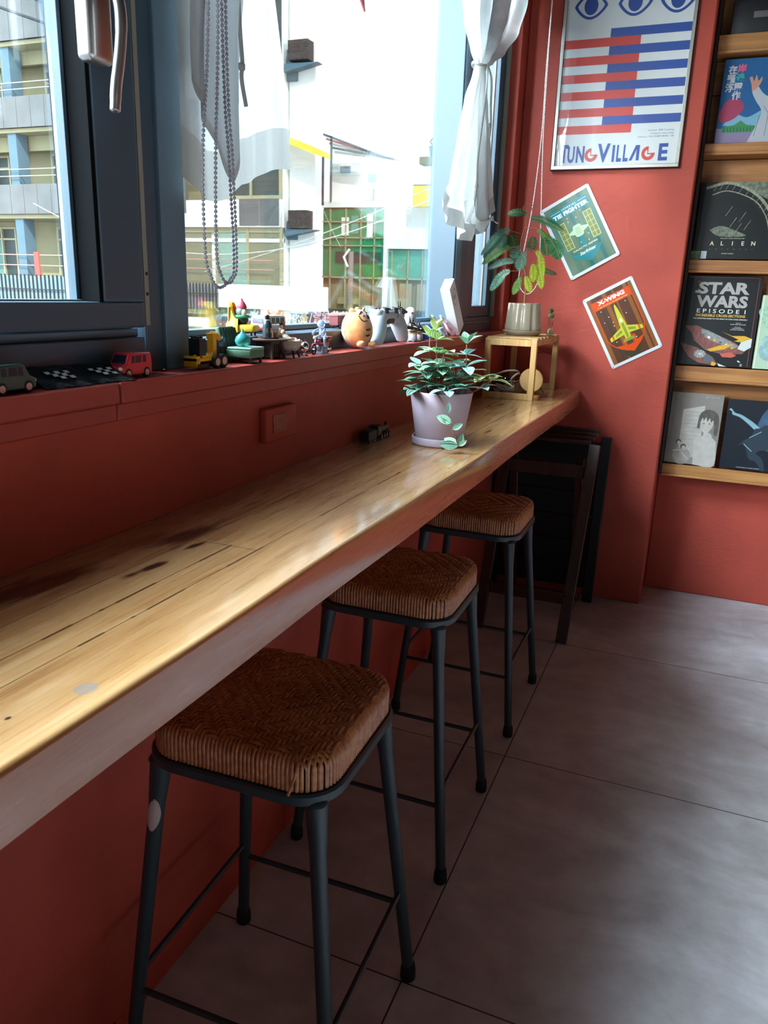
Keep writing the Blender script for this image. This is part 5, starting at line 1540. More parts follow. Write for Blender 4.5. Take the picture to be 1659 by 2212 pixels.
# acrylic tray, cable coil, wooden disc under the stand
t_ = thing('acrylic_tray', 'clear acrylic tray holding the cable coil inside the bamboo stand', 'tray', (.098, 2.865, .873))
AC = thin_glass('clear_acrylic', (.95, .97, .97))
m = MB(); m.box(-.05, .05, -.07, .07, 0, .002, AC); m.box(-.05, .05, -.07, -.068, .002, .06, AC); m.box(-.05, .05, .068, .07, .002, .06, AC); m.box(-.05, -.048, -.07, .07, .002, .06, AC); m.box(.048, .05, -.07, .07, .002, .06, AC)
m.build('tray_body', t_)
edge = MB(); M_EDGE = mat('acrylic_edge', '#a8b4b2', rough=.2)
edge.tube([(-.05, -.07, .06), (.05, -.07, .06), (.05, .07, .06), (-.05, .07, .06)], .0007, M_EDGE, 6, closed=True); edge.build('rim', t_)
M_CAB = mat('pale_grey_cable', '#b9a99b', rough=.5)
cb = MB()
pts = []
rc = random.Random(3)
for k in range(150):
    a = k * .34; rr = 1 + .16 * sin(k * .23); pts.append((.100 + .036 * rr * cos(a) * (1 + .1 * sin(k)), 2.86 + .050 * rr * sin(a), .885 + .022 * (.5 + .5 * sin(k * .071)) + .006 * sin(a * 2 + k * .05)))
pts += [(.12, 2.84, .93), (.14, 2.84, .955), (.146, 2.86, .955)]
cb.tube(catmull(pts, 3), .0035, M_CAB, 8)
cb.tube(catmull([(.03, 2.80, .93), (.055, 2.81, .945), (.10, 2.82, .965), (.135, 2.84, .968), (.145, 2.86, .96)], 6), .0032, M_CAB, 8)
tag(cb.build('cable_coil'), 'coil of thick pale cable in the clear tray', 'cable')
wd = thing('wooden_disc', 'round pale wooden disc standing on edge behind the front post of the bamboo stand', 'disc', (.197, 2.832, .894))
m = MB(); m.tube([(0, 0, .0435), (0, .001, .0435), (0, .010, .0435), (0, .011, .0435)], [.0415, .0425, .0425, .0415], M_BAM, 48); m.build('disc', wd)
MB().rbox((.022, -.012, -.015), (.03, .03, .012), wood('block_wood', '#b5723a', '#c98648', '#8c5225', axis=0), .001).build('foot_block', wd)
MB().box(-.012, .012, -.004, .016, -.021, .003, M_BAM).build('base', wd)
m = MB(); m.tube(catmull([(.03, .02, .02), (.045, .02, -.002), (.035, .018, -.018), (.01, .02, -.019)], 5), .0011, mat('black_wire', '#17130f'), 6); m.build('wire', wd); m = MB()
m.tube(catmull([(-.06, .2, .10), (-.03, .2, .125), (.0, .19, .135), (.03, .18, .13)], 5), .0012, mat('black_wire', '#17130f'), 6)
m.build('wire', wd)
pw = thing('power_adapter', 'small dark plug with an orange pilot light behind the acrylic tray', 'adapter', (.060, 2.98, .873))
MB().rbox((0, 0, .03), (.05, .035, .06), mat('dark_plastic', '#221c1c', rough=.5), .004).build('body', pw)
LEDM = mat('orange_pilot_light', '#ff9a3c', emis=6.0); MB().sph((.010, -.018, .052), .0016, LEDM, 10, 6).build('pilot_light', pw)

# ribbed pot with feathery plant on the stand
RC = (.128, 2.935, .873 + SH + .003)
rp = thing('potted_mimosa', 'feather-leaved mimosa in a ribbed beige pot on the bamboo stand', 'potted plant', RC)
M_RIB = mat('beige_glazed_ceramic', '#a89c86', rough=.22, coat=.5)
MB().lathe([(.054, 0), (.060, .003), (.072, .012), (.0755, .018), (.074, .0195), (.062, .014), (.0, .012)], M_RIB, 64, caps=False).build('saucer', rp)
def rib(a, z):
    k = (.5 + .5 * cos(9 * a + .9)); return 1 - .085 * (k ** 3) * (1 if .02 < z < .112 else .4)
m = MB(); m.lathe([(.0, .016), (.060, .016), (.0675, .021), (.0685, .028), (.0655, .055), (.0625, .09), (.0615, .108), (.0610, .114), (.0600, .1165), (.0575, .1165), (.0560, .112), (.0555, .100), (.0, .100)], M_RIB, 90, wob=rib, caps=False); m.build('pot', rp)
MB().lathe([(.0, .102), (.055, .101)], M_SOIL, 24, caps=False).build('soil', rp)
ML = mat('fern_leaflet_green', '#2f6b3a', rough=.45); ML2 = mat('fern_leaflet_blue_green', '#4f957a', rough=.4); ML3 = mat('fern_leaflet_lime', '#a6bf2c', rough=.45); ML4 = mat('fern_leaflet_mid', '#5a8f3a', rough=.45)
for m_ in (ML, ML2, ML3, ML4):
    b_ = m_.node_tree.nodes['Principled BSDF']; b_.inputs['Subsurface Weight'].default_value = .0
M_TW = mat('tan_stem', '#a8825a', rough=.6)
RO = T(-RC[0], -RC[1], -RC[2])
CAM = Vector((.7724, 0, 1.23))
m = MB(); m.tube(catmull([(.128, 2.935, 1.19), (.124, 2.94, 1.297), (.103, 2.95, 1.362), (.094, 2.95, 1.426), (.106, 2.95, 1.474), (.110, 2.95, 1.529)], 6), [.0032] * 8 + [.0026] * 8 + [.002] * 8 + [.0014] * 7, M_TW, 8, M=RO)
m.tube(catmull([(.110, 2.95, 1.52), (.100, 2.95, 1.545), (.092, 2.95, 1.535), (.100, 2.95, 1.526)], 5), .0014, M_TW, 6, M=RO)
m.tube(catmull([(.110, 2.95, 1.50), (.125, 2.95, 1.535), (.132, 2.95, 1.55), (.124, 2.95, 1.545)], 5), .0011, M_TW, 6, M=RO)
trunk = m.build('stem', rp)


def frond(pts, mt, wd=.017, drop=.35, start=.18, k=1.0, facing=(.3, -1, .25)):
    P = catmull([CAM + (Vector(p) - CAM) * k for p in pts], 8); L = sum((b_ - a).length for a, b_ in zip(P, P[1:]))
    mb = MB(); mb.tube(P, .0008, M_TW, 5, M=RO)
    n_ = max(8, int(L * (1 - start) / .0042)); acc = 0; seg = 0; cum = [0]
    for a, b_ in zip(P, P[1:]): cum.append(cum[-1] + (b_ - a).length)
    F = Vector(facing).normalized()
    for q in range(n_):
        t = start + (1 - start) * q / (n_ - 1); s_ = t * L
        while seg < len(cum) - 2 and cum[seg + 1] < s_: seg += 1
        a, b_ = P[seg], P[seg + 1]; c = a.lerp(b_, (s_ - cum[seg]) / max(1e-6, cum[seg + 1] - cum[seg])); d = (b_ - a).normalized()
        side = d.cross(F).normalized()
        tt = (t - start) / (1 - start); l_ = wd * 1.3 * (sin(pi * min(1, .12 + tt * .86)) ** .6)
        for sg in (1, -1):
            dd = (side * sg + d * .35 + Vector((0, 0, -drop * .8)) + F * rnd.uniform(-.15, .15)).normalized()
            ww = d * .0025; o_ = len(mb.v)
            q0 = c + dd * .0004; q1 = c + dd * l_ * .5 ; q2 = c + dd * l_
            mb.add([q0 - ww * .6, q0 + ww * .6, q1 + ww + F * .0006, q2 + ww * .35, q2 - ww * .35, q1 - ww + F * .0006], [(0, 1, 2, 5), (5, 2, 3, 4)], mt, M=RO)
    mb.build('frond', trunk, sharp=0)


frond([(.114, 2.95, 1.513), (.076, 2.95, 1.524), (.039, 2.95, 1.518)], ML, .013, .5)
frond([(.112, 2.94, 1.505), (.171, 2.92, 1.497), (.252, 2.90, 1.458)], ML, .015, .5, .12)
frond([(.106, 2.94, 1.47), (.166, 2.90, 1.461), (.225, 2.86, 1.41), (.250, 2.84, 1.385)], ML4, .012, .5, .35)
frond([(.149, 2.94, 1.458), (.211, 2.92, 1.419), (.238, 2.92, 1.364)], ML, .016, .3)
frond([(.091, 2.95, 1.45), (.021, 2.95, 1.458), (-.052, 2.95, 1.376)], ML2, .013, .4, .25, .95)
frond([(.047, 2.95, 1.454), (.007, 2.95, 1.409), (-.043, 2.95, 1.366)], ML2, .016, .3, .15, .955)
frond([(.099, 2.95, 1.41), (.026, 2.95, 1.393), (-.046, 2.95, 1.343)], ML4, .012, .3, .3, .95)
frond([(.010, 2.95, 1.445), (.020, 2.95, 1.425), (.025, 2.95, 1.396)], ML2, .017, .1, .1, .965)
frond([(.034, 2.95, 1.452), (.037, 2.95, 1.425), (.038, 2.95, 1.393)], ML, .019, .1, .1, .97)
frond([(.044, 2.95, 1.452), (.062, 2.95, 1.435), (.072, 2.95, 1.405)], ML, .017, .1, .1, .97)
frond([(.137, 2.95, 1.445), (.136, 2.95, 1.42), (.134, 2.95, 1.393)], ML, .019, .1, .1, .97)
frond([(.171, 2.95, 1.442), (.185, 2.95, 1.415), (.193, 2.95, 1.378)], ML, .020, .1, .1, .965)
frond([(.193, 2.95, 1.436), (.220, 2.95, 1.405), (.238, 2.95, 1.366)], ML, .020, .1, .1, .96)
frond([(.10, 2.95, 1.402), (.034, 2.95, 1.405), (-.002, 2.95, 1.373)], ML4, .016, .3, .3, .97)
frond([(.103, 2.95, 1.402), (.080, 2.95, 1.392), (.066, 2.95, 1.366)], ML2, .016, .2, .2, .965)
frond([(.112, 2.95, 1.402), (.165, 2.95, 1.378), (.184, 2.95, 1.298)], ML3, .011, .2, .3, .96)
frond([(.104, 2.95, 1.345), (.038, 2.95, 1.355), (-.022, 2.95, 1.327)], ML2, .012, .3, .25, .96)
frond([(.101, 2.95, 1.321), (.041, 2.95, 1.312), (-.008, 2.95, 1.249)], ML2, .014, .2, .3, .95)
frond([(.107, 2.95, 1.313), (.093, 2.95, 1.272), (.080, 2.95, 1.238)], ML4, .012, .1, .2, .96)
frond([(.116, 2.95, 1.313), (.130, 2.95, 1.281), (.142, 2.95, 1.248)], ML3, .012, .1, .2, .955)
frond([(.141, 2.95, 1.358), (.148, 2.95, 1.322), (.150, 2.95, 1.285)], ML3, .013, .1, .2, .96)
frond([(.154, 2.95, 1.362), (.170, 2.95, 1.314), (.183, 2.95, 1.262)], ML3, .013, .1, .2, .965)
frond([(.117, 2.95, 1.338), (.178, 2.95, 1.327), (.233, 2.95, 1.311)], ML, .009, .3, .35)
frond([(.121, 2.95, 1.394), (.103, 2.95, 1.37), (.092, 2.95, 1.325)], ML2, .017, .1, .15, .955)

sb = thing('glass_bottle', 'tiny corked glass bottle with a succulent on top, right of the ribbed pot', 'bottle', (.207, 3.06, .873 + SH + .003))
BG = thin_glass('bottle_glass', (.92, .93, .92))
MB().lathe([(.010, 0), (.0125, .002), (.013, .012), (.009, .030), (.0085, .052), (.0125, .066), (.0125, .070)], BG, 24).build('bottle', sb)
MB().lathe([(.0075, .004), (.010, .007), (.008, .022), (.0, .026)], mat('pale_bottle_filling', '#d6cfa0', rough=.6), 16).build('filling', sb)
MB().lathe([(.009, .064), (.011, .068), (.0115, .078), (.0, .079)], mat('cork', '#7f8f55', rough=.8), 16).build('cork', sb)
m = MB()
for k in range(14):
    a = k * 2.4; el = .1 + .075 * k; dd = Vector((cos(a) * cos(el), sin(a) * cos(el), sin(el)))
    leaf_mesh(m, Vector((0, 0, .079 + .001 * k)), dd, Vector((0, 0, 1)), .020 - .0006 * k, .008, LF, curl=-.2, cup=.3, stripes=False)
m.build('succulent', sb, sharp=0)

# ================================================================ folded wooden chairs under the counter end
M_DK = wood('dark_brown_stained_wood', '#3a2019', '#4d2c22', '#26140f', axis=2, rough=.35, bump=.05)
M_BK = mat('black_stained_wood', '#0e0f11', rough=.5)
fc = thing('folding_chair', 'dark brown folded wooden chair leaning under the far end of the counter', 'chair', (.42, 2.68, 0))
def FC(name, pts, w_, th, m_=None, root=None):
    root = root or fc; mb = MB(); a, b_ = Vector(pts[0]), Vector(pts[1]); d = (b_ - a).normalized(); s = Vector((1, 0, 0)) if abs(d.x) < .9 else Vector((0, 1, 0)); s = (s - d * s.dot(d)).normalized(); n_ = d.cross(s)
    vs = []
    for e_ in (a, b_):
        for (i, j) in ((-1, -1), (1, -1), (1, 1), (-1, 1)): vs.append(e_ + s * (i * w_ / 2) + n_ * (j * th / 2))
    mb.add(vs, [(3, 2, 1, 0), (4, 5, 6, 7), (0, 1, 5, 4), (1, 2, 6, 5), (2, 3, 7, 6), (3, 0, 4, 7)], m_ or M_DK)
    o = mb.build(name, root, bevel=.002, recalc=True); o.location = tuple(-c for c in root.location); return o
FC('leg', [(.418, 2.690, .0), (.436, 2.935, .705)], .040, .022)
FC('leg', [(.100, 2.690, .0), (.106, 2.935, .705)], .040, .022)
FC('leg', [(.385, 3.14, .0), (.385, 2.96, .64)], .030, .020); FC('leg', [(.130, 3.14, .0), (.130, 2.96, .64)], .030, .020)
FC('crossbar', [(.10, 2.745, .155), (.42, 2.745, .155)], .02, .045)
FC('crossbar', [(.11, 2.925, .60), (.43, 2.925, .60)], .018, .05)
for k in range(4):
    y = 2.955 + k * .036
    mb = MB(); mb.box(.12, .415 + .008 * k, y, y + .030, .700 + .010 * k, .712 + .010 * k, M_DK); o = mb.build('seat_slat', fc, bevel=.0015); o.location = (-.42, -2.68, 0)
fb = thing('folding_chair', 'black folded chair standing behind the brown one against the end wall', 'chair', (.44, 3.16, 0))
FC('leg', [(.445, 3.150, .0), (.452, 3.165, .700)], .040, .030, M_BK, fb); FC('leg', [(.03, 3.15, 0), (.03, 3.165, .70)], .040, .030, M_BK, fb)
for k in range(6):
    FC('backrest_slat', [(.04, 3.17, .10 + k * .105), (.44, 3.17, .10 + k * .105)], .014, .098, M_BK, fb)
# ================================================================ toys along the sill
ZL = 1.1385     # ledge of the middle window frame
K_BLK = mat('toy_black', '#121416', rough=.4); K_WIN = mat('toy_window', '#1e2a33', rough=.15); K_TYRE = mat('toy_tyre', '#1b1b1c', rough=.7); K_HUB = mat('toy_hub', '#b8aca2', rough=.35, metal=.6)
K_WHITE = mat('toy_white', '#dedede', rough=.35); K_LAMP = mat('toy_lamp', '#efe6c8', rough=.2)


def wheel(t, x, y, r, w_, name='wheel'):
    m = MB(); m.tube([(x, y - w_ / 2, r), (x, y - w_ * .42, r), (x, y + w_ * .42, r), (x, y + w_ / 2, r)], [r * .88, r, r, r * .88], K_TYRE, 20)
    sg = -1 if y < 0 else 1
    m.cyl((x, y + sg * w_ * .3, r), (x, y + sg * (w_ * .5 + .0003), r), r * .6, K_HUB, n=12)
    m.build(name, t)


def toy_van(label, loc, rz, L, Wd, H, body, kind='kei', roof=None, group=None):
    t = thing('toy_van', label, 'toy car', loc, rz, group)
    m = MB(); s = L; r = .115 * L
    if kind == 'kei': prof = [(0, .12), (-.005, .42), (.02, .50), (.13, .58), (.24, .93), (.30, .99), (.40, 1.0), (.93, .98), (.985, .90), (1.0, .45), (.99, .12)]
    else: prof = [(0.01, .14), (-.01, .34), (.0, .50), (.05, .60), (.09, .86), (.15, .96), (.25, 1.0), (.88, 1.0), (.96, .93), (.99, .60), (1.0, .14)]
    m.prism([(a * L - L / 2, b_ * H) for a, b_ in prof], -Wd / 2, Wd / 2, body, WALL)
    bo = m.build('body', t, bevel=.0022, seg=3)
    if roof:
        m = MB(); m.prism([(a * L - L / 2, b_ * H) for a, b_ in ((.045, .58), (.085, .865), (.145, .965), (.25, 1.006), (.88, 1.006), (.963, .935), (.985, .58))], -Wd / 2 - .0003, Wd / 2 + .0003, roof, WALL); m.build('roof', t, bevel=.0018, seg=2)
    g = MB(); zt, zb = .88 * H, .60 * H
    xs = ((.29, .40), (.44, .62), (.68, .78)) if kind == 'kei' else ((.14, .28), (.33, .48), (.53, .68), (.73, .90))
    for sg in (-1, 1):
        for i, (a, b_) in enumerate(xs):
            lean = .03 if (i == 0 and kind == 'kei') else 0
            y = sg * (Wd / 2 + .0006)
            q = [((a) * L - L / 2, zb), (b_ * L - L / 2, zb), (b_ * L - L / 2, zt), ((a + lean) * L - L / 2, zt)]
            g.add([(x, y, z) for x, z in q], [(0, 1, 2, 3) if sg < 0 else (3, 2, 1, 0)], K_WIN, sm=False)
    if kind == 'kei': w = [(.145, .60), (.245, .91)]
    else: w = [(.052, .62), (.088, .86)]
    (a, za), (b_, zb2) = w
    for q in (.003,):
        g.add([(a * L - L / 2 - .0012, -Wd * .40, za * H), (a * L - L / 2 - .0012, Wd * .40, za * H), (b_ * L - L / 2 - .0012, Wd * .36, zb2 * H), (b_ * L - L / 2 - .0012, -Wd * .36, zb2 * H)], [(0, 3, 2, 1)], K_WIN, sm=False)
    g.build('window', t)
    for sy in (-1, 1):
        for fx in (.19, .80): wheel(t, fx * L - L / 2, sy * (Wd / 2 - .0025), r, .006)
        MB().sph((-.495 * L, sy * Wd * .36, .40 * H), (.0022, .0038, .0028), K_LAMP, 12, 8).build('headlamp', t)
    MB().box(-L * .515, -L * .49, -Wd * .3, Wd * .3, .18 * H, .27 * H, K_BLK).build('grille', t)
    return t


Z0 = ZS
toy_van('small red toy minivan on the sill in front of the window mullion', (-.012, .928, Z0), 90, .066, .030, .037, mat('toy_red', '#c02335', rough=.28, coat=.5))
toy_van('dark green toy minivan cut off by the left picture edge', (-.010, .702, Z0), -90, .066, .030, .036, mat('toy_green', '#1f4a3f', rough=.3, coat=.4))
toy_van('white toy microbus with red sides behind the little round table', (-.092, 1.462, ZL), 90, .092, .034, .036, mat('toy_crimson', '#b03345', rough=.3, coat=.4), 'bus', roof=mat('toy_cream_white', '#e3dedb', rough=.3))

# black sachets with checkered print
K_FOIL = mat('black_glossy_pouch', '#15191d', rough=.2, bump=.6, bscale=70, bdist=.002)
def sachet(label, loc, rz, tilt):
    t = thing('checkered_pouch', label, 'pouch', loc, group='black checkered pouches', rot=(radians(tilt), 0, radians(rz)))
    m = MB(); vs = []; fs = []; nx, ny = 14, 10; Lx, Ly = .080, .056
    for sgn in (1, -1):
        for j in range(ny + 1):
            for i in range(nx + 1):
                u, v = i / nx * 2 - 1, j / ny * 2 - 1
                h = .0022 * (1 - u ** 4) * (1 - v ** 4) + .0006 * sin(u * 7 + v * 5) + .0002
                vs.append((u * Lx / 2, v * Ly / 2, sgn * h if sgn > 0 else -.0004 * (1 - u * u)))
    for s_ in range(2):
        o = s_ * (nx + 1) * (ny + 1)
        for j in range(ny):
            for i in range(nx):
                a = o + j * (nx + 1) + i; f_ = (a, a + 1, a + nx + 2, a + nx + 1); fs.append(f_ if s_ == 0 else f_[::-1])
    m.add(vs, fs, K_FOIL); m.build('pouch_body', t, sharp=0)
    c = MB(); s_ = .0075
    for i in range(5):
        for j in range(3):
            if (i + j) % 2 == 0 and not (i == 0 and j == 0): c.flat([(-.018 + i * s_, -.012 + j * s_ * .9), (-.018 + (i + 1) * s_, -.012 + j * s_ * .9), (-.018 + (i + 1) * s_, -.012 + (j + 1) * s_ * .9), (-.018 + i * s_, -.012 + (j + 1) * s_ * .9)], .0036, K_WHITE)
    c.build('checker_print', t)
sachet('left of the two black checkered pouches on the sill', (-.014, .790, Z0 + .0125), 84, 24)
sachet('right of the two black checkered pouches, next to the red minivan', (-.012, .868, Z0 + .0115), 78, 22)

# brick-built digger
M_Y = mat('brick_yellow', '#e0a21f', rough=.3); M_DB = mat('brick_smoke_blue', '#3a5f7a', rough=.15)
t = thing('toy_digger', 'yellow brick-built digger with a black block on its back', 'toy', (-.010, 1.118, Z0), 90)
m = MB(); m.cbox((-.012, 0, .016), (.066, .026, .006), M_Y); m.cbox((-.040, 0, .013), (.010, .026, .018), M_Y); m.cbox((-.012, 0, .0205), (.030, .024, .004), M_Y)
for x in (-.04, .004, .012): m.cyl((x, -.006, .02), (x, -.006, .0245), .0026, M_Y, n=12)
m.build('chassis', t, bevel=.0008)
m = MB(); m.cbox((-.024, 0, .036), (.018, .022, .028), K_BLK)
for x in (-.029, -.020):
    for y in (-.005, .006): m.cyl((x, y, .05), (x, y, .0535), .0028, K_BLK, n=12)
m.build('black_block', t, bevel=.0006)
m = MB(); m.cbox((.018, 0, .036), (.010, .012, .034), M_Y); m.cbox((.018, 0, .052), (.013, .014, .010), M_Y); m.tube([(.018, 0, .054), (.030, 0, .053), (.042, 0, .046)], [.0062, .0058, .004], M_Y, 10); m.build('boom_arm', t, bevel=.0006)
m = MB(); m.tube([(.043, 0, .046), (.050, 0, .045), (.052, 0, .050)], [.0035, .003, .001], M_DB, 8); m.tube([(.048, 0, .044), (.055, 0, .042), (.056, 0, .047)], [.003, .003, .001], M_DB, 8); m.cbox((.040, -.004, .038), (.006, .005, .008), M_DB); m.build('claw', t)
for (x, r) in ((.006, .0105), (.026, .0115)):
    for sy in (-1, 1): wheel(t, x, sy * .015, r, .009)
m = MB(); m.cbox((-.028, -.0125, .006), (.03, .004, .006), K_BLK); m.build('track_guard', t)

# green tufted chair
M_GC = mat('green_toy_upholstery', '#4e7355', rough=.6, var=.06, vscale=80); M_GC2 = mat('dark_green_tufting', '#2f4437', rough=.6)
t = thing('miniature_chair', 'green tufted miniature chair on the sill', 'miniature chair', (-.026, 1.243, Z0), 4); t.scale = (.78, 1.08, .84)
MB().rbox((.018, 0, .021), (.066, .050, .018), M_GC, .003).build('seat', t)
MB().rbox((.020, 0, .0315), (.064, .050, .006), mat('pale_green_cushion', '#7f9d86', rough=.7), .0028).build('cushion', t)
tb = T(-.024, 0, .024) @ RY(-14)
m = MB(); m.rbox((0, 0, .024), (.012, .050, .056), M_GC, .003, tb); o = m.build('backrest', t)
m = MB()
for k in range(5):
    m.tube([tb @ Vector((.0065, -.021 + k * .0105, .004)), tb @ Vector((.0078, -.021 + k * .0105, .02)), tb @ Vector((.0065, -.016 + k * .0095, .048))], [.0044, .0052, .0042], M_GC2, 8)
m.build('tufting', o)
for sx_ in (-.008, .044):
    for sy in (-.019, .019): MB().cyl((sx_, sy, 0), (sx_, sy, .013), .0030, K_BLK, .0036, n=10).build('leg', t)
m = MB(); t2 = thing('glass_droplet', 'translucent teal droplet ornament sitting on the green miniature chair', 'ornament', (-.012, 1.236, Z0 + .0290))
M_TEALG = mat('translucent_teal', '#5cc9c6', rough=.15, trans=.55, ior=1.3)
m.lathe([(0, 0), (.008, .0008), (.013, .005), (.0145, .011), (.012, .018), (.006, .023), (.0025, .027), (.0012, .031), (0, .0335)], M_TEALG, 28, caps=False); m.build('droplet', t2)

# yellow egg chair with figurine
M_YC = mat('mustard_toy_plastic', '#d9ab1e', rough=.4); M_YI = mat('brown_toy_lining', '#7a5a2a', rough=.7)
t = thing('miniature_chair', 'tall yellow shell-backed miniature armchair on the window ledge', 'miniature chair', (-.086, 1.345, ZL), 14)
m = MB(); vs = []; fs = []
def shell(sgn, th):
    out = []
    for j in range(13):
        v = j / 12
        for i in range(17):
            a = radians(-100 + 200 * i / 16); open_ = abs(a) / radians(100)
            top = .062 - .030 * sstep((open_ - .28) / .6) ; z = .006 + (top - .006) * v
            r = (.022 + .004 * sin(pi * min(1, z / .03))) * (1 - .15 * v) + th
            out.append((-.002 - r * cos(a) * 1.05 + .0, r * sin(a), z))
    return out
A_ = shell(0, .0); B2 = shell(0, -.005); nA = len(A_)
for j in range(12):
    for i in range(16):
        a = j * 17 + i; fs.append((a, a + 1, a + 18, a + 17)); fs.append((nA + a, nA + a + 17, nA + a + 18, nA + a + 1))
for i in range(16): a = 12 * 17 + i; fs.append((a, a + 1, nA + a + 1, nA + a))
for j in range(12):
    a = j * 17; fs.append((a, a + 17, nA + a + 17, nA + a)); a += 16; fs.append((a + 17, a, nA + a, nA + a + 17))
m.add(A_ + B2, fs, M_YC); m.build('shell_back', t, recalc=True)
MB().rbox((.012, 0, .014), (.044, .040, .014), M_YC, .005).build('seat', t)
m = MB(); m.rbox((-.0175, 0, .034), (.006, .034, .040), M_YI, .0025); m.build('lining', t)
for sx_ in (-.012, .026):
    for sy in (-.012, .012): MB().cyl((sx_, sy, 0), (sx_, sy, .009), .002, K_BLK, n=8).build('leg', t)
t = thing('figurine', 'little round figurine with red pointed hat and green scarf seated in the yellow armchair', 'figurine', (-.082, 1.345, ZL + .0205), 14)
MB().sph((0, 0, .009), (.012, .013, .0115), mat('fig_black', '#1f2a2c', rough=.5), 20, 12).build('body', t)
MB().sph((-.001, 0, .024), (.011, .012, .011), mat('fig_grey', '#6b6f73', rough=.6), 20, 12).build('head', t)
MB().sph((.006, -.006, .023), (.006, .006, .0065), mat('fig_beige', '#cbb48e', rough=.6), 14, 8).build('face', t)
MB().tube([(.0125 * cos(a), .0135 * sin(a), .0155) for a in [2 * pi * k / 24 for k in range(24)]], .0030, mat('fig_green', '#2f8f5a', rough=.7), 8, closed=True).build('scarf', t)
m = MB(); m.lathe([(.0095, 0), (.0100, .002), (.0075, .008), (.004, .013), (.0018, .016), (.0022, .0175), (0, .0195)], mat('fig_red', '#c23a4a', rough=.6), 20, T(0, 0, .031)); m.build('pointed_hat', t)

# little table with tray and things on it
M_TB = mat('dark_toy_wood', '#4a3832', rough=.5, var=.1, vscale=120)
t = thing('miniature_table', 'round dark miniature table with a carved base, between the green and beige chairs', 'miniature table', (-.030, 1.355, Z0))
MB().lathe([(.0, .0345), (.038, .0345), (.040, .036), (.040, .038), (.038, .0392), (.0, .0392)], M_TB, 40, caps=False).build('table_top', t)
m = MB(); m.cbox((0, 0, .018), (.036, .036, .034), M_TB); m.build('pedestal', t, bevel=.002)
for sx_ in (-1, 1):
    for sy in (-1, 1): MB().cyl((sx_ * .024, sy * .024, 0), (sx_ * .019, sy * .019, .035), .003, M_TB, n=8).build('leg', t)
m = MB()
for k in range(4): m.cbox((.0185, -.012 + k * .008, .018), (.0015, .004, .020), K_BLK)
m.build('carving', t)
ZTb = Z0 + .0392
t = thing('miniature_tray', 'small round brown tray on the miniature table', 'tray', (-.022, 1.345, ZTb)); MB().lathe([(.0, 0), (.019, 0), (.0215, .003), (.0205, .003), (.0185, .0015), (.0, .0015)], mat('tray_brown', '#6b4a40', rough=.5), 32, caps=False).build('tray', t)
t = thing('miniature_bottle', 'dark green miniature bottle with beige label on the tray', 'bottle', (-.022, 1.340, ZTb + .0016))
MB().lathe([(.0090, 0), (.0092, .022), (.0078, .028), (.0048, .032), (.0045, .034)], mat('bottle_green_grey', '#27383a', rough=.35), 24).build('bottle', t)
MB().lathe([(.0047, .034), (.0047, .0415), (.0035, .043), (0, .0432)], mat('cap_black', '#17191b', rough=.3), 20, caps=False).build('cap', t)
MB().lathe([(.0052, .0325), (.0055, .0345)], K_WHITE, 20, caps=False).build('collar', t)
m = MB(); m.disc((0, 0), .0055, 0, mat('label_beige', '#b7a88c', rough=.6), T(.0072, -.0048, .014) @ RZ(-34) @ RY(90), ry=.0075); m.build('label_print', t)
t = thing('miniature_cup', 'tiny brown cup beside the miniature bottle', 'cup', (-.018, 1.360, ZTb + .0016)); MB().lathe([(.0030, 0), (.0048, .002), (.0055, .011), (.0050, .011), (.0042, .003), (0, .002)], mat('cup_brown', '#9a6a4e', rough=.4), 20, caps=False).build('cup', t)
m = MB(); m.box(-.009, .009, -.0006, .0006, 0, .026, mat('menu_white', '#c9c6c4', rough=.7), RX(12)); o = m.build('miniature_menu_card'); o.location = (-.028, 1.376, ZTb); o.rotation_euler = (0, 0, radians(60)); tag(o, 'white folded menu card standing on the miniature table', 'card')

# beige tub chair with teddy
M_BE = mat('beige_toy', '#b29a86', rough=.6); M_BE2 = mat('tan_toy', '#8d6a4e', rough=.6)
t = thing('miniature_chair', 'beige shell miniature tub chair on splayed dark legs', 'miniature chair', (-.010, 1.402, Z0), 8)
m = MB(); prof = []
vs = []; fs = []
for th in (0, -.0035):
    for j in range(9):
        ph = radians(-90 + 100 * j / 8)
        for i in range(24):
            a = 2 * pi * i / 24; r = (.024 + th) * cos(ph) if j < 8 else (.0245 + th)
            lift = .014 * max(0, -cos(a)) * (j / 8)
            vs.append((r * cos(a) * 1.15, r * sin(a), .030 + (.019 + th) * sin(ph) + lift))
for s_ in range(2):
    o_ = s_ * 9 * 24
    for j in range(8):
        for i in range(24):
            a = o_ + j * 24 + i; b_ = o_ + j * 24 + (i + 1) % 24; f_ = (a, b_, b_ + 24, a + 24); fs.append(f_ if s_ == 0 else f_[::-1])
for i in range(24): a = 8 * 24 + i; b_ = 8 * 24 + (i + 1) % 24; fs.append((a, b_, b_ + 216, a + 216))
m.add(vs, fs, M_BE); m.build('shell', t, recalc=True)
MB().rbox((.004, 0, .024), (.036, .032, .008), mat('cream_cushion', '#cfc0ae', rough=.7), .0035).build('cushion', t)
for (x, y) in ((-.012, -.012), (-.012, .012), (.014, -.012), (.014, .012)): MB().cyl((x * 1.3, y * 1.3, 0), (x, y, .014), .0019, K_BLK, .0024, n=8).build('leg', t)
t = thing('figurine', 'tan round-headed figurine with a small dark hat behind the beige tub chair', 'figurine', (-.034, 1.402, Z0), 8)
MB().sph((0, 0, .020), (.013, .014, .020), M_BE2, 20, 12).build('body', t)
MB().sph((0, 0, .048), (.0135, .0145, .012), mat('tan_light_toy', '#a98a66', rough=.55), 20, 12).build('head', t)
for sy in (-1, 1): MB().sph((0, sy * .011, .057), (.003, .004, .004), M_BE2, 12, 8).build('ear', t)
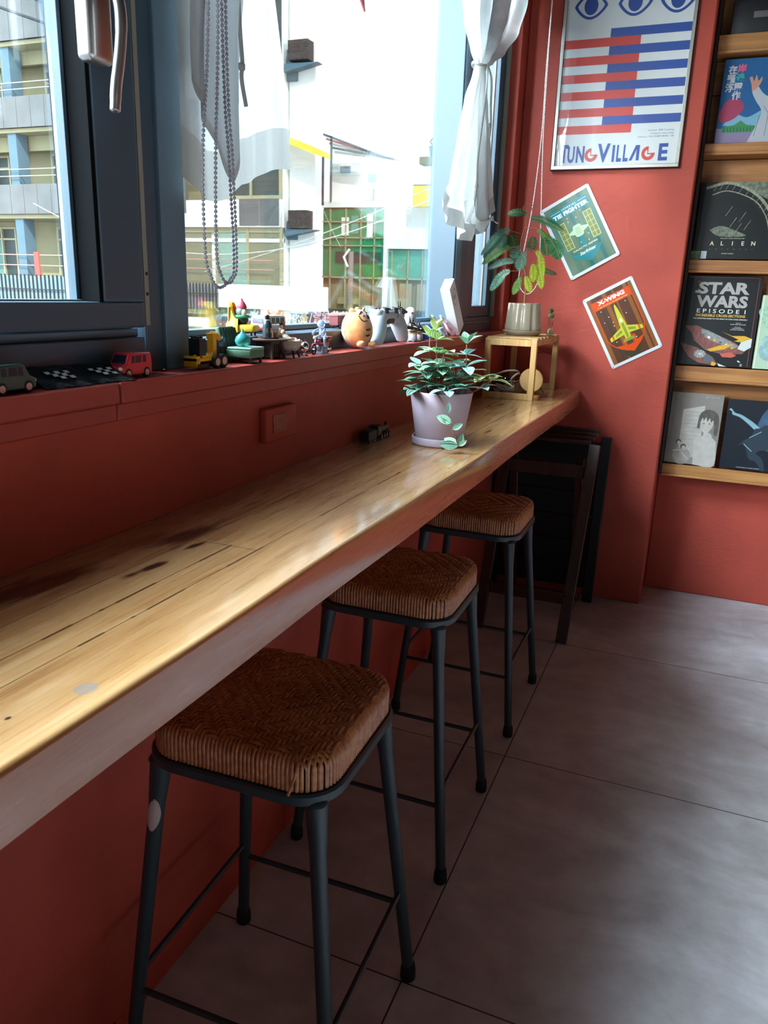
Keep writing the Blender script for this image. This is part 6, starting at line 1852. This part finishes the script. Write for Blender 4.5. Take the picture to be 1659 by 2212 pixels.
MB().lathe([(.007, 0), (.0072, .001), (.0045, .0015), (.004, .005), (0, .0058)], mat('hat_slate', '#4d5a5c'), 16, T(0, 0, .0588)).build('hat', t)
t = thing('figurine', 'small cream lounging figurine lying in the beige tub chair', 'figurine', (-.006, 1.402, Z0 + .028), 8)
MB().tube(catmull([(-.014, 0, .016), (-.004, 0, .008), (.010, 0, .004), (.022, 0, .007)], 5), [.0045, .005, .006, .0065, .0065, .006, .006, .0055, .005, .005, .0045, .004, .0035, .003, .0028, .0025], M_BE, 12).build('body', t)
MB().sph((-.016, 0, .021), (.0058, .006, .0055), mat('cream_toy', '#c6b6a0', rough=.6), 14, 8).build('head', t)
for sy in (-1, 1): MB().tube([(-.004, sy * .005, .010), (.006, sy * .010, .010), (.012, sy * .007, .008)], .0018, M_BE2, 8).build('arm', t)

# silver trophy
K_CHR = mat('polished_chrome', '#d7d9da', rough=.08, metal=1.0)
t = thing('silver_globe', 'small chrome globe ornament on a pyramid foot', 'ornament', (.002, 1.448, Z0))
MB().lathe([(.0105, 0), (.0105, .001), (.003, .0055), (.0018, .008)], K_CHR, 4).build('foot', t)
MB().sph((0, 0, .0195), .0098, K_CHR, 28, 18).build('globe', t)
m = MB(); m.tube([(0, .0115 * cos(a), .0195 + .0115 * sin(a)) for a in [radians(-90 + 18 * k) for k in range(11)]], .0008, K_CHR, 8); m.tube([(0, .002, .0305), (0, .004, .0345)], .0012, K_CHR, 8); m.build('meridian_arm', t)

# red motorbike and clear rider
M_BR = mat('bike_red', '#a11c33', rough=.25, coat=.5)
t = thing('toy_motorcycle', 'small dark red toy motorcycle', 'toy motorcycle', (.000, 1.527, Z0), 90)
for x in (-.033, .030):
    m = MB(); m.tube([(x + .0098 * cos(a), 0, .0115 + .0098 * sin(a)) for a in [2 * pi * k / 24 for k in range(24)]], .0019, K_TYRE, 8, closed=True); m.build('tyre', t)
    m = MB(); m.tube([(x + .0076 * cos(a), 0, .0115 + .0076 * sin(a)) for a in [2 * pi * k / 20 for k in range(20)]], .0006, K_CHR, 6, closed=True)
    for k in range(8): m.cyl((x, 0, .0115), (x + .0075 * cos(k * pi / 4), 0, .0115 + .0075 * sin(k * pi / 4)), .0003, K_CHR, n=4)
    m.cyl((x, -.003, .0115), (x, .003, .0115), .0016, K_CHR, n=10); m.build('wheel_rim', t)
m = MB(); m.tube([(-.033, -.0025, .0115), (-.026, -.0025, .030), (-.023, -.0025, .036)], .0011, K_CHR, 8); m.tube([(-.033, .0025, .0115), (-.026, .0025, .030), (-.023, .0025, .036)], .0011, K_CHR, 8)
m.tube([(-.020, -.011, .040), (-.023, -.005, .0385), (-.023, .005, .0385), (-.020, .011, .040)], .0009, K_CHR, 8); m.build('fork_handlebar', t)
m = MB(); m.tube(catmull([(-.026, 0, .030), (-.014, 0, .025), (.0, 0, .022), (.014, 0, .026)], 5), [.003] * 5 + [.0055] * 6 + [.005] * 5, M_BR, 12); m.tube(catmull([(-.041, 0, .019), (-.034, 0, .0235), (-.026, 0, .0215)], 5), .0022, M_BR, 8, flat=.6); m.rbox((.020, 0, .020), (.026, .010, .012), M_BR, .003); m.build('body', t)
m = MB(); m.rbox((-.002, 0, .013), (.018, .010, .012), mat('engine_grey', '#6f7175', rough=.35, metal=.7), .002); m.tube([(.0, -.006, .009), (.02, -.007, .008), (.036, -.007, .010)], .0016, K_CHR, 8); m.build('engine', t)
m = MB(); m.rbox((.010, 0, .0315), (.030, .012, .005), K_BLK, .002); m.build('saddle', t)
m = MB(); m.rbox((.032, 0, .032), (.020, .014, .008), M_BR, .002); m.build('rear_box', t)
MB().sph((-.030, 0, .0355), .0032, K_LAMP, 12, 8).build('headlamp', t)
CLR = mat('clear_pale_blue_plastic', '#c8d8ea', rough=.12, trans=.7, ior=1.25)
t = thing('clear_rider', 'transparent rounded rider figure sitting on the red toy motorcycle', 'figurine', (.000, 1.530, Z0 + .0345), 90)
MB().sph((.004, 0, .012), (.0085, .0085, .012), CLR, 20, 12).build('body', t)
MB().sph((-.003, 0, .0285), (.0085, .009, .0085), CLR, 20, 12).build('head', t)
for sy in (-1, 1):
    MB().tube(catmull([(.001, sy * .007, .018), (-.010, sy * .0105, .014), (-.021, sy * .0105, .0085)], 5), .0027, CLR, 10).build('arm', t)
    MB().tube(catmull([(.006, sy * .006, .004), (-.006, sy * .0105, -.001), (-.005, sy * .0115, -.016), (-.008, sy * .012, -.020)], 5), .0032, CLR, 10).build('leg', t)
m = MB(); m.rbox((0, 0, .009), (.024, .020, .018), CLR, .003); o = m.build('clear_stand'); o.location = (.0, 1.530, Z0); o.rotation_euler = (0, 0, radians(90)); 
tag(o, 'clear block propping the red toy motorcycle upright', 'stand')

# orange plush
M_PL = NT('orange_plush'); _p = M_PL
_p.set(_p.b.inputs['Base Color'], _p.ramp(_p.noise(_p.coord(), 60, 4), [(.3, lin('#c4763a')), (.7, lin('#e09a5c'))])); _p.b.inputs['Roughness'].default_value = .95; _p.b.inputs['Sheen Weight'].default_value = .6
_p.bump(_p.noise(_p.coord(), 900, 2), .5, .001); M_PL = _p.m
M_PS = mat('plush_brown_stitch', '#3a2a22', rough=.9)
PLC = Vector((-.006, 1.738, Z0))
t = thing('plush_toy', 'round orange tiger-striped plush toy leaning on the sill', 'plush toy', PLC, rot=(radians(-8), radians(-6), radians(12)))
def plv(a, b_):  # a azimuth, b polar from top; egg
    r = sin(b_); return Vector((.036 * r * cos(a) * (1.05 - .10 * cos(b_)), .041 * r * sin(a) * (1.05 - .10 * cos(b_)), .048 - .0 + .046 * cos(b_)))
m = MB(); vs = [plv(2 * pi * i / 40, pi * j / 24) for j in range(25) for i in range(40)]; fs = []
for j in range(24):
    for i in range(40): a = j * 40 + i; b_ = j * 40 + (i + 1) % 40; fs.append((a, a + 40, b_ + 40, b_))
m.add(vs, fs, M_PL); m.build('body', t, sharp=0)
def pstitch(pts, r=.0016, m_=M_PS, name='stitched_stripe'):
    mb = MB(); mb.tube(catmull([plv(a, b_) * 1.0 + (plv(a, b_) - Vector((0, 0, .048))).normalized() * .0003 for a, b_ in pts], 6), r, m_, 8); mb.build(name, t)
FA = radians(-50)   # facing direction
for (da, b0, b1, db) in ((-.02, -.30, .26, 1.72), (.02, -.26, .26, 2.02)): pstitch([(FA + .28 + b0 * .6, db), (FA + .28, db + .04), (FA + .28 + b1 * .7, db - .03)], .0022)
pstitch([(FA - .10, .80), (FA + .02, .70), (FA + .16, .68), (FA + .28, .74)], .0013); pstitch([(FA - .24, .92), (FA - .05, .60 + .2), (FA + .02, .83)], .0012)
pstitch([(FA - .28, 1.0), (FA - .12, 1.24), (FA + .10, 1.32), (FA + .30, 1.26)], .0014); pstitch([(FA + .08, 1.0), (FA + .16, 1.02), (FA + .2, .95)], .0018)
pstitch([(FA + .45, .92), (FA + .62, .98), (FA + .70, 1.08)], .0024); pstitch([(FA + .40, 1.04), (FA + .6, 1.14)], .0020)
seam = MB(); seam.tube([plv(radians(-128), b_) for b_ in [pi * k / 24 for k in range(2, 23)]], .0007, mat('plush_seam', '#8f5226', rough=1), 6); seam.build('seam', t)
for (a, b_) in ((FA - .95, .62), (FA + .95, .50)):
    c = plv(a, b_); m = MB(); m.sph((0, 0, 0), (.0035, .0085, .0085), M_PL, 14, 10, T(*c) @ RZ(math.degrees(a) + 0) @ RY(30)); m.build('ear', t)
m = MB(); m.sph(tuple(plv(FA, 0.15)), (.006, .005, .004), M_PL, 12, 8); m.build('tuft', t)
for a in (FA - .25, FA + .75):
    m = MB(); m.sph((.036 * cos(a), .042 * sin(a), .007), (.010, .010, .0075), M_PL, 16, 10); m.build('foot', t)

# freight wagon and small dark engine on the ledge
M_RW = mat('maroon_wagon', '#6d2a2c', rough=.5)
t = thing('toy_wagon', 'maroon toy freight wagon on the window ledge', 'toy train wagon', (-.092, 1.822, ZL), 90)
m = MB(); m.cbox((0, 0, .0185), (.088, .024, .022), M_RW)
for k in range(7): m.cbox((-.040 + k * .0133, 0, .0185), (.0016, .0256, .020), M_RW)
m.cbox((0, 0, .0305), (.090, .026, .002), mat('wagon_roof', '#7d4340', rough=.5)); m.build('body', t, bevel=.0006)
for x in (-.030, -.020, .020, .030):
    for sy in (-1, 1): wheel(t, x, sy * .010, .0038, .003)
m = MB(); m.cbox((0, 0, .0065), (.080, .012, .003), K_BLK); m.build('chassis', t)
t = thing('toy_piece', 'small dark brown flat toy part peeking out between the plush and the controller', 'toy', (-.070, 1.905, ZL), 90)
MB().rbox((0, 0, .020), (.024, .018, .040), mat('dark_brown_toy', '#3b2a26', rough=.6), .004).build('body', t)

# ---- game controller standing on its grips
M_CW = mat('controller_shell', '#b9c0cc', rough=.35); M_CD = mat('controller_dark', '#3a3f46', rough=.4)
t = thing('game_controller', 'pale grey game controller standing on its two grips', 'game controller', (-.006, 1.918, Z0), rot=(0, 0, 0)); t.scale = (1.05, 1.32, 1.06)
# local frame: span along y, height z, thickness x
def grip(sgn, mt):
    P_ = [(.000, sgn * .034, .070), (.002, sgn * .047, .060), (.006, sgn * .054, .044), (.009, sgn * .062, .026), (.010, sgn * .068, .012), (.010, sgn * .070, .0055)]
    R_2 = [.017, .0195, .0195, .0175, .0150, .0085]
    c = catmull(P_, 5); rr = []
    for i in range(len(c)):
        q = i / (len(c) - 1) * (len(R_2) - 1); k = min(int(q), len(R_2) - 2); rr.append(R_2[k] + (R_2[k + 1] - R_2[k]) * (q - k))
    rr[-1] = .004
    m = MB(); m.tube(c, rr, mt, 24, flat=1.0, up=(1, 0, 0)); return m.build('grip', t)
grip(-1, M_CW); grip(1, M_CW)
m = MB(); m.rbox((-.002, 0, .070), (.030, .085, .028), M_CW, .011, n=5); m.rbox((-.003, -.045, .073), (.032, .038, .028), M_CW, .013, n=5); m.rbox((-.003, .045, .073), (.032, .038, .028), M_CW, .013, n=5); m.build('shell', t)
m = MB(); m.rbox((.003, 0, .060), (.020, .040, .018), M_CD, .006); m.build('centre_underside', t)
m = MB(); m.rbox((-.004, 0, .0850), (.018, .044, .003), M_CW, .0012); m.build('touch_pad', t)
for sy in (-1, 1):
    m = MB(); m.cyl((.008, sy * .024, .078), (.010, sy * .024, .088), .0085, M_CD, .0060, n=20); m.cyl((.010, sy * .024, .087), (.0106, sy * .024, .0905), .0098, K_BLK, .0095, n=24); m.build('thumbstick', t)
for (dx, dy) in ((.006, 0), (-.006, 0), (0, .006), (0, -.006)):
    MB().cyl((-.003 + dx, .048 + dy, .085), (-.003 + dx, .048 + dy, .0895), .0030, K_BLK, n=14).build('button', t)
m = MB(); m.rbox((-.003, -.048, .0872), (.016, .005, .004), K_BLK, .001); m.rbox((-.003, -.048, .0872), (.005, .016, .004), K_BLK, .001); m.build('direction_pad', t)

# ---- black and gold jackal figures and white figure
M_JB = mat('glossy_black_figure', '#0c0d10', rough=.14, coat=.6); M_JG = mat('figure_gold', '#b08a3a', rough=.25, metal=.8); M_JW = mat('figure_white', '#d9d6da', rough=.3)
def jackal(label, loc, rz, s, group='glossy black pointed-ear figures'):
    t = thing('eared_figure', label, 'figurine', loc, rz, group)
    MB().lathe([(0, 0), (.015 * s, 0), (.017 * s, .006 * s), (.015 * s, .022 * s), (.011 * s, .030 * s), (0, .031 * s)], M_JW, 24, caps=False).build('body', t)
    m = MB(); m.sph((0, 0, .040 * s), (.014 * s, .013 * s, .013 * s), M_JB, 20, 12); m.tube([(.006 * s, 0, .040 * s), (.018 * s, 0, .038 * s), (.026 * s, 0, .037 * s)], [.009 * s, .0065 * s, .003 * s], M_JB, 12); m.build('head', t)
    for sy in (-1, 1):
        MB().cyl((-.002 * s, sy * .006 * s, .050 * s), (-.003 * s, sy * .0075 * s, .068 * s), .0034 * s, M_JB, .0006 * s, n=10).build('ear', t)
        m = MB(); m.tube([(.0105 * s + .0022 * s * cos(a), sy * .0085 * s, .044 * s + .0028 * s * sin(a)) for a in [2 * pi * k / 14 for k in range(14)]], .0006 * s, M_JG, 6, closed=True); m.build('eye_ring', t)
    m = MB()
    for k in range(3): m.tube([(.0150 * s * cos(a) * (1 + .04 * k), .0150 * s * sin(a) * (1 + .04 * k), (.031 - k * .0032) * s) for a in [2 * pi * q / 24 for q in range(24)]], .0014 * s, M_JG if k != 1 else M_JB, 8, closed=True)
    m.build('collar', t)
    MB().rbox((.004 * s, 0, .0015), (.040 * s, .030 * s, .003), M_JB, .001).build('base', t)
    return t
jackal('tall glossy black pointed-ear figure with gold collar on the window ledge', (-.068, 2.165, ZL), -8, 1.0)
jackal('small black pointed-ear figure with gold bands nearest the controller', (-.012, 2.122, Z0), -20, 1.05)
jackal('small black pointed-ear figure beside the blue bricks', (-.014, 2.185, Z0), -20, .85)
t = thing('white_figure', 'smooth white bell-shaped figure with an orange mark on the window ledge', 'figurine', (-.060, 2.235, ZL), -50)
MB().lathe([(.014, 0), (.0175, .006), (.0185, .022), (.0165, .037), (.0115, .046), (.005, .050), (0, .0505)], M_JW, 28, caps=False).build('body', t)
m = MB(); m.cbox((.0180, 0, .034), (.002, .008, .004), mat('orange_mark', '#c97a2f')); m.cbox((.0183, 0, .034), (.002, .003, .002), K_BLK); m.build('face_mark', t)
M_BL = mat('blue_brick', '#2350b4', rough=.2)
t = thing('brick_stack', 'small stack of translucent blue bricks', 'toy bricks', (-.020, 2.290, Z0), 20)
for k in range(3):
    m = MB(); m.cbox((0, .002 * (k % 2), .007 + k * .0135), (.026, .040, .0115), M_BL)
    for yy in (-.012, 0, .012): m.cyl((0, yy, .012 + k * .0135), (0, yy, .0147 + k * .0135), .0038, M_BL, n=10)
    m.build('brick', t, bevel=.0006)
m = MB(); m.rbox((0, 0, .010), (.010, .014, .020), mat('brown_toy_block', '#6b4630', rough=.5), .0015); o = m.build('toy_block'); o.location = (.004, 2.262, Z0); tag(o, 'tiny brown block in front of the blue bricks', 'toy')

# ---- transparent hair clips
PK = mat('clear_pink_plastic', '#e6b4b4', rough=.12, trans=.6, ior=1.25); PC2 = mat('clear_iridescent_plastic', '#cfdadf', rough=.12, trans=.65, ior=1.25)
def clip(label, loc, rz, lean, m1, m2):
    t = thing('claw_clip', label, 'hair clip', loc, group='clear plastic claw clips', rot=(radians(lean), 0, radians(rz)))
    for sy in (-1, 1):
        m = MB(); m.tube(catmull([(sy * .004, 0, .078), (sy * .010, 0, .060), (sy * .008, 0, .046), (sy * .016, 0, .022), (sy * .008, 0, .004)], 6), [.003] * 6 + [.0042] * 6 + [.005] * 6 + [.0045] * 7, m1 if sy < 0 else m2, 10, flat=1.0); m.build('arm', t)
        m = MB()
        for k in range(5): m.tube([(sy * (.013 - k * .0012), 0, .036 - k * .006), (sy * .004, -.004, .032 - k * .006), (-sy * .002, -.004, .030 - k * .006)], .0013, m1, 6)
        m.build('teeth', t)
    MB().cyl((-.006, 0, .050), (.006, 0, .050), .0048, PC2, n=14).build('hinge', t)
    MB().sph((.0, 0, .078), (.005, .004, .008), mat('pale_cyan_tip', '#9fd6da', rough=.2, trans=.4), 12, 8).build('tip', t)
clip('clear amber-tinted claw clip leaning left of the pink one', (.000, 2.410, Z0 + .004), 80, -42, PC2, PK)
clip('clear pink claw clip leaning beside the white box', (.008, 2.470, Z0 + .004), 80, -42, PK, PK)

# ---- white box leaning on the window post
t = thing('long_white_box', 'long white box with an oval logo leaning against the window frame', 'box', (-.010, 2.535, Z0 + .002), rot=(radians(35), radians(-4), 0))
M_WB = mat('white_card_box', '#dcdcde', rough=.35)
MB().box(-.016, .016, -.0, .060, 0, .178, M_WB).build('box_body', t, bevel=.001)
m = MB(); MM = Matrix(((0, 0, 1, .0163), (1, 0, 0, .030), (0, 1, 0, .130), (0, 0, 0, 1)))
LG = mat('grey_logo_ink', '#6a6468', rough=.5)
m.ring((0, 0), .0200, .0215, .0003, LG, MM, sy=1.25); m.text('REF', .011, LG, MM @ RZ(0), bold=.02, fit=.022, y=-.005, z=.0004)
m.build('logo_print', t, sharp=0)

# ---- black toy train on the counter
t = thing('toy_locomotive', 'black toy steam locomotive with tender on the counter by the wall', 'toy train', (.034, 1.795, .873), 90)
m = MB(); m.cyl((-.015, 0, .021), (.045, 0, .021), .0085, K_BLK, n=18); m.cyl((.045, 0, .021), (.047, 0, .021), .0075, mat('boiler_grey', '#3a3f43', rough=.4), n=18)
for x in (0, .015, .03): m.cyl((x - .0008, 0, .021), (x + .0008, 0, .021), .0089, mat('band_bluegrey', '#56606a', rough=.3), n=18)
m.build('boiler', t)
MB().cyl((.038, 0, .028), (.038, 0, .036), .003, K_BLK, .0042, n=12).build('chimney', t)
m = MB(); m.cbox((-.028, 0, .023), (.026, .024, .022), K_BLK); m.cbox((-.028, 0, .0352), (.030, .027, .0022), K_BLK); m.cbox((-.028, -.0122, .027), (.012, .0008, .007), mat('cab_window_grey', '#5f6a5a', rough=.3)); m.build('cab', t, bevel=.0008)
m = MB(); m.cbox((-.074, 0, .0185), (.052, .026, .021), K_BLK); m.cbox((-.074, 0, .030), (.044, .020, .004), mat('coal_texture', '#26292a', rough=.9, bump=1, bscale=300)); m.build('tender', t, bevel=.0008)
m = MB(); m.cbox((.005, 0, .010), (.090, .014, .004), K_BLK); m.cbox((-.075, 0, .0075), (.05, .014, .003), K_BLK); m.cyl((.046, 0, .006), (.052, 0, .006), .003, K_BLK, n=8); m.build('frame', t)
for x in (.035, .018, .002, -.016, -.058, -.068, -.082, -.092):
    for sy in (-1, 1):
        m = MB(); rr = .0065 if x > -.03 else .0045; m.cyl((x, sy * .010, rr), (x, sy * .0135, rr), rr, mat('wheel_dark_grey', '#2b2d2f', rough=.4), n=18); m.cyl((x, sy * .0136, rr), (x, sy * .0140, rr), rr * .45, mat('wheel_pale_hub', '#9c978e', rough=.4), n=12); m.build('wheel', t)
